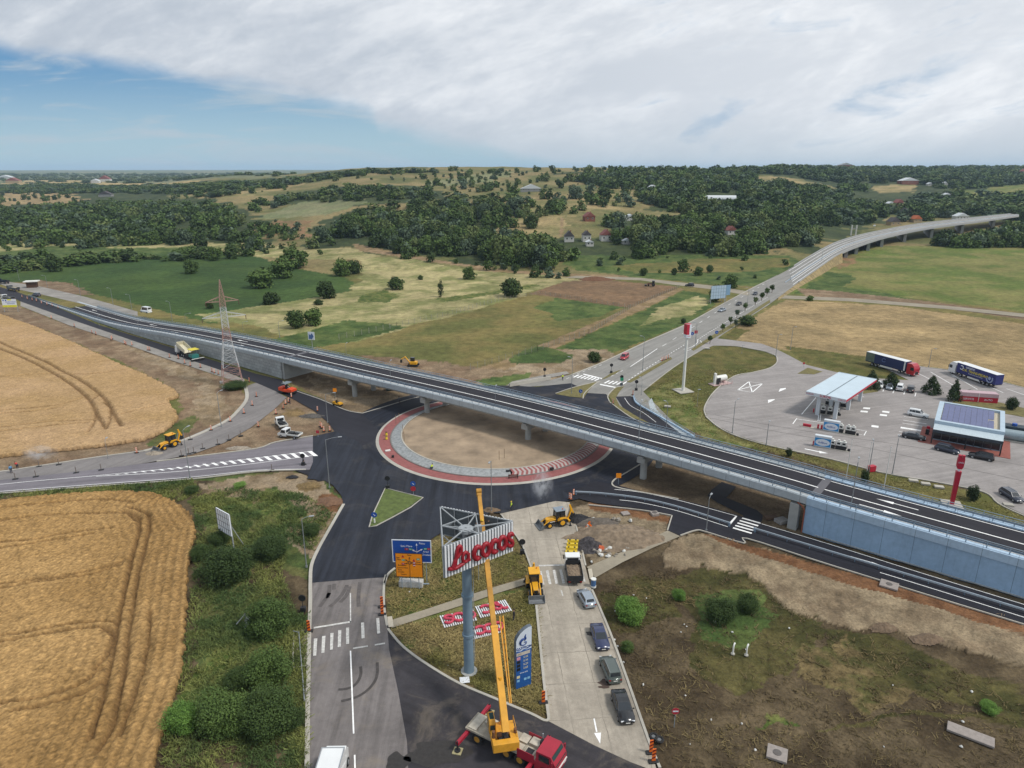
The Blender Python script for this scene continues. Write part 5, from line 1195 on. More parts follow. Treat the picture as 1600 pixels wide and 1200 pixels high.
def boxlorry(loc,rz,label):
    t=thing('lorry',label,'lorry',loc,rz);mb=MB();mb.b(-3.6,1.6,-1.15,1.15,.9,3.3);o=mb.obj('cargo_box',WHT,t,bevel=.05)
    mb=MB();
    for y in(-1.1,1.1):mb.b(-3.6,1.6,y-.05,y+.05,3.28,3.34)
    for x in(-3.55,1.55):mb.b(x-.05,x+.05,-1.04,1.04,3.28,3.34)
    mb.obj('edge_trim',RIM,o)
    mb=MB();mb.loft([[(x,-w,.5),(x,-w,zt),(x,w,zt),(x,w,.5)]for x,w,zt in((1.7,1.0,2.4),(2.7,1.0,2.4),(3.3,.98,1.5),(3.6,.92,1.3))]);mb.obj('cab',WHT,t,bevel=.06)
    mb=MB();mb.add([(2.76,-.9,2.3),(2.76,.9,2.3),(3.31,.9,1.55),(3.31,-.9,1.55)],[(0,1,2,3)]);mb.obj('windscreen',GLASS,t)
    mb=MB();mb.b(-3.5,3.3,-.5,.5,.45,.88);mb.obj('chassis',DKM,t)
    for x in(-2.4,2.6):
        for s in(-1,1):wheel(t,x,s*.95,.42,.3,s)
    return t
lb=G(522,1168,3.3);boxlorry((lb.x-.05,lb.y-1.6,.03),R(91),'white box lorry at the bottom picture edge on the old road')
def semi(front,rear,cabm,sidem,label,deco):
    a,b=G(*front),G(*rear);d=(a-b).normalized();t=thing('articulated_lorry',label,'lorry',(a.x,a.y,.03),heading(b,a),'lorries in the lorry park')
    mb=MB();mb.b(-16.2,-2.9,-1.27,1.27,1.15,3.95);tr=mb.obj('trailer',sidem,t)
    mb=MB();mb.b(-16.22,-2.88,-1.25,1.25,3.951,4.0);mb.obj('roof_sheet',WHT,tr)
    mb=MB();mb.b(-16.1,-3.1,-1.2,1.2,.95,1.14);mb.obj('trailer_chassis',DKM,t)
    mb=MB();mb.b(-11,-7,-1.24,-1.18,.5,1.0);mb.b(-11,-7,1.18,1.24,.5,1.0);mb.obj('side_skirt',PLATE,t)
    mb=MB();secs=[[(x,-1.24,.55),(x,-1.24,zt),(x,1.24,zt),(x,1.24,.55)]for x,zt in((-2.45,3.75),(-1.1,3.8),(-.35,3.2),(-.08,2.4),(0,1.2))];mb.loft(secs);cb=mb.obj('cab',cabm,t,bevel=.06)
    mb=MB();mb.add([(-.05,-1.1,1.75),(-.05,1.1,1.75),(-.33,1.1,2.95),(-.33,-1.1,2.95)],[(0,1,2,3)]);mb.obj('windscreen',GLASS,t).location.x=.035
    for s in(-1,1):
        mb=MB();mb.b(-1.3,-.35,s*1.245-.008,s*1.245+.008,1.85,2.75);mb.obj('side_window',GLASS,t)
        mb=MB();mb.b(-.22,-.12,s*1.42-.12,s*1.42+.12,1.9,2.7);mb.obj('mirror',BLK,t,bevel=.03)
        mb=MB();mb.b(-.06,.02,s*.85-.2,s*.85+.2,.85,1.05);mb.obj('headlight',LAMPW,t)
    mb=MB();mb.b(-.1,.03,-.7,.7,.62,1.5);mb.obj('grille',BLK,t)
    mb=MB();mb.b(-3.0,-.2,-.45,.45,.6,1.0);mb.obj('tractor_chassis',DKM,t)
    for x in(-1.3,-4.6,-11.2,-12.5,-13.8):
        for s in(-1,1):wheel(t,x,s*1.05,.5,.34,s)
    deco(t,tr);return t
NAVT=mat('navy tarpaulin','1f2b55',.6,var=.08);NAVT2=mat('deep blue tarpaulin','232a66',.6,var=.08);OLIV=mat('grey green tarpaulin','59665a',.7,var=.35,vs=.7)
YLT=mat('yellow lettering','c9b63a',.6,var=.05);WLT=mat('white lettering','d5d8dc',.6,var=.05)
def deco1(t,tr):
    for s in(-1,1):
        mb=MB();mb.b(-16.1,-13.2,s*1.272-.004,s*1.272+.004,1.2,3.9);mb.obj('tarpaulin',OLIV,tr)
        mb=MB();mb.b(-3.4,-2.95,s*1.272-.004,s*1.272+.004,1.2,3.9);mb.obj('front_panel',WHT,tr)
        mb=MB();c=Vector((-10,s*1.29,2.7));mb.tube([c+Vector((.6*math.cos(a),0,.5*math.sin(a)))for a in np.linspace(.6,5.8,14)],.06,5);mb.obj('emblem',mat('pale blue print','6d84b5',.6),tr)
def deco2(t,tr):
    for s in(-1,1):
        rot=(R(90),0,0)if s<0 else(R(90),0,R(180));y=s*1.285
        text('D.K. TRANS-PEDRO',1.0,YLT,tr,(-9.3,y,2.45),rot,name='lettering',bold=.02);text('LOGISTIC',.72,WLT,tr,(-11.4 if s<0 else-7.6,y,3.3),rot,bold=.015)
        text('TRANSPORT INTERNATIONAL',.36,WLT,tr,(-9.6,y,1.75),rot)
        mb=MB();c=Vector((-4.6,y,2.9));mb.tube([c+Vector((.55*math.cos(a),0,.55*math.sin(a)))for a in np.linspace(.9,5.6,14)],.13,5);mb.obj('emblem',WLT,tr)
        mb=MB();c=Vector((-14.3,y,2.3));mb.tube([c+Vector((.95*math.cos(a),0,1.0*math.sin(a)))for a in np.linspace(2.6,6.4,14)],.2,5);mb.sph((c.x+.1,c.y,c.z+.1),(.45,.02,.5),10,6);mb.obj('emblem',mat('pale grey print','8f9bb5',.6),tr)
semi((1431,589),(1363,570),REDP2,NAVT,'articulated lorry with red cab, navy trailer and white roof',deco1)
semi((1486,582),(1561,608),WHT,NAVT2,'articulated lorry with white cab and lettered deep blue trailer',deco2)
def backhoe(loc,rz,label,arm='up',sw=0,roof=YEL,group='backhoe loaders'):
    t=thing('backhoe_loader',label,'backhoe',loc,rz,group)
    mb=MB();mb.loft([[(x,-w,.75),(x,-w,zt),(x,w,zt),(x,w,.75)]for x,w,zt in((-1.3,.5,1.3),(-.3,.5,1.45),(.4,.42,1.5),(1.9,.36,1.35),(2.05,.33,1.1))]);mb.obj('bonnet',YEL,t,bevel=.05)
    mb=MB();mb.b(-2.0,2.0,-.42,.42,.5,.8);mb.obj('chassis',DKM,t)
    mb=MB();mb.b(2.02,2.1,-.28,.28,.8,1.25);mb.obj('grille',BLK,t)
    mb=MB()
    for x,y in((-1.35,-.7),(-1.35,.7),(.25,-.62),(.25,.62),(-.55,.72),(-.55,-.72)):mb.beam((x,y,1.15),(x*.93-.05,y*.96,2.75),.09)
    mb.b(-1.4,.3,-.78,.78,1.05,1.2);cb=mb.obj('cab',BLK,t)
    mb=MB();mb.loft([[(-1.34,-.68,1.2),(-1.34,.68,1.2),(.2,.6,1.2),(.2,-.6,1.2)],[(-1.27,-.66,2.7),(-1.27,.66,2.7),(.14,.58,2.7),(.14,-.58,2.7)]]);mb.obj('window',GLASS,cb)
    mb=MB();mb.b(-1.5,.35,-.82,.82,2.76,2.9);mb.obj('roof',roof,cb,bevel=.05)
    mb=MB();mb.cyl((-1.0,.4,2.9),(-1.0,.4,3.1),.09);mb.obj('beacon',mat('orange beacon','d06a1a',.4),cb)
    for s in(-1,1):
        wheel(t,-.75,s*.93,.75,.5,s,YEL,20);wheel(t,1.55,s*.85,.52,.38,s,YEL,18)
        mb=MB();mb.ext([(-1.65,1.25),(-1.4,1.55),(-.3,1.58),(.1,1.2),(-.1,1.45),(-1.35,1.42)],s*.93-.26,s*.93+.26);mb.obj('mudguard',YEL,t)
        mb=MB();mb.tube([(.35,s*.62,1.35),(1.5,s*.62,1.25),(2.3,s*.62,.75),(2.75,s*.62,.5)],.1,6);mb.obj('loader_arm',YEL,t)
        mb=MB();mb.cyl((.5,s*.62,.95),(1.9,s*.62,.98),.06,n=8);mb.obj('hydraulic_ram',RIM,t)
    mb=MB();mb.ext([(2.7,.75),(2.65,.15),(3.05,.06),(3.5,.12),(3.05,.18),(2.8,.3),(2.82,.95),(2.72,.95)],-1.15,1.15);bk=mb.obj('bucket',GRY,t)
    mb=MB();
    for s in(-1.13,1.13):mb.ext([(2.72,.95),(2.68,.15),(3.5,.12),(2.84,.95)],s-.03,s+.03)
    mb.obj('side_plate',GRY,bk)
    mb=MB();mb.b(-2.2,-1.9,-1.1,1.1,.55,.95);hf=mb.obj('stabiliser_frame',YEL,t)
    for s in(-1,1):mb=MB();mb.beam((-2.1,s*1.0,.9),(-2.15,s*1.25,.12),.16);mb.bc((-2.15,s*1.25,.06),(.4,.34,.1));mb.obj('stabiliser_leg',DKM,hf)
    y0=sw
    mb=MB();P={'up':[(-2.2,y0,.9),(-2.75,y0,2.2),(-2.5,y0,3.3)],'mid':[(-2.2,y0,.9),(-2.9,y0,1.9),(-2.7,y0,2.7)]}[arm];mb.tube(P,[.18,.22,.14],6);bo=mb.obj('boom',YEL,t)
    mb=MB();mb.beam(P[2],(P[2][0]-.75,y0,P[2][2]-1.75),.22,.26);mb.obj('dipper',YEL,bo);mb=MB();mb.beam(Vector(P[0])+Vector((.12,0,.3)),Vector(P[1])+Vector((.3,0,.3)),.1);mb.obj('hydraulic_ram',RIM,bo)
    mb=MB();q=Vector((P[2][0]-.75,y0,P[2][2]-1.75));mb.ext([(q.x-.2,q.z+.1),(q.x-.1,q.z-.5),(q.x+.35,q.z-.75),(q.x+.5,q.z-.3),(q.x+.2,q.z+.1)],y0-.3,y0+.3);mb.obj('digging_bucket',DKM,bo)
    return t
a=G(250,707);b_=G(275,697)
backhoe((b_.x-1.2,b_.y-.6,.03),heading(G(283,694),G(240,709)),'yellow backhoe pushing rubble on the side road near the wheat','up')
c=G(835,922);backhoe((c.x,c.y,.04),heading(G(831,897),G(840,944)),'yellow backhoe with raised arm standing on the zebra crossing of the concrete road','mid',.2)
c=G(868,822);backhoe((c.x+.1,c.y+.5,.04),heading(G(893,818),G(850,826)),'yellow backhoe with grey roof working beside the black asphalt heap','up',roof=mat('grey roof','7d8892',.5))
def tipper(loc,rz,label,cabm,bedm,load,L_=6.2,group='tipper lorries',loadm=None):
    t=thing('tipper_lorry',label,'lorry',loc,rz,group);h=L_/2
    mb=MB();mb.loft([[(x,-1.1,.6),(x,-1.1,zt),(x,1.1,zt),(x,1.1,.6)]for x,zt in((h-1.7,2.55),(h-.35,2.55),(h-.05,1.55),(h,.9))]);cb=mb.obj('cab',cabm,t,bevel=.06)
    mb=MB();mb.b(h-1.72,h-1.7,-.85,.85,1.7,2.4);mb.obj('rear_window',GLASS,cb)
    mb=MB();mb.add([(h-.03,-.95,1.62),(h-.03,.95,1.62),(h-.33,.95,2.45),(h-.33,-.95,2.45)],[(0,1,2,3)]);mb.obj('windscreen',GLASS,cb).location.x=.03
    mb=MB();mb.b(-h,h-.5,-.45,.45,.6,1.0);mb.obj('chassis',DKM,t)
    x0,x1=-h,h-1.8;mb=MB();mb.b(x0,x1,-1.15,1.15,1.0,1.12);bd=mb.obj('tipper_bed',bedm,t)
    for y in(-1.12,1.12):mb=MB();mb.b(x0,x1,y-.04,y+.04,1.12,1.85);mb.obj('side_board',bedm,bd)
    mb=MB();mb.b(x0,x0+.08,-1.08,1.08,1.12,1.8);mb.obj('tail_board',DKM,bd);mb=MB();mb.b(x1-.08,x1,-1.08,1.08,1.12,2.1);mb.obj('head_board',bedm,bd)
    if load:
        mb=MB();n=10;vs=[]
        for i in range(n+1):
            for j in range(n+1):vs.append((x0+.12+(x1-x0-.24)*i/n,-1.05+2.1*j/n,1.3+load*math.sin(math.pi*i/n)*math.sin(math.pi*j/n)+random.uniform(0,.12)))
        mb.add(vs,[(i*(n+1)+j,i*(n+1)+j+1,(i+1)*(n+1)+j+1,(i+1)*(n+1)+j)for i in range(n)for j in range(n)]);mb.obj('load',loadm or mat('loose rubble','7a6a58',.95,var=.4,vs=3),bd)
    for x in(h-1.0,-h+1.2):
        for s in(-1,1):wheel(t,x,s*.95,.46,.34,s)
    for s in(-1,1):
        mb=MB();mb.b(h-.5,h-.4,s*1.25-.1,s*1.25+.1,1.5,2.1);mb.obj('mirror',BLK,cb);mb=MB();mb.b(-h-.03,-h,s*.85-.15,s*.85+.15,.75,.9);mb.obj('tail_light',LAMPR,t)
    return t
c=G(896,902);tipper((c.x,c.y+.3,.04),heading(G(898,908),G(893,880)),'small tipper with white cab and rubble load by the yellow barriers',WHT,DKM,.25,5.6)
a,b_=G(13,470),G(12,456)
tipper((a.x,a.y,.2),R(155),'grey tipper lorry loaded with stone, nearer one at the far left road end',WHT,GRY,.3,7.5,loadm=mat('grey stone load','8b8a86',.9,var=.3))
tipper((b_.x+1,b_.y+3,.1),R(152),'grey tipper lorry with sandy load, farther one at the far left road end',GRY,GRY,.7,8,loadm=mat('sandy load','9b927e',.9,var=.3))
c=G(1,446);tipper((c.x-3,c.y+6,.1),R(160),'dark blue tipper lorry cut by the left picture edge',DBLUE,DBLUE,0,8)
pv=G(303,561);tr_=heading(G(312,566),G(268,549));u_=Vector((math.cos(tr_),math.sin(tr_),0))
t=thing('dump_truck','white dump truck tipping its raised cream bed into the asphalt paver','lorry',pv+u_*7.2,tr_)
mb=MB();mb.loft([[(x,-1.2,.8),(x,-1.2,zt),(x,1.2,zt),(x,1.2,.8)]for x,zt in((1.7,3.1),(3.1,3.1),(3.5,1.9),(3.6,1.0))]);cb=mb.obj('cab',WHT,t,bevel=.06)
mb=MB();mb.add([(3.53,-1.05,1.95),(3.53,1.05,1.95),(3.15,1.05,2.95),(3.15,-1.05,2.95)],[(0,1,2,3)]);mb.obj('windscreen',GLASS,cb)
mb=MB();mb.b(-3.4,3.2,-.5,.5,.7,1.1);mb.obj('chassis',DKM,t)
mb=MB();P0,P1=Vector((-3.6,0,1.5)),Vector((1.9,0,3.2));sl=math.atan2(1.7,5.5);mb.bc((P0+P1)/2,(5.8,2.5,.14),ry=-sl)
for y in(-1.22,1.22):mb.bc((P0+P1)/2+Vector((-.2,y,.65)),(5.8,.08,1.2),ry=-sl)
mb.bc(P1+Vector((-.25,0,.6)),(.08,2.4,1.3),ry=-sl);mb.obj('tipper_bed',mat('cream tipper bed','c9c3ab',.6,var=.12),t)
for x in(2.5,-1.2,-2.5):
    for s in(-1,1):wheel(t,x,s*1.0,.52,.4,s)
mb=MB();mb.cyl((1.2,0,1.1),(1.3,0,2.9),.12);mb.obj('hydraulic_ram',RIM,t)
TEAL=mat('teal machine paint','2d7670',.5,var=.12)
t=thing('asphalt_paver','teal asphalt paver with yellow canopy roof behind the white dump truck','paver',pv,tr_)
mb=MB();mb.loft([[(x,-1.1,.5),(x,-1.1,zt),(x,1.1,zt),(x,1.1,.5)]for x,zt in((-1.6,1.7),(.6,1.8),(1.1,1.5),(1.2,.9))]);mb.obj('engine_body',TEAL,t,bevel=.05)
mb=MB();mb.loft([[(1.1,-1.2,.4),(1.1,-1.2,1.5),(1.1,1.2,1.5),(1.1,1.2,.4)],[(3.0,-1.6,.4),(3.0,-1.6,1.2),(3.0,1.6,1.2),(3.0,1.6,.4)]]);mb.obj('hopper',DKM,t)
mb=MB()
for x,y in((-1.4,-1),(-1.4,1),(.7,-1),(.7,1)):mb.cyl((x,y,1.7),(x,y,3.3),.05,n=6)
rp=mb.obj('canopy_frame',DKM,t);mb=MB();mb.b(-2.0,1.1,-1.35,1.35,3.3,3.42);mb.obj('canopy_roof',mat('yellow canopy','cfc03a',.6,var=.08),rp,bevel=.04)
for s in(-1,1):mb=MB();mb.ext([(-1.5,.1),(1.6,.1),(1.9,.4),(1.6,.75),(-1.5,.75),(-1.8,.4)],s*.9-.22,s*.9+.22);mb.obj('crawler_track',TYRE,t)
mb=MB();mb.b(-3.2,-2.3,-2.0,2.0,.1,.7);sc_=mb.obj('screed',DKM,t,bevel=.04);mb=MB();mb.b(-3.3,-2.9,-2.0,2.0,.75,.82);mb.obj('walkway',PLATE,sc_)
def roller(loc,rz,label,m,L_,canopy,group='road rollers'):
    t=thing('road_roller',label,'roller',loc,rz,group);h=L_/2;r=L_*.15
    for x in(h-r,-h+r):mb=MB();mb.cyl((x,-L_*.21,r),(x,L_*.21,r),r,n=20);mb.obj('drum',DKM,t)
    mb=MB();mb.loft([[(x,-L_*.22,zb),(x,-L_*.22,zt),(x,L_*.22,zt),(x,L_*.22,zb)]for x,zb,zt in((-h,r*1.3,r*2.5),(-h*.35,r,r*2.7),(-h*.3,r,r*1.8),(h*.25,r,r*1.8),(h*.3,r,r*2.5),(h*.98,r*1.3,r*2.2))]);mb.obj('body',m,t,bevel=.05)
    mb=MB();mb.b(-.35,.2,-.3,.3,r*1.8,r*2.5);mb.b(-.45,-.35,-.3,.3,r*2.2,r*3.6);mb.obj('seat',BLK,t)
    mb=MB()
    for x in((-h*.3,h*.22)if canopy else(-h*.3,)):
        for s in(-1,1):mb.cyl((x,s*L_*.19,r*2.2),(x,s*L_*.19,r*2.2+1.5),.04,n=6)
    if not canopy:mb.cyl((-h*.3,-L_*.19,r*2.2+1.5),(-h*.3,L_*.19,r*2.2+1.5),.04,n=6)
    f=mb.obj('roll_bar',BLK,t)
    if canopy:mb=MB();mb.b(-h*.42,h*.34,-L_*.24,L_*.24,r*2.2+1.5,r*2.2+1.6);mb.obj('roof',mat('grey canopy','6f7a80',.5),f)
    return t
c=G(450,615);roller((c.x,c.y,.05),heading(G(440,612),G(464,616)),'orange red road roller with grey canopy at the junction of the slip road',ORG,4.6,True)
c=G(528,634);roller((c.x,c.y,.05),heading(G(521,630),G(536,634)),'small yellow road roller without a roof on the fresh slip road',YEL,2.7,False)
c=G(1018,447);t=thing('tractor','small dark tractor beside the ploughed plot on the farm track','tractor',(c.x,c.y,.0),R(170));s_=1.3
mb=MB();mb.b(-.2,2.2,-.4,.4,.9,1.6);mb.obj('bonnet',mat('rusty machine paint','6d4a36',.7),t,bevel=.06);mb=MB();mb.b(-1.5,-.2,-.8,.8,1.0,2.7);mb.obj('cab',GLASS,t,bevel=.1);mb=MB();mb.b(-1.6,-.1,-.9,.9,2.7,2.85);mb.obj('roof',GRY,t)
for s in(-1,1):wheel(t,-.9,s*.95,.85,.5,s,DKM);wheel(t,1.6,s*.8,.5,.35,s,DKM)
mb=MB();mb.b(2.4,3.6,-1.2,1.2,.1,.7);mb.obj('implement',DKM,t,bevel=.1)
def pickup(loc,rz,label):
    t=thing('pickup_lorry',label,'pickup',loc,rz,'flatbed pickups on the dirt island')
    mb=MB();mb.loft([[(x,-.95,.45),(x,-.95,zt),(x,.95,zt),(x,.95,.45)]for x,zt in((.5,2.05),(1.6,2.05),(2.15,1.25),(2.7,1.05),(2.75,.6))]);cb=mb.obj('cab',WHT,t,bevel=.06)
    mb=MB();mb.add([(1.66,-.82,1.95),(1.66,.82,1.95),(2.17,.82,1.3),(2.17,-.82,1.3)],[(0,1,2,3)]);mb.obj('windscreen',GLASS,cb).location.x=.03
    mb=MB();mb.b(.47,.497,-.75,.75,1.3,1.9);mb.obj('rear_window',GLASS,cb)
    for s in(-1,1):mb=MB();mb.add([(.65,s*.96,1.25),(1.95,s*.96,1.25),(1.6,s*.96,1.9),(.65,s*.96,1.9)],[(0,1,2,3)]);mb.obj('side_window',GLASS,cb)
    mb=MB();mb.b(-2.7,.4,-1.0,1.0,.75,.85);bd=mb.obj('flatbed',GRY,t)
    for y in(-.98,.98):mb=MB();mb.b(-2.7,.4,y-.03,y+.03,.85,1.2);mb.obj('side_board',PLATE,bd)
    mb=MB();mb.b(-2.72,-2.66,-.95,.95,.85,1.2);mb.obj('tail_board',PLATE,bd)
    mb=MB();mb.bc((-.4,.1,1.1),(1.3,1.2,.5),rz=.2);mb.bc((-1.6,-.2,1.0),(.9,.7,.3),rz=-.4);mb.obj('cargo',DKM,bd,bevel=.05)
    for x in(1.9,-1.7):
        for s in(-1,1):wheel(t,x,s*.85,.36,.24,s)
    return t
c=G(440,666);pickup((c.x,c.y,-.02),heading(G(446,672),G(433,656)),'white flatbed pickup, upper one of two on the dirt island')
c=G(454,683);pickup((c.x,c.y,-.02),heading(G(470,684),G(441,680)),'white flatbed pickup, lower one of two on the dirt island')
cr=thing('mobile_crane','yellow telescopic crane on a red cabbed carrier lifting at the tall billboard','crane',(.1,56.7,.03),R(-31))
DECK=mat('worn grey deck','9a9384',.8,var=.3,vs=1.3);RIMY=mat('yellow rim','b0802c',.6,var=.2)
mb=MB();mb.b(-5.2,3.2,-1.25,1.25,1.25,1.5);dk=mb.obj('deck',DECK,cr,bevel=.03)
mb=MB();mb.b(-5.2,3.4,-.6,.6,.7,1.24);mb.obj('chassis',CRR,cr)
mb=MB()
for x0,x1,y0,y1,z1 in((-4.9,-3.9,-1.1,1.1,1.62),(-3.7,-2.5,.35,1.2,1.66),(.6,1.6,-1.2,-.2,1.75),(.6,1.6,.1,1.2,1.7),(1.8,2.9,.2,1.2,1.85),(1.8,2.9,-1.1,.0,1.6)):
    mb=MB();mb.b(x0,x1,y0,y1,1.502,z1);mb.obj('deck_box',mat('pale grey deck plate','b0aa9c',.8,var=.25,vs=1.5),dk,bevel=.02)
mb=MB();mb.b(1.95,2.7,-.95,-.15,1.6,1.63);mb.obj('hatch',DKM,dk)
mb=MB();mb.b(1.2,3.2,-1.27,-1.2,1.0,2.1);mb.b(1.2,3.2,1.2,1.27,1.0,2.1);mb.b(3.2,5.6,-1.25,1.25,.55,1.6);mb.obj('carrier_body',CRR,cr,bevel=.03)
mb=MB();mb.loft([[(x,-1.24,1.6),(x,-1.2,zt),(x,1.2,zt),(x,1.24,1.6)]for x,zt in((3.4,2.75),(5.0,2.8),(5.55,1.95),(5.6,1.6))]);cb=mb.obj('cab',CRR,cr,bevel=.05)
mb=MB();mb.add([(5.57,-1.1,1.75),(5.57,1.1,1.75),(5.06,1.05,2.72),(5.06,-1.05,2.72)],[(0,1,2,3)]);mb.obj('windscreen',mat('teal tinted glass',(.03,.06,.06),.1,var=.1),cb).location.x=.04
for s in(-1,1):
    mb=MB();mb.add([(3.7,s*1.24,1.85),(4.9,s*1.24,1.85),(4.85,s*1.215,2.6),(3.7,s*1.215,2.6)],[(0,1,2,3)]);o=mb.obj('side_window',GLASS,cb);o.location.y=s*.012
    mb=MB();mb.cyl((5.3,s*1.45,1.9),(5.3,s*1.45,2.5),.07,n=8);mb.beam((5.2,s*1.2,2.5),(5.3,s*1.45,2.45),.05);mb.obj('mirror',CRR,cb)
    mb=MB();mb.b(5.58,5.64,s*.85-.22,s*.85+.22,.8,1.0);mb.obj('headlight',LAMPW,cr)
mb=MB();mb.b(5.59,5.68,-1.2,1.2,1.06,1.22);mb.obj('bumper_stripe',PLATE,cr);mb=MB();mb.tube([(3.0,1.0,1.9),(3.0,1.0,2.9)],.08);mb.obj('exhaust_pipe',RIM,cr)
mb=MB();mb.cyl((2.9,.8,2.05),(3.3,.8,2.05),.3);mb.obj('spare_drum',DKM,cr)
for x in(-3.7,-.1,1.5,4.4):
    for s in(-1,1):wheel(cr,x,s*1.05,.62,.42,s,RIMY,20)
for x,ln in((-4.9,2.6),(2.9,2.0)):
    for s in(-1,1):
        mb=MB();mb.beam((x,s*.4,.95),(x,s*(1.25+ln*.72),1.05),.34,.34);o=mb.obj('outrigger',CRR,cr)
        mb=MB();mb.cyl((x,s*(1.25+ln*.7),1.3),(x,s*(1.25+ln*.7),.22),.1,n=8);mb.cyl((x,s*(1.25+ln*.7),.12),(x,s*(1.25+ln*.7),.26),.32,n=10);mb.obj('jack',DKM,o)
        mb=MB();mb.bc((x,s*(1.25+ln*.7),.055),(.95,.95,.1),rz=.3);mb.obj('ground_plate',mat('wooden plate','9c9470',.9,var=.2),o)
tipw=GY(748,768,73.8)
bw=Matrix.Translation((.1,56.7,.03))@Matrix.Rotation(R(-31),4,'Z');inv=bw.inverted()
tip=inv@tipw;tc_=Vector((-1.3,0,0));ba=math.atan2(tip.y-tc_.y,tip.x-tc_.x)
up=bpy.data.objects.new('superstructure',None)
M=Matrix.Translation((-1.3,0,1.5))@Matrix.Rotation(ba,4,'Z')
mb=MB();mb.mx=M;mb.b(-2.6,-1.9,-1.35,1.35,.25,1.3);cw=mb.obj('counterweight',CRY,cr,bevel=.06)
mb=MB();mb.mx=M;mb.cyl((0,0,0),(0,0,.25),.8,n=20);mb.b(-1.9,1.3,-1.35,1.35,.25,.42);mb.b(-1.9,-.6,-1.3,-.55,.43,1.2);mb.b(-1.9,1.2,.95,1.3,.43,.9);sup=mb.obj('superstructure',CRY,cr,bevel=.03)
mb=MB();mb.mx=M;mb.b(-1.85,-.7,-.45,.6,.43,1.0);mb.b(-1.7,-1.1,-.4,.1,1.0,1.2);mb.obj('engine_bay',DKM,sup,bevel=.05)
for y_ in(-1.15,1.1):mb=MB();mb.mx=M;mb.cyl((-1.2,y_,.9),(-1.2,y_,1.7),.17,n=10);mb.obj('air_filter',mat('rusty steel','6d4a30',.7,var=.3),sup)
mb=MB();mb.mx=M;mb.tube([(-1.85,-1.3,.45),(-1.85,-1.3,1.4),(.9,-1.3,1.4),(.9,-1.3,.45)],.035,5);mb.obj('hand_rail',CRY,sup)
mb=MB();mb.mx=M;mb.cyl((-1.0,.25,.9),(-1.0,.7,.9),.32);mb.cyl((-.9,-.5,.9),(-.9,-.35,.9),.3);mb.obj('winch',mat('rusty steel','6d4a30',.7,var=.3),sup)
mb=MB();mb.mx=M;mb.loft([[(-.2,.7,.43),(-.2,1.4,.43),(1.5,1.4,.43),(1.5,.7,.43)],[(-.2,.7,1.6),(-.2,1.4,1.6),(1.55,1.4,1.5),(1.55,.7,1.5)],[(0,.75,2.0),(0,1.35,2.0),(1.2,1.35,2.0),(1.2,.75,2.0)]]);oc=mb.obj('operator_cab',CRY,sup,bevel=.04)
mb=MB();mb.mx=M;mb.add([(1.22,.78,1.98),(1.22,1.32,1.98),(1.57,1.34,1.5),(1.57,.76,1.5)],[(0,1,2,3)]);mb.b(.15,1.05,.82,1.28,2.0,2.02);mb.b(-.22,-.2,.8,1.3,.9,1.5);mb.b(.1,1.3,1.41,1.425,.85,1.5);mb.obj('cab_window',mat('teal tinted glass',(.03,.06,.06),.1),oc)
Mi=M.inverted();tl=Mi@tip;pv0=Vector((-1.5,-.1,1.7));dv=tl-pv0;Lb=dv.length;dv.normalize()
sd_=Vector((0,1,0));nu=sd_.cross(dv).normalized()
def bsec(p,w,h):return[p-sd_*w-nu*h,p+sd_*w-nu*h,p+sd_*w*.9+nu*h,p-sd_*w*.9+nu*h]
par=sup
for k,(f0,f1,w,h)in enumerate(((0,.40,.36,.46),(.40,.68,.29,.38),(.68,.985,.23,.30))):
    mb=MB();mb.mx=M;mb.loft([bsec(pv0+dv*Lb*f0,w,h),bsec(pv0+dv*Lb*f1,w,h)])
    q=pv0+dv*Lb*(f1-.006);mb.loft([bsec(q,w+.05,h+.05),bsec(q+dv*.25,w+.05,h+.05)])
    mb.obj('boom_section',CRY if k==0 else mat('rust streaked yellow paint','b07f28',.6,var=.4,vs=.5),sup,bevel=.03)
mb=MB();mb.mx=M;q=pv0+dv*Lb;mb.cyl(q-sd_*.3-nu*.2,q+sd_*.3-nu*.2,.3,n=14);mb.bc(q-dv*.2,(.3,.6,.7));mb.obj('boom_head',mat('rust streaked yellow paint','b07f28',.6),sup)
mb=MB();mb.mx=M;a0=Vector((.9,-.1,.6));mb.cyl(a0,pv0+dv*Lb*.2-nu*.5,.19,n=12);mb.obj('lift_ram',CRY,sup)
mb=MB();mb.mx=M;j0,j1=pv0+dv*Lb*.10-sd_*.85-nu*.0,pv0+dv*Lb*.44-sd_*.95
for ds,dn in((-.2,-.2),(.2,-.2),(.2,.2),(-.2,.2)):mb.beam(j0+sd_*ds*.4+nu*dn*.4,j1+sd_*ds+nu*dn,.1)
for i in range(16):
    p,q=j0.lerp(j1,i/16),j0.lerp(j1,(i+1)/16);k=.4+.6*i/16
    mb.beam(p+sd_*.2*k+nu*.2*k,q-sd_*.2*k+nu*.2*k,.05);mb.beam(p-sd_*.2*k-nu*.2*k,q-sd_*.2*k+nu*.2*k,.05);mb.beam(p+sd_*.2*k-nu*.2*k,q+sd_*.2*k+nu*.2*k,.05)
mb.obj('lattice_jib',CRY,sup)
mb=MB();mb.mx=M;q=pv0+dv*Lb-nu*.45;hk=Mi@inv@(tipw+Vector((0,0,-9)));mb.cyl(q,(q.x,q.y,q.z-9),.025,n=5);ro=mb.obj('hoist_rope',DKM,sup)
mb=MB();mb.mx=M;mb.bc((q.x,q.y,q.z-9.2),(.35,.3,.5));mb.tube([(q.x,q.y,q.z-9.4),(q.x+.12,q.y,q.z-9.6),(q.x,q.y,q.z-9.75),(q.x-.12,q.y,q.z-9.62)],.05,6);mb.obj('hook_block',mat('red hook block','9a2a22',.5),ro)
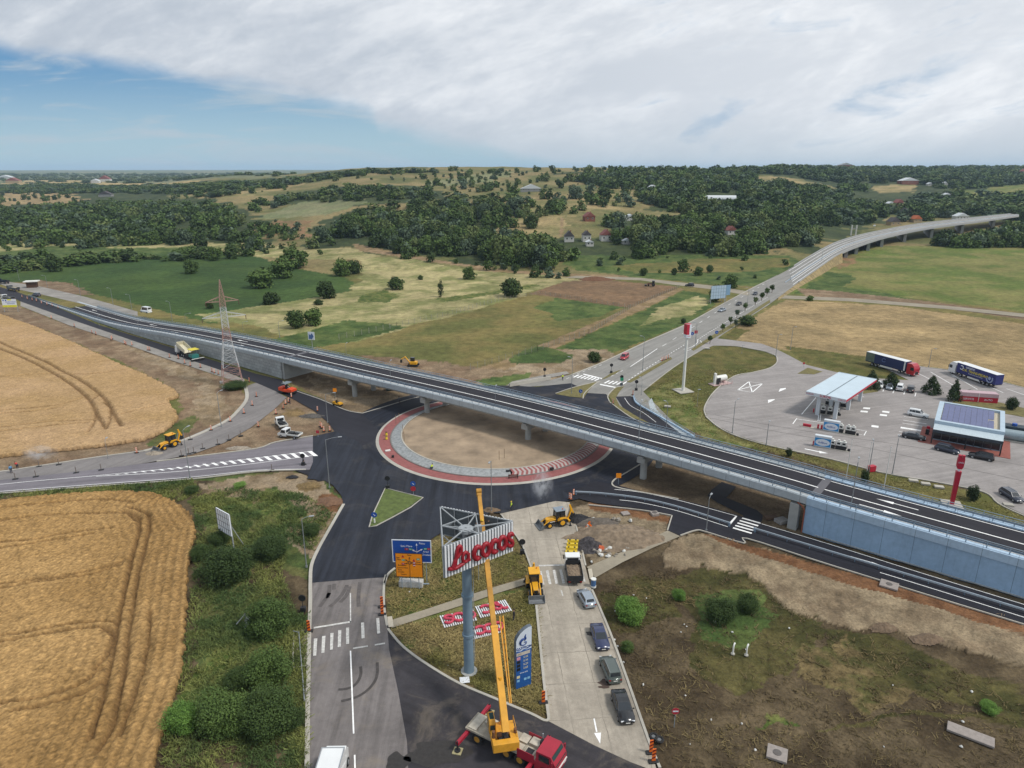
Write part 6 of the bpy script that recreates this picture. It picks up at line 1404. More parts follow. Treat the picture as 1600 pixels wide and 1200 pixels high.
STEEL=mat('blue grey column paint','6f8493',.55,var=.12,vs=.7);FRM=mat('pale steel frame','92979a',.6,var=.15);SLAT=mat('white slats','d3d6d8',.6,var=.08,vs=.6);SLATB=mat('grey backing','5d6468',.7,var=.2)
LRED=mat('deep red letters','8f1423',.5,var=.12);PINKR=mat('faded red letters','b83a50',.6,var=.15)
ct_=Vector((-5.2,68.6,0));zb_,zt_=15.7,19.5
PA,PB,PC=Vector((-7.4,64.6,0)),Vector((.07,70.2,0)),Vector((-8.6,73.7,0))
bb=thing('billboard','tall three sided billboard on a blue grey column with red script letters reading La cocos','billboard',ct_)
lo=lambda p,z:Vector((p.x-ct_.x,p.y-ct_.y,z))
mb=MB();mb.cyl((0,0,-.1),(0,0,16.6),.62,.56,24);col_=mb.obj('column',STEEL,bb)
for z in(5.2,10.6):mb=MB();mb.cyl((0,0,z),(0,0,z+.3),.72,n=24);mb.obj('flange',STEEL,col_)
mb=MB();mb.cyl((0,0,-.05),(0,0,.12),1.0,n=20);mb.obj('base_plate',CONCG,col_)
mb=MB()
for y in(-.18,.18):mb.cyl((.72,y,1.5),(.72,y,16),.03,n=5)
for k in range(36):mb.cyl((.72,-.18,1.6+k*.4),(.72,.18,1.6+k*.4),.02,n=4)
mb.obj('ladder',FRM,bb)
mb=MB();tri=[PA,PB,PC]
for z in(zb_+.1,zt_-.05):
    for i in range(3):mb.beam(lo(tri[i],z),lo(tri[(i+1)%3],z),.12)
    for i in range(3):mb.beam(lo(tri[i],z),(0,0,z),.12);mb.beam(lo((tri[i]+tri[(i+1)%3])/2,z),(0,0,z),.12)
    m_=[(tri[i]+tri[(i+1)%3])/2 for i in range(3)]
    for i in range(3):mb.beam(lo(m_[i],z),lo(m_[(i+1)%3],z),.1)
for i in range(3):
    for f in np.linspace(0,1,6)[:-1]:
        p=tri[i].lerp(tri[(i+1)%3],f);mb.beam(lo(p,zb_),lo(p,zt_),.12)
    for f in(0,.2,.4,.6,.8):
        if i==2:mb.beam(lo(tri[i].lerp(tri[(i+1)%3],f),zb_+.1),lo(tri[i].lerp(tri[(i+1)%3],f+.2),zt_-.1),.08)
mb.obj('frame',FRM,bb)
mb=MB();mb.cyl((0,0,16.6),(0,0,19.4),.4,n=14);mb.cyl((0,0,19.1),(0,0,19.5),.85,n=14);mb.obj('hub',FRM,bb)
mb=MB();mb.bc((1.3,1.5,18.4),(.8,.5,1.2),rz=.3);mb.obj('equipment_box',FRM,bb,bevel=.03)
mb=MB()
for f in(.15,.85):mb.beam(lo(PA.lerp(PC,f),zb_+1.9)+Vector((.4,0,0)),lo(PB.lerp(PC,f),zb_+1.9),.5,.06)
mb.beam(lo(PB.lerp(PC,.15),zb_+1.7)+Vector((-.6,-.3,0)),lo(PC.lerp(PB,.15),zb_+1.7)+Vector((.4,-.5,0)),.7,.06);mb.obj('walkway',SLATB,bb)
def slatted(p0,p1,name,n=24):
    d=(p1-p0);L_=d.length;d.normalize();nr_=Vector((d.y,-d.x,0))
    mb=MB();mb.beam(lo(p0,(zb_+zt_)/2)+nr_*.10,lo(p1,(zb_+zt_)/2)+nr_*.10,.03,zt_-zb_-.02);o=mb.obj('backing_sheet',SLATB,bb)
    mb=MB()
    for i in range(n):
        c=p0+d*(L_*(i+.5)/n)+nr_*.15;mb.bc(lo(c,(zb_+zt_)/2),(L_/n*.56,.08,zt_-zb_),rz=math.atan2(d.y,d.x))
    mb.obj('slats',SLAT,o);return d,nr_,L_
d_,n_,L_=slatted(PA,PB,'front_panel');slatted(PB,PC,'rear_panel')
def uvz(x,y):
    u=(x-557)/652;yb=912-257*u;h=224-15*u;return u,(yb-y)/h
def stroke(pts,r,mat_,parent,sm=6):
    P=[PA+d_*(L_*u)+n_*.27 for u,v in pts];Q=[lo(p,zb_+(zt_-zb_)*v)for p,(u,v)in zip(P,pts)]
    mb=MB();mb.tube(cat(Q,sm)if len(Q)>2 else Q,r,8);return mb.obj('letter',mat_,parent)
def circ(cx_,cy_,rx,ry,a0,a1,n=14):return[uvz(cx_+rx*math.cos(math.radians(a)),cy_-ry*math.sin(math.radians(a))-(rx*math.cos(math.radians(a)))*.36)for a in np.linspace(a0,a1,n)]
stroke([uvz(*p)for p in((588,838),(625,835),(650,790),(660,735),(672,690),(690,668),(705,680),(698,712),(672,745),(650,770),(636,805),(625,832),(655,828),(690,808),(725,788))],.22,LRED,bb)
stroke(circ(742,742,26,34,60,400),.2,LRED,bb);stroke([uvz(*p)for p in((770,712),(768,745),(778,762))],.2,LRED,bb)
stroke(circ(852,702,32,42,45,315),.29,LRED,bb);stroke(circ(932,672,33,42,0,360,20),.27,LRED,bb);stroke(circ(1015,640,32,42,45,315),.29,LRED,bb);stroke(circ(1092,608,33,42,0,360,20),.27,LRED,bb)
stroke([uvz(*p)for p in((1195,540),(1180,532),(1158,545),(1152,565),(1168,578),(1188,585),(1192,605),(1175,622),(1148,618),(1140,608))],.25,LRED,bb)
def flatpanel(px,label,words):
    P=[G(*p)for p in px];o=(P[0]+P[1]+P[2]+P[3])/4;t=thing('shop_sign',label,'sign panel',o+Vector((0,0,.08)),0,'slatted sign panels lying on the grass')
    a,b,c,d=[p-o for p in P];mb=MB();n=15
    for i in range(n):
        f0,f1=(i+.12)/n,(i+.68)/n
        q=[a.lerp(b,f0),a.lerp(b,f1),d.lerp(c,f1),d.lerp(c,f0)];mb.loft([q,[v+Vector((0,0,.08))for v in q]])
    mb.obj('slats',SLAT,t);mb=MB()
    for f in(.2,.8):mb.beam(a.lerp(d,f)-Vector((0,0,.03)),b.lerp(c,f)-Vector((0,0,.03)),.12,.05)
    mb.obj('batten',SLATB,t)
    for kind,fu in words:
        ctr=a.lerp(b,fu).lerp(d.lerp(c,fu),.5)+Vector((0,0,.28));ex=(b-a).normalized();ey=(a-d).normalized();s=(a-d).length*.3
        if kind=='o':pts=[(math.cos(q),math.sin(q))for q in np.linspace(0,6.283,18)]
        elif kind=='c':pts=[(-math.cos(q),math.sin(q))for q in np.linspace(.8,5.5,14)]
        elif kind=='s':pts=[(.8,.7),(.2,1),(-.5,.75),(-.5,.3),(.2,0),(.6,-.35),(.4,-.85),(-.3,-1),(-.8,-.7)]
        else:pts=[(1.2,-.9),(.5,-.9),(.1,0),(-.2,.9),(-.6,1),(-.5,.4),(.3,-.1),(-.1,-.8),(-.9,-.6),(-1.1,.2),(-1.6,.1)]
        mb=MB();mb.tube(cat([ctr+ex*(p[0]*s)+ey*(p[1]*s)for p in pts],3),.19,6);mb.obj('letter',PINKR,t)
flatpanel([(686.4,963.6),(741,954),(746,970),(694,982)],'slatted panel with red round letters on the grass left of the crane boom',[('s',.2),('o',.5),('c',.8)])
flatpanel([(742,949),(790,938),(801,955),(750.6,966.7)],'slatted panel with red script letters on the grass beside a standing man',[('c',.25),('l',.7)])
flatpanel([(733,982),(780,972.5),(784.5,989),(738,1000.5)],'slatted panel with two red letters on the grass nearest the boom foot',[('c',.3),('o',.62),('c',.9)])
c=G(726,1063);mb=MB();mb.bc((0,0,.06),(1.15,1.0,.05),rz=.15);mb.bc((.05,.1,.10),(1.0,.6,.03),rz=.25);tag(mb.obj('sheet_metal',SLAT,None,c),'bent white sheet lying at the foot of the billboard column','sheet')
BLUE=mat('totem blue','1f5598',.4,var=.08);TWHT=mat('totem white','c8d3de',.45,var=.06,vs=.4);TNAV=mat('totem navy lettering','1d3f7e',.5,var=.05);SIDEG=mat('totem grey side','5c6670',.5)
c=(G(805,1075)+G(828,1067))/2;t=thing('price_totem','tall blue and white fuel price totem with flame logo on the dry grass','totem',c,heading(G(805,1075),G(828,1067)))
Wt,Ht=2.0,8.1;prof=[(-Wt/2,0),(Wt/2,0),(Wt/2,Ht),(.55,Ht-.03),(.05,Ht-.22),(-.5,Ht-.6),(-.85,Ht-1.1),(-Wt/2,Ht-1.5)]
mb=MB();mb.ext(prof,-.25,.25);mb.obj('body',SIDEG,t,bevel=.02)
q=[(x*.985,z)for x,z in prof];up_=[p for p in[(-.985,5.05),(.985,5.05)]]+[p for p in q[2:]]
mb=MB();mb.ext(up_,-.275,-.252);mb.obj('white_face',TWHT,t);mb=MB();mb.b(-.985,.985,-.273,-.252,.05,5.048);mb.obj('blue_face',BLUE,t)
mb=MB();yb=-.285
mb.tube([(.42*math.cos(a)-.05,yb,6.3+.42*math.sin(a))for a in np.linspace(1.2,5.6,16)],[.16*(.4+.6*math.sin(math.pi*min(1,(i+2)/12)))for i in range(16)],6);mb.tube([(.28,yb,6.0),(.3,yb,6.26),(.05,yb,6.26)],.07,6)
mb.tube([(.12,yb,6.45),(.2,yb,6.75),(.14,yb,7.0),(.24,yb,7.3)],[.05,.14,.11,.02],6);mb.obj('flame_emblem',TNAV,t)
text('GAZPROM',.42,TNAV,t,(-.02,-.28,5.52),(R(90),0,0),bold=.012)
mb=MB();mb.ext([(-.98,5.05),(.98,5.05),(.98,5.2),(.4,5.15),(.0,5.32),(-.4,5.12),(-.98,5.26)],-.282,-.276);mb.ext([(-.9,5.28),(-.5,5.22),(-.3,5.36),(-.7,5.34)],-.282,-.276);mb.ext([(.1,5.3),(.5,5.24),(.9,5.42),(.5,5.36)],-.282,-.276);mb.obj('wave_emblem',BLUE,t)
mb=MB();mb.b(-.95,.8,-.29,-.274,4.55,4.98);mb.obj('strip_panel',mat('beige strip','b9b2a6',.5),t);text('24 h',.26,mat('brown lettering','7d6b5a',.6),t,(-.55,-.292,4.76),(R(90),0,0))
YD=mat('amber digits','cfc59a',.5,var=.1)
for k,s_ in enumerate(('5.05','5.39','5.29','2.65')):
    z=4.2-k*.5;mb=MB();mb.b(-.9,-.45,-.29,-.274,z-.2,z+.2);mb.obj('fuel_tile',mat('pink tile','c98b98',.5)if k==0 else mat('black tile','15171c',.5),t);text(s_,.36,YD,t,(.25,-.28,z),(R(90),0,0))
text('drive cafe',.26,WLT,t,(0,-.28,2.1),(R(90),0,0));mb=MB();mb.b(-.9,-.5,-.285,-.274,1.45,1.8);mb.obj('service_icon',YD,t)
for x in(-.7,.2,.65):mb=MB();mb.b(x-.17,x+.17,-.285,-.274,.95,1.25);mb.obj('service_icon',mat('pale blue icon','7fb0cf',.5),t)
SBL=mat('sign blue','154a9c',.4,var=.05);SWH=mat('sign white','d5dbe2',.4,var=.04);SOR=mat('sign orange','e58a12',.45,var=.05);SBK=mat('sign black','2a2420',.5);SGR=mat('sign green','1f8a63',.45);SRD=mat('sign red','a82a3a',.45)
t=thing('direction_sign','big blue direction sign with white border behind the orange one','road sign',(-14.55,87.4,0),R(-3))
mb=MB();mb.b(-2.85,2.85,-.06,0,3.35,7.0);bo=mb.obj('board',SBL,t)
mb=MB();
for x0,x1,z0,z1 in((-2.88,2.88,6.9,7.03),(-2.88,2.88,3.32,3.45),(-2.88,-2.75,3.45,6.9),(2.75,2.88,3.45,6.9)):mb.b(x0,x1,-.075,.01,z0,z1)
mb.obj('border',SWH,t);rx=(R(90),0,0)
for s_,sz,x,z in(('Paleu',.42,1.55,6.5),('Satu Mare',.42,-.75,6.0),('Arad',.42,2.05,5.15),('Oradea',.42,2.1,4.65)):text(s_,sz,SWH,t,(x,-.065,z),rx)
for x,z,m_,s_ in((-.75,5.5,SRD,'19'),(-.15,5.5,SGR,'E671'),(2.0,5.62,SGR,'E60'),(2.5,5.62,SRD,'1')):mb=MB();mb.b(x-.26,x+.26,-.07,-.061,z-.16,z+.16);k_=mb.obj('route_badge',m_,t);text(s_,.22,SWH,k_,(x,-.072,z),rx)
mb=MB()
for p,q in(((.75,4.7),(.75,6.2)),((.75,5.1),(1.35,5.45)),((.75,5.1),(.3,5.3))):mb.beam((p[0],-.07,p[1]),(q[0],-.07,q[1]),.02,.1)
for c_,a in(((.75,6.3),90),((1.45,5.5),30),((.2,5.36),150)):mb.ext([(c_[0]+.2*math.cos(R(a+k)),c_[1]+.2*math.sin(R(a+k)))for k in(0,130,230)],-.075,-.062)
mb.obj('arrow_symbol',SWH,t)
for x in(-2.0,0,2.0):mb=MB();mb.cyl((x,.08,-.1),(x,.08,6.8),.06,n=8);mb.obj('post',GALV,t)
t=thing('direction_sign','orange diversion sign with black roundabout diagram on a concrete block','road sign',(-14.75,85.7,0),R(-4))
mb=MB();mb.b(-1.95,1.95,-.06,0,2.0,5.85);mb.obj('board',SOR,t);mb=MB()
for x0,x1,z0,z1 in((-1.97,1.97,5.8,5.87),(-1.97,1.97,1.98,2.05),(-1.97,-1.9,2.05,5.8),(1.9,1.97,2.05,5.8)):mb.b(x0,x1,-.07,.01,z0,z1)
mb.obj('border',SBK,t)
for s_,sz,x,z in(('Paleu',.3,.1,5.6),('Satu',.3,-1.55,5.15),('Mare',.3,-1.45,4.82),('Arad',.32,1.35,4.5),('Oradea',.32,1.35,4.15),('Budapesta',.3,-1.0,3.9),('Centrul Mun.',.3,-.95,3.5),('Bors',.3,-1.35,3.15),('Oradea',.3,-1.2,2.8),('Centru',.3,-.85,2.42)):text(s_,sz,SBK,t,(x,-.065,z),rx)
mb=MB();mb.tube([(.1+.22*math.cos(a),-.07,4.35+.22*math.sin(a))for a in np.linspace(0,6.283,16)],.05,5)
for p,q in(((.1,2.1),(.1,4.1)),((.1,4.6),(.1,5.1)),((-.08,4.5),(-.35,4.72)),((-.1,4.3),(-.4,4.22)),((.3,4.3),(.65,4.1)),((.3,4.42),(.65,4.42))):mb.beam((p[0],-.07,p[1]),(q[0],-.07,q[1]),.02,.07)
for c_,a in(((.1,5.15),90),((-.4,4.78),140),((-.45,4.2),190)):mb.ext([(c_[0]+.16*math.cos(R(a+k)),c_[1]+.16*math.sin(R(a+k)))for k in(0,130,230)],-.075,-.062)
mb.obj('arrow_symbol',SBK,t)
for x,z,m_,s_ in((-.8,4.75,SGR,'E671'),(-.85,4.15,SRD,'19'),(1.35,4.95,SGR,'E60')):mb=MB();mb.b(x-.22,x+.22,-.07,-.061,z-.15,z+.15);k_=mb.obj('route_badge',m_,t);text(s_,.19,SWH,k_,(x,-.072,z),rx)
for x,z in((-.85,5.35),(.72,4.75)):mb=MB();mb.ext([(x-.22,z-.16),(x+.22,z-.16),(x,z+.24)],-.072,-.061);mb.obj('warning_triangle',SRD,t)
for z in(4.35,3.95):mb=MB();mb.cyl((.75,-.072,z),(.75,-.061,z),.19,n=14);d2=mb.obj('ban_symbol',SRD,t);mb=MB();mb.b(.6,.9,-.078,-.072,z-.05,z+.05);mb.obj('bar',SWH,d2)
for x in(-1.2,.1,1.3):mb=MB();mb.cyl((x,.05,.0),(x,.05,5.6),.06,n=8);mb.obj('post',GALV,t)
mb=MB();mb.b(-1.75,1.75,.2,1.2,0,1.0);mb.obj('concrete_block',mat('white concrete block','b3b2ae',.9,var=.2,vs=4),t,bevel=.08);mb=MB();mb.beam((1.7,.8,.35),(2.6,.9,.35),.15);mb.obj('brace',GALV,t)
LG=mat('galvanised lamp post','878c8f',.5,metal=.3,var=.1)
def lamp(base,top,arm=1.6,ang=None,z=None,label='',group='street lamps',two=False):
    b0=G(*base,z)if z is not None else T(*base);tp=GY(top[0],top[1],b0.y);h=max(2.0,tp.z-b0.z)
    lab=label;t=thing('street_lamp',lab,'street lamp',b0,ang if ang is not None else 0,group)
    mb=MB();r=.09 if h>5 else.05;mb.cyl((0,0,-.1),(0,0,h),r,r*.6,8);mb.cyl((0,0,-.05),(0,0,.25),r*1.9,n=8);mb.obj('post',LG,t)
    if arm:mb=MB();mb.tube([(0,0,h-.05),(arm*.5,0,h+.22),(arm,0,h+.3)],.04,6);am_=mb.obj('arm',LG,t)
    mb=MB();mb.bc(((arm or 0)+.25,0,h+.3 if arm else h+.08),(.75,.3,.12));mb.obj('lamp_head',FRM,t,bevel=.03)
    return t
A0=R(0)
for(b_,tp,ar,an,z,l)in[((515,762),(511,687),2.4,R(15),None,'street lamp with arm to the right at the west mouth of the roundabout'),((512,660),(510,616),1.8,R(8),None,'street lamp behind the dirt island by the yellow roller'),((768,799),(767,720),1.2,R(-100),None,'street lamp by the soil heap at the south end of the roundabout'),((297,747),(290,672),1.2,R(70),None,'street lamp standing at the lower edge of the west road hatching'),((169,716),(165,689),.8,R(100),None,'short street lamp at the wheat edge by the west road'),((346,667),(341,614),1,R(60),None,'street lamp on the brown soil inside the side road bend'),((1103.5,829),(1109,779),1.0,R(60),None,'street lamp on the bare soil below the zebra crossing of the slip road'),
 ((1328,800),(1340,722),1.0,R(60),5.6,'street lamp on the near edge of the overpass ramp by the blue wall'),((998,687),(1001,630),.8,R(70),6.8,'street lamp on the near edge of the overpass above the east pier'),((774,628),(774,606),.8,R(80),6.8,'street lamp on the overpass above the island'),((610,587),(610,566),.8,R(80),6.8,'street lamp on the overpass left of the island'),((541,553),(541,538),.8,R(80),None,'street lamp behind the overpass by the fenced plot'),((437,527),(436,503),1.4,R(30),None,'street lamp behind the overpass below two meadow bushes'),((380,517),(380,504),1.4,R(30),None,'street lamp behind the overpass right of the pylon'),((291,507),(290,491),1.6,R(20),None,'street lamp behind the ramp left of the pylon'),((269,501),(267,472),1.2,R(160),None,'street lamp behind the ramp near the white van'),((206,483),(205,461),1.4,R(170),None,'street lamp at the green field edge left of the white van'),((177,477),(172,451),1.2,R(170),None,'street lamp at the field corner, fourth from the left end'),((126,463),(122,438),1.2,R(170),None,'street lamp on the soil bank, third from the left end'),((74,448),(72,431),1.4,R(175),None,'street lamp on the soil bank, second from the left end'),((30,437),(30,419),1.2,R(170),None,'street lamp near the left picture edge by the green field'),((155,508),(155,494),1.0,R(60),1.0,'street lamp on the low start of the overpass ramp'),((217,517),(218,503),1.0,R(60),3.0,'street lamp on the ramp before the paver'),
 ((1004,578),(1007,527),.8,R(150),None,'street lamp on the verge left of the high red mast'),((893,615),(894,560),.8,R(150),None,'street lamp on the splitter island of the main road'),((1041,667),(1042,630),.8,R(120),None,'street lamp behind the overpass by the dark cycle path'),((1144,677),(1148,627),1.0,R(40),None,'dark street lamp at the lower left kerb of the filling station'),((1197,696),(1199,662),.8,R(60),None,'street lamp at the lower kerb of the filling station'),((1002,617),(1004,592),.6,R(120),None,'short lamp at the footpath ramp of the main road'),((1086,544),(1087,505),.8,R(160),None,'street lamp beside the small blue signs on the median'),((1167,481),(1168,450),.8,R(160),None,'street lamp on the median before the crossing'),((1394,741),(1402,685),.8,R(60),None,'tall street lamp on the verge between station and overpass'),((1490,626),(1495,592),1.0,R(120),None,'street lamp by the pointed evergreen at the store'),((1451,573),(1454,545),.8,R(-60),None,'street lamp between the two articulated lorries'),((1212,557),(1216,523),.8,R(-60),None,'street lamp at the paved entrance of the station'),((1235,546),(1237,511),.8,R(-60),None,'street lamp at the tan field edge beside the entrance'),((1355,752),(1364,692),.8,R(70),None,'dark street lamp between the white flag poles'),((1127,472),(1128,455),.8,R(150),None,'street lamp beside the blue billboards'),
 ((1235,437),(1235,420),1.2,R(160),1,'street lamp on the embankment of the far road, nearer one'),((1284,406),(1284,388),1.2,R(160),4,'street lamp on the embankment of the far road, farther one'),((1330,381),(1330,371),1.2,R(160),6,'street lamp on the bend of the far viaduct')]:
    lamp(b_,tp,ar,an,z,l)
lamp((479,886),(474,811),1.2,R(15),None,'grey street lamp on the soil bank at the left kerb of the south arm')
for(b_,tp,l)in[((1089,635),(1091,609),'low white garden lamp on the lawn between mast base and paving'),((1159,552),(1160,540),'low garden lamp on the lawn bulge by the entrance')]:lamp(b_,tp,0,0,None,l,'garden lamps on the station lawn')
t=thing('fallen_lamp_post','grey blue lamp post lying at the paved patch of the west verge','lamp post',G(476,1097),heading(G(476,1097),G(468,1000)))
Lf=(G(466,990)-G(476,1097)).length;mb=MB();mb.cyl((0,0,.15),(Lf,0,.3),.1,.06,8);mb.obj('post',LG,t);mb=MB();mb.tube([(Lf-.2,0,.3),(Lf+.3,.7,.35)],.05,6);mb.obj('arm',LG,t)
for(b_,tp,l)in[((1322,747),(1330,687),'white flag pole, left one of three by the overpass'),((1352,752),(1361,692),'white flag pole, middle one of three by the overpass'),((1381,763),(1390,699),'white flag pole, right one of three by the overpass')]:
    p=G(*b_);h=GY(*tp,p.y).z;t=thing('flag_pole',l,'flag pole',p,0,'flag poles of the station');mb=MB();mb.cyl((0,0,0),(0,0,h),.085,.05,8);mb.obj('pole',PLATE,t);mb=MB();mb.sph((0,0,h+.06),.1,8,6);mb.obj('knob',RIM,t)
DOR=mat('orange beacon panel','dd6a1e',.5,var=.08);
def beacon_proto(ori=0):
    t=thing('traffic_beacon','x','traffic beacon');mb=MB();mb.b(-.13,.13,-.03,.03,.15,1.15);pn=mb.obj('panel',DOR,t)
    mb=MB()
    for k in range(3):
        z=.3+k*.3
        for s in(-1,1):mb.add([(-.129,s*.034,z),(.129,s*.034,z+.12),(.129,s*.034,z+.26),(-.129,s*.034,z+.14)],[(0,1,2,3)])
    mb.obj('stripe',mat('dark red stripe','6e1f18',.5)if ori else PLATE,pn);mb=MB();mb.bc((0,0,.07),(.7,.35,.14));mb.obj('foot',BLK,t,bevel=.03);return t
def post_proto():
    t=thing('lane_post','x','lane post');mb=MB();mb.cyl((0,0,.05),(0,0,1.15),.06,n=8);mb.obj('post',mat('brown grey post','6d625a',.7),t);mb=MB();mb.bc((0,0,.05),(.8,.5,.1),rz=.4);mb.obj('foot',BLK,t);return t
Z5b=lambda l:zs(0,500,4,l);Z6b=lambda l:zs(400,500,4,l);Z7b=lambda l:zs(800,500,4,l)
BE=[('orange white traffic beacon along the lower edge of the fresh slip road','beacons along the slip road',Z5b([(1060,235),(1115,243),(1155,272),(1190,288),(1253,298),(1325,325),(1340,332),(1365,340),(1558,388),(935,190),(925,189),(825,158),(780,150),(788,156),(697,125),(600,92),(575,82),(465,42),(700,118)])),
      ('orange white traffic beacon on the pale kerb of the side road bend','beacons on the side road kerb',Z5b([(1577,535),(1525,585),(1440,635),(1320,690),(855,832)])),
      ('orange white traffic beacon on the dirt island near the two pickups','beacons on the dirt island',Z6b([(3,480),(222,485),(206,515),(186,528),(170,555),(125,588),(14,668),(385,570),(402,668),(412,676),(425,698),(462,695)])),
      ('orange white traffic beacon on the main road verge beyond the mast','beacons on the main road verge',Z7b([(977,240),(963,247),(948,252),(936,257),(755,470),(630,524)])),
      ('orange white traffic beacon at the start of the curved guard rail','beacons at the guard rail',Z7b([(360,1122),(369,1126),(385,1098)])),
      ('orange white traffic beacon in the row on the closed lane at the far left','beacons on the closed lane',zs(0,420,13.33,[(465,612),(575,650),(678,672),(765,690),(870,735),(985,765),(1092,795),(1215,838),(1075,1050)]))]
pr=beacon_proto();first=True
for l,g_,pts in BE:
    for i,p in enumerate(pts):
        q=G(*p);q.z=.3 if 'closed' in l else.02
        if first:o=pr;first=False
        else:o=dup(pr)
        o.location=q;o.rotation_euler=(0,0,random.uniform(-.5,.5));o['label']=l;o['group']=g_;o.scale=(1.15,)*3
pr=beacon_proto(1);first=True
for i,(p,l)in enumerate([((597,949),'dark striped orange beacon at the right kerb of the south arm, upper of two'),((597.5,961),'dark striped orange beacon at the right kerb of the south arm, lower of two'),((483,987),'orange beacon with dark red stripes at the left kerb by the paved patch'),((849,1099),'orange beacon with dark red stripes left of the concrete road'),((1017,1177),'dark striped orange beacon at the right front kerb, upper of the pair'),((1021,1191),'dark striped orange beacon at the right front kerb, lower of the pair')]):
    o=pr if i==0 else dup(pr);o.location=G(*p);o.rotation_euler=(0,0,.1);o['label']=l;o['group']='striped beacons at the front kerbs';o.scale=(1.5,)*3
pr=post_proto()
for i,p in enumerate(Z5b([(97,995),(225,980),(477,955),(633,938),(245,915),(368,905),(1190,748),(1135,850),(1180,838),(1212,830),(1268,805),(1362,778),(1432,750),(1505,725)])+Z6b([(100,940),(300,905)])):
    o=pr if i==0 else dup(pr);o.location=G(*p);o['label']='thin brown lane post on a dark foot along the west road and its side road';o['group']='lane posts along the west road';o.scale=(1.2,)*3
def signpost(px,label,shape,colm,h=2.6,rz=0,size=.42,back=False,name='road_sign'):
    p=T(*px);t=thing(name,label,'road sign',p,rz);mb=MB();mb.cyl((0,0,-.1),(0,0,h),.04,n=7);mb.obj('post',GALV,t)
    mb=MB()
    if shape=='o':mb.cyl((0,-.07,h-.3),(0,-.045,h-.3),size,n=20)
    elif shape=='oo':mb.cyl((0,-.07,h-.3),(0,-.045,h-.3),size,n=20)
    else:mb.b(-size,size,-.07,-.045,h-.3-size,h-.3+size)
    f=mb.obj('sign_face',colm,t)
    if shape=='oo':mb=MB();mb.cyl((0,-.07,h-.3-size*2.1),(0,-.045,h-.3-size*2.1),size,n=20);mb.obj('sign_face',SRD if colm is SBL else SBL,t)
    return t,h-.3
def arrowmark(t,h,k=1):
    mb=MB();mb.beam((-.15,-.08,h+.15),(.12,-.08,h-.12),.02,.09);mb.ext([(.2,h-.22),(.2,h+.02),(-.02,h-.2)],-.085,-.072);mb.obj('arrow_symbol',SWH,t)
t,h=signpost((585.5,818),'round blue arrow sign at the tip of the grass triangle','o',SBL,2.0,size=.5);arrowmark(t,h);mb=MB();mb.cyl((0,-.05,.2),(0,-.05,.9),.14,n=10);mb.obj('striped_bollard',PLATE,t)
t,h=signpost((646,773),'red yield sign above round blue sign by the roundabout apron','oo',SBL,2.6,size=.5);arrowmark(t,h)
t,h=signpost((1048,1195),'round red no entry sign with white bar at the front edge of the scrub','o',SRD,2.4,size=.42);mb=MB();mb.b(-.3,.3,-.085,-.072,h-.08,h+.08);mb.obj('bar',SWH,t)
t,h=signpost((1081,531),'round blue sign on the median tip, left of the red one','o',SBL,2.6,size=.6);arrowmark(t,h)
signpost((1086.5,532),'red square sign on the median tip of the main road','s',SRD,3.4,size=.55)
t,h=signpost((1119,528),'round blue cycle path sign at the service road','o',SBL,2.4,size=.6);arrowmark(t,h)
signpost((971,607),'green pedestrian sign at the main road crossing','s',SGR,3.0,size=.45);t,h=signpost((907,620),'small round blue sign on the splitter island','o',SBL,1.9,size=.5);arrowmark(t,h)
signpost((728,836),'small red round sign behind the billboard frame','o',SRD,2.4,size=.45);signpost((748,906),'dark red round sign left of the crane boom','o',mat('dull red sign','6b2026',.6),3.4,size=.55)
t,h=signpost((524,621),'orange square warning sign beside the small yellow roller','s',SOR,2.4,size=.5);signpost((966,757),'orange square sign on the kerb nose of the slip road','s',SOR,2.2,size=.5)
t,h=signpost((497,683),'red white barrier sign in the beacon group on the dirt island','s',SRD,1.6,size=.35)
signpost((1268-13,570+5),'small red white bollard sign on the station kerb island','s',SRD,1.8,size=.3)
def backsign(px,label,h=2.6,r=.5):
    p=T(*px);t=thing('road_sign',label,'road sign',p,0,'covered black road signs');mb=MB();mb.cyl((0,0,0),(0,0,h),.05,n=7);mb.obj('post',DKM,t);mb=MB();mb.cyl((0,-.04,h-.3),(0,.04,h-.3),r,n=18);mb.obj('sign_disc',BLK,t);mb=MB();mb.b(-.35,.35,-.3,.3,0,.7);mb.obj('foot_weight',BLK,t,bevel=.05)
for px,l in[((816,865),'black covered disc sign at the left kerb of the concrete road'),((606,763),'black covered sign at the top of the grass triangle'),((851,590),'black covered sign on the far kerb of the main road'),((955,583),'black covered sign on the splitter tip of the main road'),((971,602),'black covered sign under the green pedestrian sign'),((994,610),'black covered sign at the cycle path ramp'),((474,727),'black covered sign at the end of the west road'),((474,955),'black box sign on the west verge')]:backsign(px,l,2.8 if px[0]>850 else 2.4)
p0=[G(346,603),G(356,607),G(381,597),G(371,592)];pc=(p0[0]+p0[2])/2;an=heading(p0[0],p0[1])
py_=thing('pylon','tall red and white lattice power pylon beside the side road bend','pylon',pc,R(28));Hp=GY(350,437,pc.y).z
PR_,PW_=mat('faded red pylon paint','a17f76',.7,var=.15),mat('white pylon paint','b6b9ba',.7,var=.12)
def pw(z):
    k=z/Hp
    return np.interp(k,[0,.18,.42,.55,.78,.86,1],[2.7,2.1,1.15,.85,.7,.55,.05])
lev=[0,.06,.12,.18,.25,.32,.38,.43,.47,.51,.55,.59,.63,.67,.71,.745,.78,.82,.86,.9,.94,.98,1.0]
bands=[(0,.18,PR_),(.18,.43,PW_),(.43,.55,PR_),(.55,.745,PW_),(.745,1.0,PR_)]
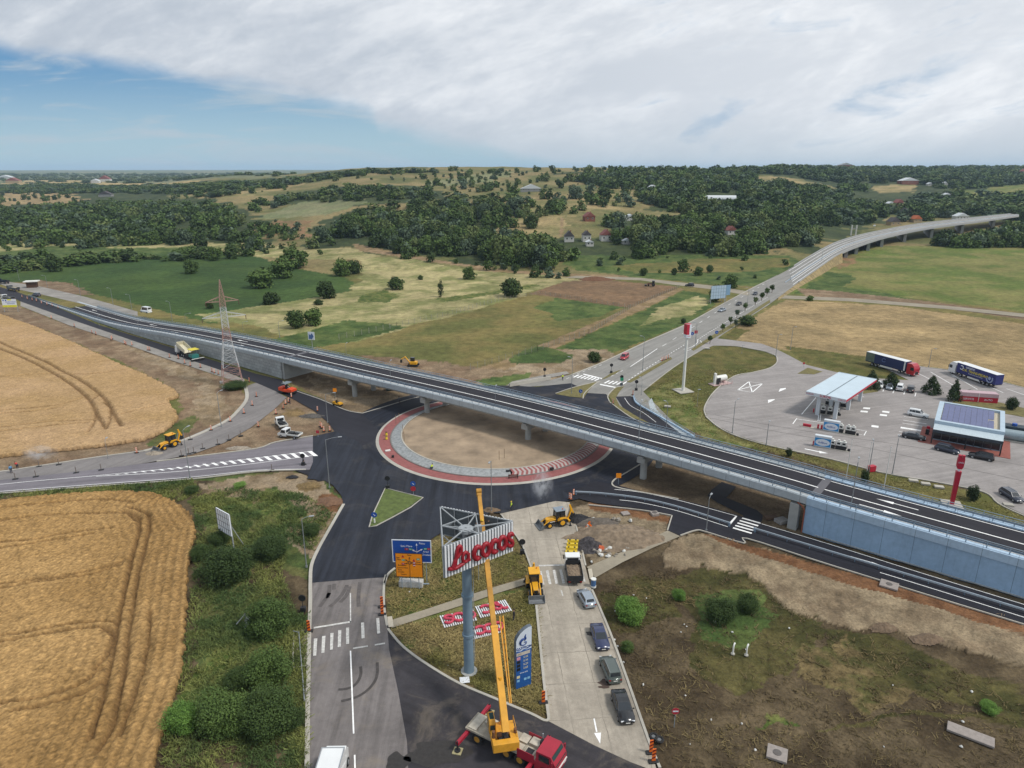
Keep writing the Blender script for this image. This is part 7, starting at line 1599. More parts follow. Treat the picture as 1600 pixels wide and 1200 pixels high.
for a,b,m_ in bands:
    mb=MB()
    for k0,k1 in zip(lev[:-1],lev[1:]):
        if k0<a-1e-6 or k1>b+1e-6:continue
        z0,z1=k0*Hp,k1*Hp;w0,w1=pw(z0),pw(z1);c0=[(sx_*w0,sy*w0,z0)for sx_,sy in((-1,-1),(1,-1),(1,1),(-1,1))];c1_=[(sx_*w1,sy*w1,z1)for sx_,sy in((-1,-1),(1,-1),(1,1),(-1,1))]
        for i in range(4):
            mb.beam(c0[i],c1_[i],.12);j=(i+1)%4
            mb.beam(c0[i],c1_[j],.06);mb.beam(c0[j],c1_[i],.06);mb.beam(c1_[i],c1_[j],.06)
    mb.obj('lattice_tower',m_,py_)
for k,Lx,m_ in((.655,5.6,PW_),(.80,4.2,PR_)):
    for s in(-1,1):
        mb=MB();z=k*Hp;w=pw(z)
        for sy in(-1,1):mb.beam((s*w,sy*w,z),(s*Lx,0,z),.1);mb.beam((s*w,sy*w,z+1.3),(s*Lx,0,z+.05),.1)
        for f in(.25,.5,.75):mb.beam((s*(w+(Lx-w)*f),w*(1-f),z),(s*(w+(Lx-w)*f),-w*(1-f),z),.05);mb.beam((s*(w+(Lx-w)*f),w*(1-f),z),(s*(w+(Lx-w)*f),w*(1-f),z+1.3*(1-f)),.05)
        ar=mb.obj('cross_arm',m_,py_);mb=MB();mb.cyl((s*Lx,0,z),(s*Lx,0,z-1.2),.09,n=6);mb.obj('insulator',mat('brown insulator','5a463a',.5),ar)
for p in p0:q=p-pc;q.rotate(Matrix.Rotation(-R(28),3,'Z'));mb=MB();mb.bc((q.x*1,q.y*1,.2),(.9,.9,.5));
mb=MB();[mb.bc((sx_*2.7,sy*2.7,.2),(.9,.9,.55))for sx_,sy in((-1,-1),(1,-1),(1,1),(-1,1))];mb.obj('concrete_footing',CONCG,py_)
tpx(368,606,40,13,'near',0,'dark low shrubs around the feet of the pylon',trunk=False,cat_='bush',name='bush')
def board(px,w,h,z0,rz,label,face,back=None,posts=(-.35,.35),cells=0,name='billboard',grp=None,braces=True):
    p=T(*px);t=thing(name,label,'billboard',p,rz,grp);mb=MB();mb.b(-w/2,w/2,-.08,.08,z0,z0+h);f=mb.obj('board',face,t)
    if cells:
        mb=MB()
        for i in range(cells+1):x=-w/2+w*i/cells;mb.b(x-.03,x+.03,-.12,-.081,z0,z0+h)
        for j in range(5):z=z0+h*j/4;mb.b(-w/2,w/2,-.115,-.082,z-.03,z+.03)
        mb.obj('grid_frame',back or FRM,f)
    for x in posts:
        mb=MB();mb.beam((x*w*1.35 if len(posts)==2 else x*w,.12,-.3),(x*w*1.35 if len(posts)==2 else x*w,.12,z0+h*.95),.16);mb.obj('post',FRM,t)
        if braces:mb=MB();mb.beam((x*w*1.2,1.9,0),(x*w*1.2,.15,z0+h*.5),.1);mb.obj('brace',FRM,t)
    return t,z0
board((355,853),3.8,3.9,2.4,R(-38),'white panelled billboard back with grid lines on the west verge',mat('white board back','e2e6ea',.6,var=.05),SLATB,cells=6)
t,z=board((17.5,487),5.6,3.4,2.0,R(8),'yellow and white project billboard by the wheat at the left edge',SWH);
mb=MB();mb.b(-2.8,2.8,-.1,-.082,z,z+.9);mb.b(-.6,1.0,-.1,-.082,z+2.9,z+3.4);mb.obj('yellow_band',mat('yellow print','d2cf3a',.5),t);mb=MB();mb.b(-2.4,-1.9,-.1,-.082,z+2.7,z+3.2);mb.b(-1.5,-.9,-.1,-.082,z+2.7,z+3.2);mb.obj('blue_flag',SBL,t)
text('PROIECT DRUM',.6,SBL,t,(.6,-.09,z+2.2),rx);text('EUROPEAN',.6,SBL,t,(.6,-.09,z+1.5),rx)
board((1121,474),8.2,6,2.2,R(22),'pale blue grey ribbed billboard back, left one by the main road',mat('pale blue board','9fb4c4',.6,var=.1),SLATB,cells=6,grp='billboards by the main road')
board((1134,472),4.4,4.6,3.2,R(30),'plain blue grey billboard back, right one by the main road',mat('blue grey board','6f8fa8',.6,var=.1),grp='billboards by the main road',posts=(0,))
t,z=board((489,555),2.3,2.6,5.2,R(-15),'small white and blue picture sign on a post behind the overpass',SWH,posts=(0,),braces=False);mb=MB();mb.ext([(-.9,z+.3),(.2,z+.2),(.9,z+1.2),(.3,z+2.2),(-.3,z+1.5),(-.8,z+2.0)],-.1,-.082);mb.obj('blue_print',mat('blue print','4c6a9a',.5),t)
t=thing('bent_sign','bent white sign frame sticking out of the bushes on the west verge','frame',G(383,986),.5);mb=MB();mb.beam((0,0,0),(.3,0,2.6),.1);mb.beam((.3,0,2.6),(-.9,.3,1.2),.1);mb.obj('post',FRM,t);mb=MB();mb.add([(.1,-.06,.5),(.75,-.1,.7),(.8,-.02,1.9),(.35,-.1,2.3)],[(0,1,2,3)]);mb.obj('torn_sheet',SLAT,t)
CW=mat('canopy white','b9c9d2',.5,var=.05,vs=.3);CWF=mat('fascia white','c9cfd3',.5,var=.05);LUK=mat('red trim','b01e35',.45,var=.06)
cn=thing('canopy','large pale blue filling station canopy roof on white columns','canopy',Vector((72.3,159.6,0)),heading((72.3,159.6),(79.1,153.2)))
mb=MB();mb.b(0,9.4,0,23,5.35,6.05);mb.obj('roof',CW,cn,bevel=.03)
mb=MB();mb.b(-.03,9.43,-.04,-.005,5.3,6.15);mb.b(-.04,-.005,-.04,23.04,5.3,6.15);mb.b(-.03,9.43,23.005,23.04,5.3,6.15);mb.obj('fascia',CWF,cn)
mb=MB();mb.b(9.405,9.45,0,23,5.45,5.95);mb.obj('red_trim',LUK,cn);mb=MB();mb.b(4.6,4.85,.3,22.7,6.055,6.09);mb.obj('roof_gutter',mat('grey gutter','6d7a80',.7),cn)
text('LUKOIL',.8,LUK,cn,(4.7,-.05,5.72),rx,bold=.02);text('LUKOIL',.55,LUK,cn,(1.0,-.05,5.72),rx);text('LUKOIL',.55,LUK,cn,(8.5,-.05,5.72),rx)
for x in(2.6,6.8):
    for y in(2.2,11.5,20.5):mb=MB();mb.b(x-.42,x+.42,y-.3,y+.3,0,5.36);mb.obj('column',CWF,cn,bevel=.03)
def pump(par,x,y,rz=0,hh=1.9):
    mb=MB();mb.mx=Matrix.Translation((x,y,.15))@Matrix.Rotation(rz,4,'Z');mb.b(-.55,.55,-.3,.3,0,.9);b_=mb.obj('pump_base',BLK,par)
    mb=MB();mb.mx=Matrix.Translation((x,y,.15))@Matrix.Rotation(rz,4,'Z');mb.b(-.5,.5,-.26,.26,.9,hh);mb.b(-.2,.2,-.2,.2,hh,hh+.35);mb.obj('pump_head',PLATE,b_,bevel=.03)
    mb=MB();mb.mx=Matrix.Translation((x,y,.15))@Matrix.Rotation(rz,4,'Z');mb.b(-.3,.3,-.275,-.262,1.2,1.6);mb.tube([(.52,-.2,1.5),(.7,-.3,1.0),(.6,-.3,.4),(.55,-.2,.8)],.03,5);mb.obj('hose',BLK,b_)
def isl(px0,px1,label,adbox,pumps,extra=()):
    a,b_=G(*px0),G(*px1);L__=(b_-a).length;t=thing('pump_island',label,'pump island',a,heading(a,b_),'fuel pump islands')
    mb=MB();mb.ext([(0,.0),(.5,-.6),(L__-.5,-.6),(L__,0),(L__-.5,.6),(.5,.6)],-.05,.15,ax='xy');mb.obj('island_kerb',CONC,t)
    for x in pumps:pump(t,x*L__,0)
    if adbox is not None:
        x=adbox*L__;mb=MB();mb.b(x-1.7,x+1.7,-.5,.5,.15,2.7);bx=mb.obj('tank_cabinet',CWF,t,bevel=.05)
        mb=MB();mb.b(x-1.6,x+1.6,-.52,-.505,.35,2.2);mb.obj('blue_panel',mat('advert blue','1f86c6',.5,var=.1),bx)
        mb=MB();mb.cyl((0,-.535,0),(0,-.522,0),1.0,n=24);o=mb.obj('white_oval',SWH,bx);o.location=(x,0,1.25);o.scale=(1.45,1,.78);text('AdBlue',.62,SBL,bx,(x,-.545,1.2),rx)
    mb=MB();mb.cyl((L__-.25,0,.15),(L__-.25,0,.6),.28,n=12);mb.obj('bollard',BLK,t)
    for x,c_,wd in extra:mb=MB();mb.b(x*L__-wd,x*L__+wd,-.25,.25,.15,.75 if wd>.5 else 1.1);mb.obj('red_box',LUK,t,bevel=.04)
    return t
ZP=lambda x,y:(1220+x/8.571,570+y/8.571)
isl(ZP(250,815),ZP(1040,955),'long pump island with red box, advert cabinet and two white pumps',.54,(.70,.82,.90),((.13,0,.9),(.32,0,.2),(.38,0,.2)))
isl(ZP(425,1080),ZP(925,1165),'short pump island with advert cabinet nearest to the overpass',.26,(.52,.68,.82),((.03,0,.25),))
isl(ZP(430,640),ZP(800,690),'pump island under the front edge of the canopy',None,(.35,.6,.85),((.02,0,.15),));isl(ZP(520,520),ZP(880,575),'pump island under the middle of the canopy',None,(.3,.6,.85));isl(ZP(640,430),ZP(945,465),'pump island under the rear part of the canopy',None,(.35,.8))
st=thing('store','filling station store with solar panels on the flat roof','store',Vector((94.7,143.4,0)),heading((94.7,143.4),(105.2,136.2)))
WD_=mat('store pale cladding','a9bac6',.6,var=.06,vs=.5)
mb=MB();mb.b(0,12.8,0,16,0,4.0);mb.obj('walls',WD_,st);mb=MB()
for x0,x1,y0,y1 in((-.1,12.9,-.1,.9),(-.1,12.9,15.3,16.1),(-.1,.9,.9,15.3),(12.0,12.9,.9,15.3)):mb.b(x0,x1,y0,y1,3.5,4.6)
mb.obj('parapet',WD_,st,bevel=.02);mb=MB();mb.b(.9,12.0,.9,15.3,4.0,4.04);mb.obj('roof',mat('beige gravel roof','b5ac97',.9,var=.2),st)
SOL=mat('solar cell','62688a',.3,var=.12,vs=.7,spec=.6)
for j in range(7):
    mb=MB()
    for i in range(9):
        if j==3 and i==8:continue
        x=1.05+i*1.1;y=1.15+j*1.98;mb.add([(x,y,4.12),(x+1.05,y,4.12),(x+1.05,y+1.8,4.55),(x,y+1.8,4.55),(x,y,4.08),(x+1.05,y,4.08),(x+1.05,y+1.8,4.08),(x,y+1.8,4.08)],[(0,1,2,3),(0,1,5,4),(1,2,6,5),(2,3,7,6),(3,0,4,7)])
    mb.obj('solar_panel_row',SOL,st)
mb=MB();mb.loft([[(0,-.1,3.9),(12.8,-.1,3.9),(12.8,-.1,3.75),(0,-.1,3.75)],[(0,-3.0,3.35),(12.8,-3.0,3.35),(12.8,-3.0,3.2),(0,-3.0,3.2)]]);mb.obj('awning',mat('awning pale sheet','b3c0c6',.5),st)
mb=MB();mb.b(-.05,12.85,-3.1,-3.0,2.75,3.4);mb.obj('awning_fascia',mat('dark slate fascia','343c45',.5),st)
mb=MB();mb.b(.2,12.6,-.12,-.01,.3,3.0);mb.obj('shop_window',GLASS,st);mb=MB()
for x in np.linspace(.2,12.6,9):mb.b(x-.05,x+.05,-.16,-.121,.1,3.1)
mb.b(.2,12.6,-.16,-.121,2.2,2.3);mb.obj('window_frame',mat('grey frame','5b626a',.5),st)
for x in(.1,6.4,12.7):mb=MB();mb.b(x-.12,x+.12,-3.05,-2.8,0,2.8);mb.obj('awning_post',DKM,st)
mb=MB();mb.b(-2.4,14.6,-3.6,-.2,.03,.12);mb.b(-2.4,0,-.2,8,.03,.12);mb.b(12.8,14.6,-.2,8,.03,.12);mb.obj('brick_terrace',mat('red brick paving','8e5348',.9,var=.2,vs=2),st)
for x,y in((1.2,2.6),(-1.2,5)):mb=MB();mb.bc((-1.1,y,.7),(.7,.7,1.3));mb.obj('outdoor_cabinet',BLK if y<4 else LUK,st,bevel=.05)
c=G(1552,633);t=thing('container','red container with pale top band behind the store','container',c+Vector((-7.0,3.2,0)),R(-14));mb=MB();mb.b(0,9.0,0,2.4,0,2.5);mb.obj('box',LUK,t,bevel=.03);mb=MB();mb.b(0,9.0,-.03,-.005,1.5,2.5);mb.b(0.02,8.98,.02,2.38,2.505,2.53);mb.obj('pale_band',mat('pale pink band','b59aa0',.5),t);text('SERVICE',.7,SWH,t,(2.2,-.02,.8),rx);text('AUTO',.7,SWH,t,(6.8,-.02,.8),rx);mb=MB();mb.b(4.45,4.55,-.06,0,0,2.6);mb.obj('door_post',PLATE,t)
c=G(1596,700);t=thing('tank_unit','grey silver machinery unit right of the store','machine',c+Vector((1.0,4,0)),R(-30));mb=MB();mb.cyl((-2.5,0,1.4),(2.5,0,1.4),1.2,n=20);mb.obj('tank',mat('silver grey tank','8f9ea3',.4,metal=.4),t);mb=MB();mb.b(-2.6,2.6,1.6,4.0,0,2.8);ho=mb.obj('housing',mat('dark housing','2d3a42',.6),t,bevel=.05);mb=MB();mb.cyl((0,2.8,2.8),(0,2.8,3.3),.5,n=14);mb.obj('fan',SBL,ho);mb=MB();mb.b(-2.4,2.4,-1.1,1.1,0,.35);mb.obj('skid',CONC,t)
p=G(1067,611);hm=GY(1072,506,p.y).z;t=thing('high_mast_sign','tall white mast with red and white box sign on top','mast sign',p,R(20));mb=MB();mb.cyl((0,0,0),(0,0,hm-3),.42,.32,14);mb.obj('mast',PLATE,t);mb=MB();mb.b(-.7,.7,-.7,.7,hm-3.7,hm);bx=mb.obj('sign_box',SWH,t,bevel=.04)
mb=MB();mb.b(-.72,.1,-.74,-.705,hm-2.8,hm-.05);mb.b(-.74,-.705,-.7,.7,hm-2.8,hm-.05);mb.b(-.68,.68,-.68,.68,hm+.005,hm+.04);mb.obj('red_face',LUK,bx);text('LUKOIL',.3,LUK,bx,(.0,-.75,hm-3.2),rx);mb=MB();mb.b(-2.2,2.2,-2.2,2.2,0,.22);mb.obj('foundation',CONC,t,bevel=.04)
p=G(1487,788);hm=GY(1499,711,p.y).z;t=thing('red_totem','slim red totem post with forked head by the overpass','totem',p,R(-20));mb=MB();mb.loft([[(-w,-d,z),(w,-d,z),(w,d,z),(-w,d,z)]for z,w,d in((0,.3,.28),(hm*.68,.42,.32))]);mb.obj('post',LUK,t);mb=MB();mb.b(-.16,.16,-.14,.14,hm*.68,hm*.73);mb.obj('neck',SWH,t);mb=MB();mb.ext([(-.35,hm*.73),(.35,hm*.73),(.55,hm*.78),(.55,hm*.94),(-.55,hm*.94),(-.55,hm*.78)],-.3,.3);mb.b(-.5,-.06,-.28,.28,hm*.94,hm);mb.b(.06,.5,-.28,.28,hm*.94,hm);mb.obj('head',LUK,t,bevel=.03)
mb=MB();mb.b(-1.6,1.6,-1.6,1.6,.0,.12);mb.obj('foundation',CONC,t);text('LUKOIL',.4,SWH,t,(0,-.33,hm*.86),rx,sx_=.6)
p=G(1125,600);t=thing('gas_tank','white horizontal gas tank on a red striped base at the lawn edge','gas tank',p,R(25));mb=MB();mb.cyl((-1.2,.5,1.6),(2.2,.5,1.6),.85,n=18);mb.sph((2.2,.5,1.6),(.35,.85,.85),14,8);mb.sph((-1.2,.5,1.6),(.35,.85,.85),14,8);mb.obj('tank',PLATE,t);mb=MB();mb.b(-2.2,-1.6,-.2,.4,.1,3.4);mb.obj('vent_post',PLATE,t);mb=MB();mb.b(-1.5,-.4,-.6,-.3,.1,2.0);mb.obj('cabinet',DKM,t);mb=MB();mb.b(-3.0,3.4,-1.2,1.6,0,.14);mb.b(-1.0,-.6,.1,.9,.14,.9);mb.b(1.4,1.8,.1,.9,.14,.9);mb.obj('base',mat('pale pink base','b59c98',.8),t)
for k in range(4):mb=MB();mb.cyl((-1.5+k*1.5,-1.5,0),(-1.5+k*1.5,-1.5,1.0),.09,n=8);mb.obj('bollard',mat('pale pink bollard','c3a5a2',.7),t)
def litem(px,d,m_,name,label,cat_,rz=0,z=0,grp=None,bev=.03):
    p=T(*px);mb=MB();mb.bc((0,0,d[2]/2),d);o=mb.obj(name,m_,None,p+Vector((0,0,z)),rz,bevel=bev);return tag(o,label,cat_,grp)
litem((1361,736),(1.5,.9,1.2),LUK,'bin_box','red box on the verge next to a small round evergreen','box',.3)
for px,l in[((1427,752),'white concrete slab bench on the verge below the parking'),((1446,757),'small pale slab on the verge, second from the bench'),((1467,762),'small pale slab on the verge near the red totem'),((1575,790),'pale concrete slab at the right end of the verge'),((1043,636),'white manhole slab on the lawn below the mast'),((1105,545),'white slab at the corner of the lawn bulge')]:litem(px,(1.6,1.0,.35),CONC,'concrete_slab',l,'slab',-.3,grp='concrete slabs on the verge')
def fence(px,label,h=2.0,step=3.0,rail=True,m=None):
    P=[T(*p)for p in px];t=thing('fence',label,'fence',P[0]);P=[p-P[0]for p in P];mb=MB();mesh=MB()
    for a,b in zip(P[:-1],P[1:]):
        n=max(1,int((b-a).length/step))
        for i in range(n+1):q=a.lerp(b,i/n);mb.b(q.x-.06,q.x+.06,q.y-.06,q.y+.06,q.z-.1,q.z+h)
        for k in range(7):z=h*(k+.5)/7;mesh.beam(a+Vector((0,0,z)),b+Vector((0,0,z)),.02)
        nn_=int((b-a).length/.5)
        for i in range(nn_):q=a.lerp(b,i/nn_);mesh.beam(q+Vector((0,0,.1)),q+Vector((0,0,h-.05)),.02)
    mb.obj('post_row',mat('pale fence post','9a978c',.8),t);mesh.obj('wire_mesh',mat('grey fence wire','5d6150',.7),t)
fence([(530,530),(620,511),(700,493),(790,467)],'grey wire fence with pale posts along the upper side of the olive plot');fence([(735,578),(840,548),(920,522),(985,482)],'wire fence along the dirt track on the lower side of the olive plot')
fence([(790,468),(845,459),(985,481),(1062,449)],'low wire fence between olive plot and ploughed plot',1.5)
def wallrow(px,label,m,h,w,name,cat_):
    P=cat([T(*p)for p in px],6);o=P[0].copy();mb=MB();sweep(mb,[p-o for p in P],[(-w/2,0),(w/2,0),(w/2*.6,h),(-w/2*.6,h)]);return tag(mb.obj(name,m,None,o),label,cat_)
wallrow([(796,604),(840,596),(860,593)],'pale concrete barrier on the far kerb of the main road mouth',CONC,1.0,.6,'concrete_barrier','barrier')
t=thing('ramp_railing','pale blue railing of the footpath ramp behind the overpass','railing',G(990,620));P=[p-G(990,620)for p in cat([G(*p)for p in((990,620),(995,631),(1020,646),(1050,663),(1085,684))],5)];mb=MB()
for h_ in(.3,.6,1.0):sweep(mb,P,[(-.04,h_-.04),(.04,h_-.04),(.04,h_+.04),(-.04,h_+.04)])
for q in P[::2]:mb.beam(q,q+Vector((0,0,1)),.07)
mb.obj('rail',GALV,t);mb=MB();sweep(mb,P,[(-.2,0),(.2,0),(.2,.35),(-.2,.35)]);mb.obj('plinth',FASB,t)
sheet('footpath',[(1018,622),(1026,640),(1045,660),(1085,685),(1110,697),(1098,700),(1060,680),(1030,655),(1016,640),(1013,628)],.03,mat('pale blue grey concrete','a3abae',.9,var=.15))
SKIN=mat('skin','b08468',.6,var=.05);HAIR=mat('dark hair','2b221c',.8)
def skinobj(name,segs,m,parent,lvl=1):
    """one continuous surface grown over a jointed skeleton: segs = [(parent index, point, radius)]"""
    me=bpy.data.meshes.new(name);me.from_pydata([s[1]for s in segs],[(s[0],i)for i,s in enumerate(segs)if s[0]is not None],[]);me.update()
    o=bpy.data.objects.new(name,me);COL.objects.link(o);me.materials.append(m);o.parent=parent
    md=o.modifiers.new('skin','SKIN');md.use_smooth_shade=True;me.skin_vertices.new()if not me.skin_vertices else None
    for i,s in enumerate(segs):
        r=s[2]if isinstance(s[2],tuple)else(s[2],s[2]);me.skin_vertices[0].data[i].radius=r;me.skin_vertices[0].data[i].use_root=(i==0)
    sb=o.modifiers.new('sub','SUBSURF');sb.levels=lvl;sb.render_levels=lvl;return o
def person(loc,rz,label,top,legs,hat=None,pose='stand',vest=None,sleeves=True):
    t=thing('person',label,'person',loc,rz)
    k={'stand':0,'bend':.9,'squat':.55,'arms':0,'walk':0}[pose];hipz={'squat':.42}.get(pose,.92);lean=k
    def tp(x,z):return(x+math.sin(lean)*(z-hipz),math.cos(lean)*(z-hipz)+hipz)
    def U(x,y,z):a=tp(x,z);return(a[0],y,a[1])
    dz=hipz-.92
    st=.16 if pose=='walk' else.02
    def leg(s):
        if pose=='squat':return[(0.0,s*.1,hipz),(.38,s*.17,.46),(.08,s*.15,.1),(.26,s*.16,.04)]
        f=s*st;return[(0,s*.1,hipz),(f+.03,s*.11,.5),(f*1.6-.02,s*.11,.09),(f*1.6+.16,s*.12,.04)]
    def arm(s):
        sh=(0,s*.19,1.43+dz)
        if pose=='arms':e,w=(.05,s*.45,1.42),(.1,s*.68,1.5)
        elif pose in('bend','squat'):e,w=(.2,s*.22,1.2+dz),(.42,s*.16,1.15+dz)
        else:e,w=(-.03+s*st,s*.26,1.15),(.07+s*st,s*.27,.9)
        return[U(*sh),U(*e),U(*w)]
    B=[(None,(0,0,hipz),(.13,.16)),(0,U(0,0,1.12+dz),(.11,.14)),(1,U(0,0,1.36+dz),(.12,.17)),(2,U(0,0,1.5+dz),.06),(3,U(.02,0,1.58+dz),.085),(4,U(.02,0,1.7+dz),.095),(5,U(.01,0,1.77+dz),.05),(4,U(.12,0,1.62+dz),.018)]
    for s in(-1,1):
        n=len(B);L4=leg(s);B+=[(0,L4[0],.095),(n,L4[1],.062),(n+1,L4[2],.042),(n+2,L4[3],.04)]
        n=len(B);A3=arm(s);B+=[(2,A3[0],.062),(n,A3[1],.045),(n+1,A3[2],.03)]
        w=Vector(A3[2]);d=(w-Vector(A3[1])).normalized();side=Vector((1,0,0))if abs(d.x)<.6 else Vector((0,0,1));hnd=n+2
        B.append((hnd,tuple(w+d*.07),(.04,.022)));pm=len(B)-1
        for f,ln in((-.03,.075),(-.01,.09),(.01,.085),(.03,.065)):
            B.append((pm,tuple(w+d*.11+side*f),.009));B.append((len(B)-1,tuple(w+d*(.11+ln)+side*f*1.1+Vector((0,-s*.02,0))),.008))
        B.append((hnd,tuple(w+d*.05+side*.05),.011));B.append((len(B)-1,tuple(w+d*.1+side*.07),.009))
    skinobj('body',B,SKIN,t)
    J=[(None,(0,0,hipz+.02),(.15,.185)),(0,U(0,0,1.12+dz),(.14,.17)),(1,U(0,0,1.36+dz),(.145,.2)),(2,U(0,0,1.49+dz),.085)]
    for s in(-1,1):
        A3=arm(s);n=len(J);J+=[(2,A3[0],.08),(n,A3[1],.062)]
        if sleeves:J.append((n+1,A3[2],.045))
    skinobj('jacket',J,top,t)
    Tr=[(None,(0,0,hipz),(.145,.18))]
    for s in(-1,1):L4=leg(s);n=len(Tr);Tr+=[(0,L4[0],.11),(n,L4[1],.08),(n+1,(L4[2][0],L4[2][1],L4[2][2]+.03),.062)]
    skinobj('trousers',Tr,legs,t)
    for s in(-1,1):L4=leg(s);mb=MB();mb.bc(((L4[2][0]+L4[3][0])/2+.02,L4[2][1],.05),(.28,.11,.1));mb.obj('shoe',BLK,t,bevel=.03)
    hc=U(.01,0,1.68+dz);mb=MB();mb.sph((hc[0]-.01,0,hc[2]+.035),(.118,.108,.105),12,8)
    if hat:mb.cyl((hc[0]+.02,0,hc[2]+.01),(hc[0]+.02,0,hc[2]+.03),.15,n=14)
    mb.obj('helmet' if hat else 'hair',hat or HAIR,t)
    for s in(-1,1):
        e=U(.112,s*.035,1.675+dz);mb=MB();mb.sph(e,.013,6,4);mb.obj('eye',BLK,t)
    return t
HV=mat('yellow high visibility vest','c4d93a',.6,var=.08);NVT=mat('dark work trousers','2a3040',.8);BLKC=mat('black work clothes','1d2028',.8);REDC=mat('red shirt','b32a2a',.7);BLUC=mat('light blue shirt','5b8fb8',.7);GRYC=mat('grey shirt','6f7478',.8);YH=mat('yellow helmet','d2b52a',.4)
for px,rz,l,a,b_,h_,ps,z in[((799,797),R(200),'worker in yellow vest walking at the edge of the smoking asphalt',HV,NVT,YH,'walk',0),((674,735),R(60),'worker in yellow vest squatting on the red apron of the island',HV,NVT,None,'squat',.2),((879,594),R(-60),'worker in yellow vest standing at the far kerb of the main road',HV,NVT,None,'stand',0),((18,739),R(-30),'man in light blue shirt and shorts at the dusty left road edge',BLUC,NVT,None,'stand',0),((28,733),R(150),'man in red shirt bending beside the man in blue',REDC,NVT,None,'bend',0),((803,969),R(180),'person in dark clothes standing beside the lying sign panels',BLKC,NVT,None,'stand',0),((624,629),R(-20),'person in grey shirt standing on the fresh road near the overpass',GRYC,NVT,None,'stand',0),((474.5,726),R(0),'man in dark clothes standing on the west road end',GRYC,NVT,None,'stand',0),((453,631),R(0),'worker in dark clothes standing by the beacons below the orange roller',BLKC,NVT,None,'stand',0)]:
    p=G(*px);person((p.x,p.y,z),rz,l,a,b_,h_,ps)
wk=PB.lerp(PC,.5);wz=GY(753.5,818,71.0)
person((wz.x,71.0,17.45),R(-70),'worker in black with yellow helmet on the walkway inside the tall billboard',BLKC,BLKC,YH,'arms')
t0=None
for k,(x,y)in enumerate([(892,869),(893,862.5),(894,856.5),(895,851)]):
    p=G(x,y);t=thing('plastic_barrier','yellow water barrier %s in front of the small tipper'%('nearest of four','second of four from the tipper','third of four from the tipper','farthest of four')[k],'barrier',p+Vector((0,0,.03)),R(-4),'yellow barriers');mb=MB();mb.loft([[(-.9,-d,z),(.9,-d,z),(.9,d,z),(-.9,d,z)]for z,d in((0,.32),(.25,.3),(.45,.16),(.85,.13))]);b_=mb.obj('body',mat('yellow plastic','d8bb32',.5,var=.12),t,bevel=.04);mb=MB();mb.b(-.6,-.35,-.14,.14,.85,.9);mb.b(.35,.6,-.14,.14,.85,.9);mb.obj('filler_cap',BLK,t)
p=G(927,917);t=thing('litter_bin','blue litter bin with white base by the footpath crossing','bin',p);mb=MB();mb.cyl((0,0,.25),(0,0,1.25),.36,.38,14);mb.obj('bin_body',mat('bin blue','4a6e9c',.5,var=.15),t);mb=MB();mb.cyl((0,0,0),(0,0,.25),.42,n=14);mb.cyl((0,0,1.25),(0,0,1.38),.4,n=14);mb.obj('rim',PLATE,t)
def heap(px,rx_,ry_,h,m,label,name,cat_,seed,stuff=False):
    c=G(*px);n=26;X,Y=np.meshgrid(np.linspace(-1.15,1.15,n),np.linspace(-1.15,1.15,n));r=np.hypot(X,Y)*(1+.35*(fbm(X*2.2+9*seed,Y*2.2+5,seed)-.5)*2)
    Zh=h*np.clip(1-r,0,1)**.8*(.75+.7*(fbm(X*3+seed,Y*3,seed+3,4)-.3))+np.random.uniform(-.5,.5,X.shape)*.09*h*(r<1)-.06
    mb=MB();mb.add([(a*rx_,b*ry_,z)for a,b,z in zip(X.ravel(),Y.ravel(),Zh.ravel())],[(i*n+j,i*n+j+1,(i+1)*n+j+1,(i+1)*n+j)for i in range(n-1)for j in range(n-1)if r[i,j]<1.05 or r[i+1,j+1]<1.05])
    o=mb.obj(name,m,None,c);return tag(o,label,cat_,kind='stuff' if stuff else None)
def soilm(n,h,v=.35,s=2):return mat(n,h,.95,var=v,vs=s,bump=.8,bs=5)
heap((903,812),2.4,1.6,1.3,soilm('black asphalt crumbs','2a2a2d'),'black asphalt crumb heap beside the working backhoe','asphalt_heap','heap',1)
heap((935,818),3.6,2.0,1.0,soilm('grey rubble','5d564e'),'flat grey rubble heap right of the black asphalt heap','rubble_heap','heap',2)
heap((960,840),8.0,3.8,2.3,soilm('brown grey rubble','7a6b59',.4,1.2),'large brown rubble heap between the concrete road and the footpath','rubble_heap','heap',3)
heap((922,852),2.8,2.2,1.6,soilm('dark broken waste','3d3a3c',.7,2.5),'dark waste heap with white scraps at the kerb of the concrete road','waste_heap','heap',4)
heap((458,646),2.6,1.3,.8,soilm('ochre sand','7d6846'),'ochre sand heap on the dirt island','sand_heap','heap',5);heap((487,650),3.0,1.2,.8,soilm('dark grey gravel','55514d'),'dark grey gravel heap on the dirt island','gravel_heap','heap',6)
heap((482,758),2.2,1.3,.7,soilm('ochre gravel','73603f'),'ochre gravel heap on the bare bank at the roundabout','gravel_heap','heap',7);heap((516,783),2.3,1.8,.6,soilm('red brown soil','6b503c'),'red brown soil heap at the kerb of the south arm','soil_heap','heap',8)
heap((457,745),1.1,.6,.5,soilm('black asphalt crumbs','2a2a2d'),'small black asphalt heap at the end of the west road','asphalt_heap','heap',9);heap((768,797),1.7,1.0,.6,soilm('brown soil heap','6a5844'),'brown soil heap around the lamp at the roundabout edge','soil_heap','heap',10)
heap((930,437),10,4,2.4,soilm('brown field soil','6b4c38'),'brown soil heap at the far corner of the ploughed plot','soil_heap','heap',11);heap((240,709),1.8,1.1,.8,soilm('pale rubble','8d8375'),'pale rubble heap pushed by the left backhoe','rubble_heap','heap',12)
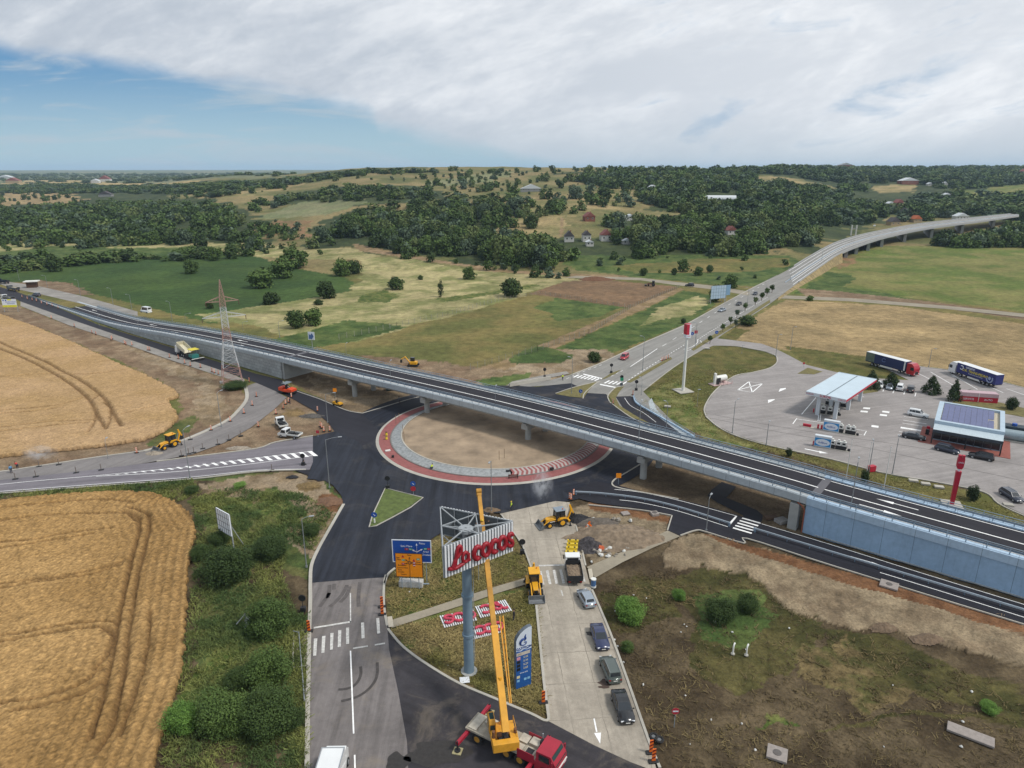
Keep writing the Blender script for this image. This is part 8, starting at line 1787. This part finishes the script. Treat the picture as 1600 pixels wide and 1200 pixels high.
heap((372,700),2.4,1.0,.5,soilm('pale rubble','8d8375'),'low rubble heap at the point of the dirt island','rubble_heap','heap',13);heap((1450,998),2.0,1.1,.8,soilm('dark brown earth','6b5a48'),'dark brown earth heap at the edge of the bare soil band','soil_heap','heap',14);heap((1380,980),1.9,1.0,.8,soilm('dark brown earth','6b5a48'),'dark earth heap in the middle of the bare soil band','soil_heap','heap',15)
cm=[mat('concrete lump','8d867b',.9,var=.25),mat('white scrap','c9c9c4',.7,var=.1),mat('orange scrap','b4552f',.7,var=.2),mat('dark lump','3b3936',.9,var=.3)]
ch=[]
for i in range(4):
    rs2=np.random.RandomState(i);mb=MB();mb.sph((0,0,.1),.3,7,5);mb.v=[tuple(np.array(v)*rs2.uniform(.7,1.3,3))for v in mb.v];me_=mb.mesh('lump');me_.polygons.foreach_set('use_smooth',[False]*len(me_.polygons));ch.append(me_)
def lump(px,s,m,label,grp,name='rubble_lump',cat_='rubble'):
    o=bpy.data.objects.new(name,ch[random.randrange(4)].copy());COL.objects.link(o);o.data.materials.append(m);o.location=G(*px)+Vector((0,0,.02));o.scale=(s*random.uniform(.7,1.4),s*random.uniform(.7,1.3),s*.8);o.rotation_euler=(0,0,random.uniform(0,6));tag(o,label,cat_,grp)
random.seed(3)
for i in range(80):lump((random.gauss(945,24),random.gauss(842,14)),random.uniform(.5,1.3),cm[random.choice((0,0,0,3,1))],'broken lump scattered over the rubble by the concrete road','lumps of the rubble heap')
for px in[(917,826),(932,838),(937,861),(940,868),(950,870),(952,858),(975,862),(927,835),(915,843),(938,857)]:lump(px,1.1,cm[1],'white scrap lying on the waste heaps by the concrete road','white scraps on the heaps','scrap','scrap')
for px,l in[((932,833),'orange red scrap sheet on the rubble right of the waste heap'),((939,858),'orange red scrap lying below the dark waste heap')]:lump(px,1.8,cm[2],l,'orange scraps','scrap','scrap')
t=thing('fallen_beacon','two orange white beacon panels thrown on the rubble','traffic beacon',G(918,826));mb=MB();mb.bc((0,0,.7),(.3,.06,1.5),ry=.5);mb.bc((.5,.3,.5),(.3,.06,1.4),ry=-.7,rz=.6);mb.obj('panel',DOR,t);mb=MB();mb.bc((0,-.035,.7),(.31,.02,.3),ry=.5);mb.obj('stripe',PLATE,t)
for i,px in enumerate([(1144,988),(1165,1015),(1073,979),(1069,976),(1119,963),(1071,1087),(1005,1070),(1159,1131),(1111,1125),(1020,1148),(960,1000),(965,1010),(974,1035),(1078,1163),(1180,1172),(990,930),(1010,935),(961,955),(1233,982),(1381,1167),(1395,1071),(1504,1128),(1518,1081),(1502,1167),(815,955),(700,1040),(640,925),(1064,988)]):lump(px,random.uniform(.22,.5),cm[1],'small scrap of white litter in the dry scrub','white litter in the scrub','litter','litter')
for px,l in[((1145,1022),'white bent vent pipe in the scrub, left one'),((1166,1024),'white bent vent pipe in the scrub, right one'),((1117,972),'white bent vent pipe below the tall dark bush')]:
    t=thing('vent_pipe',l,'pipe',G(*px),random.uniform(-1,1),'white vent pipes');mb=MB();mb.tube([(0,0,0),(.0,0,1.1),(.12,0,1.35),(.35,0,1.42),(.5,0,1.25)],.1,8);mb.obj('pipe',PLATE,t);mb=MB();mb.cyl((0,0,0),(0,0,.12),.26,n=10);mb.obj('collar',CONC,t)
def slab(px,d,label,rz,lid=True):
    t=thing('manhole_slab',label,'slab',G(*px),rz);mb=MB();mb.bc((0,0,.12),d);mb.obj('slab',mat('grey concrete slab','8f8781',.9,var=.15),t,bevel=.05)
    if lid:mb=MB();mb.cyl((0,0,d[2]/2+.12),(0,0,d[2]/2+.17),.42,n=18);mb.obj('lid',mat('iron lid','5d5855',.8,var=.2),t)
slab((1214,1179),(2.0,1.9,.3),'square grey manhole slab at the bottom of the scrub',R(-25));slab((1389,915),(2.4,2.0,.3),'pale manhole slab on the brown strip of the slip road',R(-35));slab((1516,1149),(4.3,1.5,.28),'long grey concrete slab lying in the scrub at bottom right',R(-35),False)
c=G(971,1068-0);slab((1022.5,803.5),(1.3,1.3,.5),'round edged white well ring on the brown strip at the slip road',.2)
slab((977,803),(1.4,1.2,.25),'pale slab on the gravel below the curved guard rail',.3,False)
litem((1204,810),(2.2,1.1,.45),mat('brown board stack','5a4636',.9),'board_stack','brown board stack under the overpass ramp end','stack',.2);litem((1221,816),(2.0,1.6,.6),mat('grey stone pile','8a8783',.9,var=.3),'stone_stack','grey stone stack under the overpass ramp end','stack',.4)
for px,l in[((1030,1157),'old black tyre lying at the right kerb of the concrete road'),((1021,1152),'flattened black tyre piece at the right kerb')]:
    t=thing('old_tyre',l,'tyre',G(*px));mb=MB();mb.tube([(.38*math.cos(a),.38*math.sin(a),.14)for a in np.linspace(0,6.283,18)],.13,8);mb.obj('tyre',TYRE,t);mb=MB();mb.cyl((0,0,.1),(0,0,.16),.22,n=12);mb.obj('rim',GRY,t)
for px,l in[((604,682),'yellow plastic bollard on the stone bank, upper of two'),((604,688),'yellow plastic bollard on the stone bank, lower of two')]:
    p=G(*px);t=thing('bollard',l,'bollard',(p.x,p.y,.3),0,'yellow bollards');mb=MB();mb.cyl((0,0,0),(0,0,.7),.3,.2,10);mb.obj('body',mat('yellow plastic','d8bb32',.5),t);mb=MB();mb.cyl((0,0,.7),(0,0,.78),.24,n=10);mb.obj('cap',BLK,t)
litem((606,706),(1.1,.5,.25),PLATE,'kerb_stack','white kerb stone stack on the red apron','stack',.4,.18);litem((614,716),(.5,.4,.5),BLK,'bucket','black bucket on the red apron','bucket',0,.18)
t=thing('barrier_board','brown wooden barrier boards on the apron at the south side of the island','barrier',G(802,749)+Vector((0,0,.2)),R(5));mb=MB();mb.b(-1,1,-.05,.05,.2,.45);mb.b(-1,1,-.05,.05,.6,.85);mb.obj('board',mat('brown board','6a3c34',.8),t);mb=MB();mb.b(-.9,-.8,-.1,.1,0,.9);mb.b(.8,.9,-.1,.1,0,.9);mb.obj('leg',DKM,t)
for px,l in[((794,741),'bent thin steel hoop on the stone bank of the island'),((862,737),'small dark heap of tools on the chevron paving')]:litem(px,(.8,.5,.4),DKM,'tool_pile',l,'tools',.3,.5)
for i,px in enumerate([(619,667),(624,664),(630,683),(632,694),(686+94,725),(788,722)]):
    p=G(*px);t=thing('survey_stake','thin wooden survey stake on the bare island soil','stake',(p.x,p.y,1.0),0,'stakes on the island');mb=MB();mb.cyl((0,0,-.2),(0,0,2.0),.05,n=6);mb.obj('stick',mat('weathered wood','7d6c55',.9),t)
t=thing('excavator','small dark excavator with yellow arm behind the overpass','excavator',G(646,572),R(175));mb=MB();mb.b(-1.2,1.0,-.9,.9,.7,1.5);mb.obj('upper_body',YEL,t,bevel=.05);mb=MB();mb.b(-.4,.9,-.8,.1,1.5,2.7);mb.obj('cab',GLASS,t,bevel=.05);mb=MB();mb.tube([(1.0,.3,1.2),(2.4,.3,3.0),(3.6,.3,2.2)],.2,6);a_=mb.obj('arm',YEL,t);mb=MB();mb.bc((3.7,.3,1.6),(.5,.8,.9));mb.obj('bucket',DKM,a_)
for s in(-1,1):mb=MB();mb.ext([(-1.5,.1),(1.5,.1),(1.8,.4),(1.5,.7),(-1.5,.7),(-1.8,.4)],s*.9-.22,s*.9+.22);mb.obj('crawler_track',TYRE,t)
litem((612,609),(3.2,1.8,1.4),mat('dark green cover','1f3a33',.7),'covered_pallet','dark green covered stack under the overpass','stack',.3,bev=.3);litem((597,604),(1.6,1.2,1.8),BLK,'generator','black machine box under the overpass','machine',.3,bev=.1)
c=G(51,449);t=thing('kiosk','small brown hut with flat white roof at the far left road','hut',c,.3);mb=MB();mb.b(-2.2,2.2,-1.5,1.5,0,3.0);mb.obj('walls',mat('brown boards','4d3628',.8),t);mb=MB();mb.b(-3.2,3.2,-2.3,2.3,3.0,3.4);mb.obj('roof',PLATE,t)
RT={'r':mat('red tile roof','7d4a44',.9,var=.15,vs=.6),'d':mat('dark slate roof','4a4648',.9,var=.15),'o':mat('orange tile roof','b4623c',.9,var=.15),'w':mat('white sheet roof','c3c8ca',.6,var=.1),'g':mat('grey sheet roof','8d9194',.7,var=.1)}
HW={'w':mat('white house wall','bdbcb6',.9,var=.08),'b':mat('brick wall','7d4d3e',.9,var=.15),'t':mat('tan wall','a08d6e',.9,var=.1),'g':mat('grey wall','8a8a88',.9,var=.1)}
def house(px,w,d,h,rz,wall,roof,label,rh=.55,Y=None,flat=False,lift=0):
    p=T(*px);t=thing('house',label,'house',p+Vector((0,0,lift)),rz);mb=MB();mb.b(-w/2,w/2,-d/2,d/2,-1.5,h);wl=mb.obj('walls',HW[wall],t)
    if not flat:mb=MB();k=.4;mb.ext([(-w/2-k,h-.15),(w/2+k,h-.15),(0,h+w*rh*.8)],-d/2-k,d/2+k);rf=mb.obj('roof',RT[roof],t);mb=MB();mb.b(w*.12,w*.12+.6,.5,1.1,h,h+w*rh*.8+.3);mb.obj('chimney',HW['b'],rf)
    else:mb=MB();mb.b(-w/2-.4,w/2+.4,-d/2-.4,d/2+.4,h,h+.4);mb.obj('roof',RT[roof],t)
    for i in range(2 if w<14 else 4):
        x=-w/2+w*(i+.5)/(2 if w<14 else 4);mb=MB();mb.b(x-.6,x+.6,-d/2-.04,-d/2-.005,h*.4,h*.4+1.4);f=mb.obj('window',PLATE,t);mb=MB();mb.b(x-.5,x+.5,-d/2-.06,-d/2-.041,h*.4+.1,h*.4+1.3);mb.obj('pane',GLASS,f)
for q in[((889,377),7,7,4,.0,'w','d','white gabled house with dark roof at the wood edge',.7),((916,377),6,6,5,.1,'w','d','tall white house with dark roof beside the gabled one',.6),((921,384),5,5,3,.1,'w','w','small white annex below the tall white house',.3),((946,376),8,7,4.5,.1,'w','r','white house with red roof among the trees',.6),((920,345),9,8,4,.2,'b','r','red brown cottage above the white houses',.5),((984,344),10,7,3,.1,'w','w','low white shed with two bays on the slope clearing',.3),((979,381),7,5,2.5,.1,'w','w','small white shed half hidden in the trees',.3),((1141,366),8,7,3.5,.2,'w','r','white cottage with red roof at the foot of the right wood',.5),((1174,361),8,8,3.5,.2,'t','r','dim red roofed cottage in the right wood',.5),((1087,368),8,8,4,.2,'g','d','dark house half hidden in the wood',.5),((830,299),26,9,3.5,.05,'g','w','long low shed with pale roof behind the orchard rows',.25),((1019,298),12,8,4,.3,'w','w','small white building on the upper slope',.35),((1418,288),34,16,7,.1,'b','w','long brick hall with white roof on the far slope',.2),((1390,321),9,8,3,.1,'w','w','white shed above the village',.3),((1403,321),11,9,4,.2,'b','r','big red roofed house in the village',.5),((1413,336),10,9,4,.2,'g','d','grey purple roofed house in the village',.5),((1395,352),10,9,4,.1,'t','d','tan house with dark roof near the viaduct',.5),((1430,347),9,8,3.5,.1,'t','o','orange roofed house next to the viaduct',.5),((1500,343),14,9,4,.0,'w','w','white roofed hall behind the viaduct',.3),((1478,308),12,8,3.5,.1,'w','w','white roofed house on the right slope',.3),((1320,262),40,18,14,.0,'b','g','brown block building on the ridge',.2),((1452,290),10,7,3.5,.1,'w','w','small white house on the far right slope, left one',.3),((1475,289),10,7,3.5,.1,'w','w','small white house on the far right slope, right one',.3),((1600,275),30,16,7,.1,'b','r','red roofed house at the right picture edge',.4),((166,307),22,10,4,.1,'g','d','grey ruin on the tan clearing at the left',.3),((10,281),60,26,10,.1,'w','w','large white hall far away at the left edge',.2),((22,286),40,20,8,.1,'t','r','tan hall below the far white hall',.3),((165,284),36,18,9,.1,'w','r','red roofed farm on the far plain, left one',.4),((150,286),24,14,7,.1,'w','w','white farm building on the far plain',.3)]:
    house(*q[:8],rh=q[8])
pt=T(1125,312);t=thing('polytunnel','white plastic polytunnel on the slope above the wood','greenhouse',pt,R(-8));mb=MB();mb.loft([[(x,4.5*math.cos(a),5.0*math.sin(a))for a in np.linspace(0,math.pi,12)]for x in(-18,18)],0,True);mb.obj('cover',mat('white foil','ccd0d2',.5,var=.05),t);mb=MB();mb.b(18.0,18.2,-1.4,1.4,0,3);mb.obj('door',GRY,t)
t=thing('transformer_tower','white two post transformer frame beside the far viaduct','tower',T(1333,368));mb=MB();mb.b(-2.6,-1.6,-.5,.5,0,9);mb.b(1.6,2.6,-.5,.5,0,9);mb.obj('post',HW['w'],t);mb=MB();mb.b(-1.6,1.6,-.4,.4,5.5,6.5);mb.obj('cross_beam',HW['g'],t)
def tufts(name,polys,n,hgt_,cols,seed,label):
    rs3=np.random.RandomState(seed);Vs=[];Cs=[]
    for poly,share in polys:
        P=[G(*p)for p in poly];xs,ys2=[p.x for p in P],[p.y for p in P];k=int(n*share);X=rs3.uniform(min(xs),max(xs),k*3);Y=rs3.uniform(min(ys2),max(ys2),k*3)
        m=inpoly(X,Y,P)&(rs3.uniform(.2,.8,len(X))<fbm(X/3.2,Y/3.2,seed)*1.1)&(Y<200);X,Y=X[m][:k],Y[m][:k]
        tone=np.clip((fbm(X/5,Y/5,seed+2)-.5)*3+.5,0,1)
        for b in range(5):
            a=rs3.uniform(0,6.28,len(X));h=hgt_*rs3.uniform(.2,1.2,len(X));w=.02+.045*rs3.rand(len(X));lx,ly=rs3.normal(0,.34,len(X)),rs3.normal(0,.34,len(X));bx_,by_=X+rs3.normal(0,.14,len(X)),Y+rs3.normal(0,.14,len(X));z0=np.full(len(X),-.12)
            Vs.append(np.stack([np.column_stack([bx_-np.cos(a)*w,by_-np.sin(a)*w,z0]),np.column_stack([bx_+np.cos(a)*w,by_+np.sin(a)*w,z0]),np.column_stack([bx_+lx+np.cos(a)*w*.7,by_+ly+np.sin(a)*w*.7,h]),np.column_stack([bx_+lx-np.cos(a)*w*.6,by_+ly-np.sin(a)*w*.6,h*.9])],1))
            c=1.35*(cols[0]*(1-tone[:,None])+cols[1]*tone[:,None]);c=c*rs3.uniform(.7,1.3,len(X))[:,None];Cs.append(np.repeat(c,4,0))
    V=np.concatenate(Vs).reshape(-1,3);Cc=np.concatenate(Cs);nf=len(V)//4
    me=bpy.data.meshes.new(name);me.vertices.add(len(V));me.vertices.foreach_set('co',V.astype(np.float32).ravel());me.loops.add(len(V));me.loops.foreach_set('vertex_index',np.arange(len(V),dtype=np.int32));me.polygons.add(nf);me.polygons.foreach_set('loop_start',np.arange(nf,dtype=np.int32)*4)
    at_=me.color_attributes.new('soil','FLOAT_COLOR','POINT');at_.data.foreach_set('color',np.column_stack([Cc,np.ones(len(Cc))]).astype(np.float32).ravel());me.update();me.validate()
    me.materials.append(WM);o=bpy.data.objects.new(name,me);COL.objects.link(o);tag(o,label,'grass',kind='stuff')
hx=lambda s:np.array(hexc(s))
tufts('weeds',[([(300,775),(340,770),(400,800),(450,830),(440,900),(480,1000),(478,1330),(215,1330),(262,1140),(292,1000),(308,830)],.62),([(-60,778),(0,772),(300,750),(312,770),(277,784),(200,768),(0,782)],.12),([(320,760),(470,770),(520,800),(490,860),(460,850),(420,800)],.1),([(455,960),(478,960),(476,1330),(452,1330)],.12)],26000,.36,(hx('445430'),hx('6d713f')),3,'dark green weeds and grass on the verge between wheat and road')
tufts('scrub_grass',[([(1030,890),(1180,905),(1290,975),(1600,1080),(1800,1150),(1800,1330),(1080,1330),(1030,1195),(985,1065),(935,930)],.9),([(930,925),(1000,890),(1060,890),(1060,960),(960,990)],.1)],2600,.1,(hx('4c4230'),hx('665a3e')),5,'dry brown and olive grass of the scrub on the right')
tufts('triangle_grass',[([(608,905),(640,872),(690,842),(743,815),(788,812),(834,895),(780,912),(720,932),(612,966)],.4),([(612,985),(720,955),(838,915),(846,1040),(852,1112),(773,1085),(668,1032)],.6)],9000,.13,(hx('676338'),hx('857750')),8,'short dry grass of the plot around the billboard column')
tufts('station_grass',[([(990,645),(1050,580),(1110,545),(1200,552),(1210,570),(1145,590),(1108,615),(1098,640),(1120,670),(1080,665)],.5),([(1060,668),(1120,672),(1300,722),(1460,757),(1560,790),(1700,850),(1700,880),(1300,733)],.5)],9000,.16,(hx('626334'),hx('807950')),9,'mown grass of the filling station verge')
def smoke(px,rx_,ry_,h,den,name,label,z=0):
    p=G(*px);mb=MB();mb.sph((0,0,0),(1,1,1),20,12);o=mb.obj(name,None,None,p+Vector((0,0,h*.95+z)));o.scale=(rx_,ry_,h);o.data.materials.clear();m=bpy.data.materials.new(name);m.use_nodes=True;t=m.node_tree;t.nodes.remove(t.nodes['Principled BSDF'])
    v=N(t,'ShaderNodeVolumePrincipled');tcn=N(t,'ShaderNodeTexCoord');n=noise(t,tcn.outputs['Object'],1.7,5,.65,.6)
    l=N(t,'ShaderNodeVectorMath',operation='LENGTH');t.links.new(tcn.outputs['Object'],l.inputs[0]);fall=smooth(t,l.outputs['Value'],1.0,.25)
    d=math_(t,'MULTIPLY',math_(t,'MULTIPLY',smooth(t,n,.42,.68),fall),den);t.links.new(d,v.inputs['Density']);v.inputs['Color'].default_value=(.9,.92,.95,1);v.inputs['Anisotropy'].default_value=.2
    t.links.new(v.outputs[0],[q for q in t.nodes if q.type=='OUTPUT_MATERIAL'][0].inputs['Volume']);o.data.materials.append(m);return tag(o,label,'smoke',kind='stuff')
smoke((846,783),2.4,2.4,3.6,.85,'smoke','pale smoke rising from the road edge by the backhoe');smoke((64,722),4.5,2.2,2.2,.6,'dust','pale dust cloud at the left road edge by the workers')
hb=MB();hb.b(-16000,16000,-200,26000,-1.95,190);ho_=hb.obj('haze',None);ho_.data.materials.clear();m=bpy.data.materials.new('haze');m.use_nodes=True;t=m.node_tree;t.nodes.remove(t.nodes['Principled BSDF'])
v=N(t,'ShaderNodeVolumePrincipled');v.inputs['Color'].default_value=(.55,.75,1.0,1);v.inputs['Density'].default_value=.00006;v.inputs['Anisotropy'].default_value=.0
t.links.new(v.outputs[0],[q for q in t.nodes if q.type=='OUTPUT_MATERIAL'][0].inputs['Volume']);ho_.data.materials.append(m);ho_['kind']='stuff';ho_['label']='thin blue haze over the distant land';ho_['category']='haze'
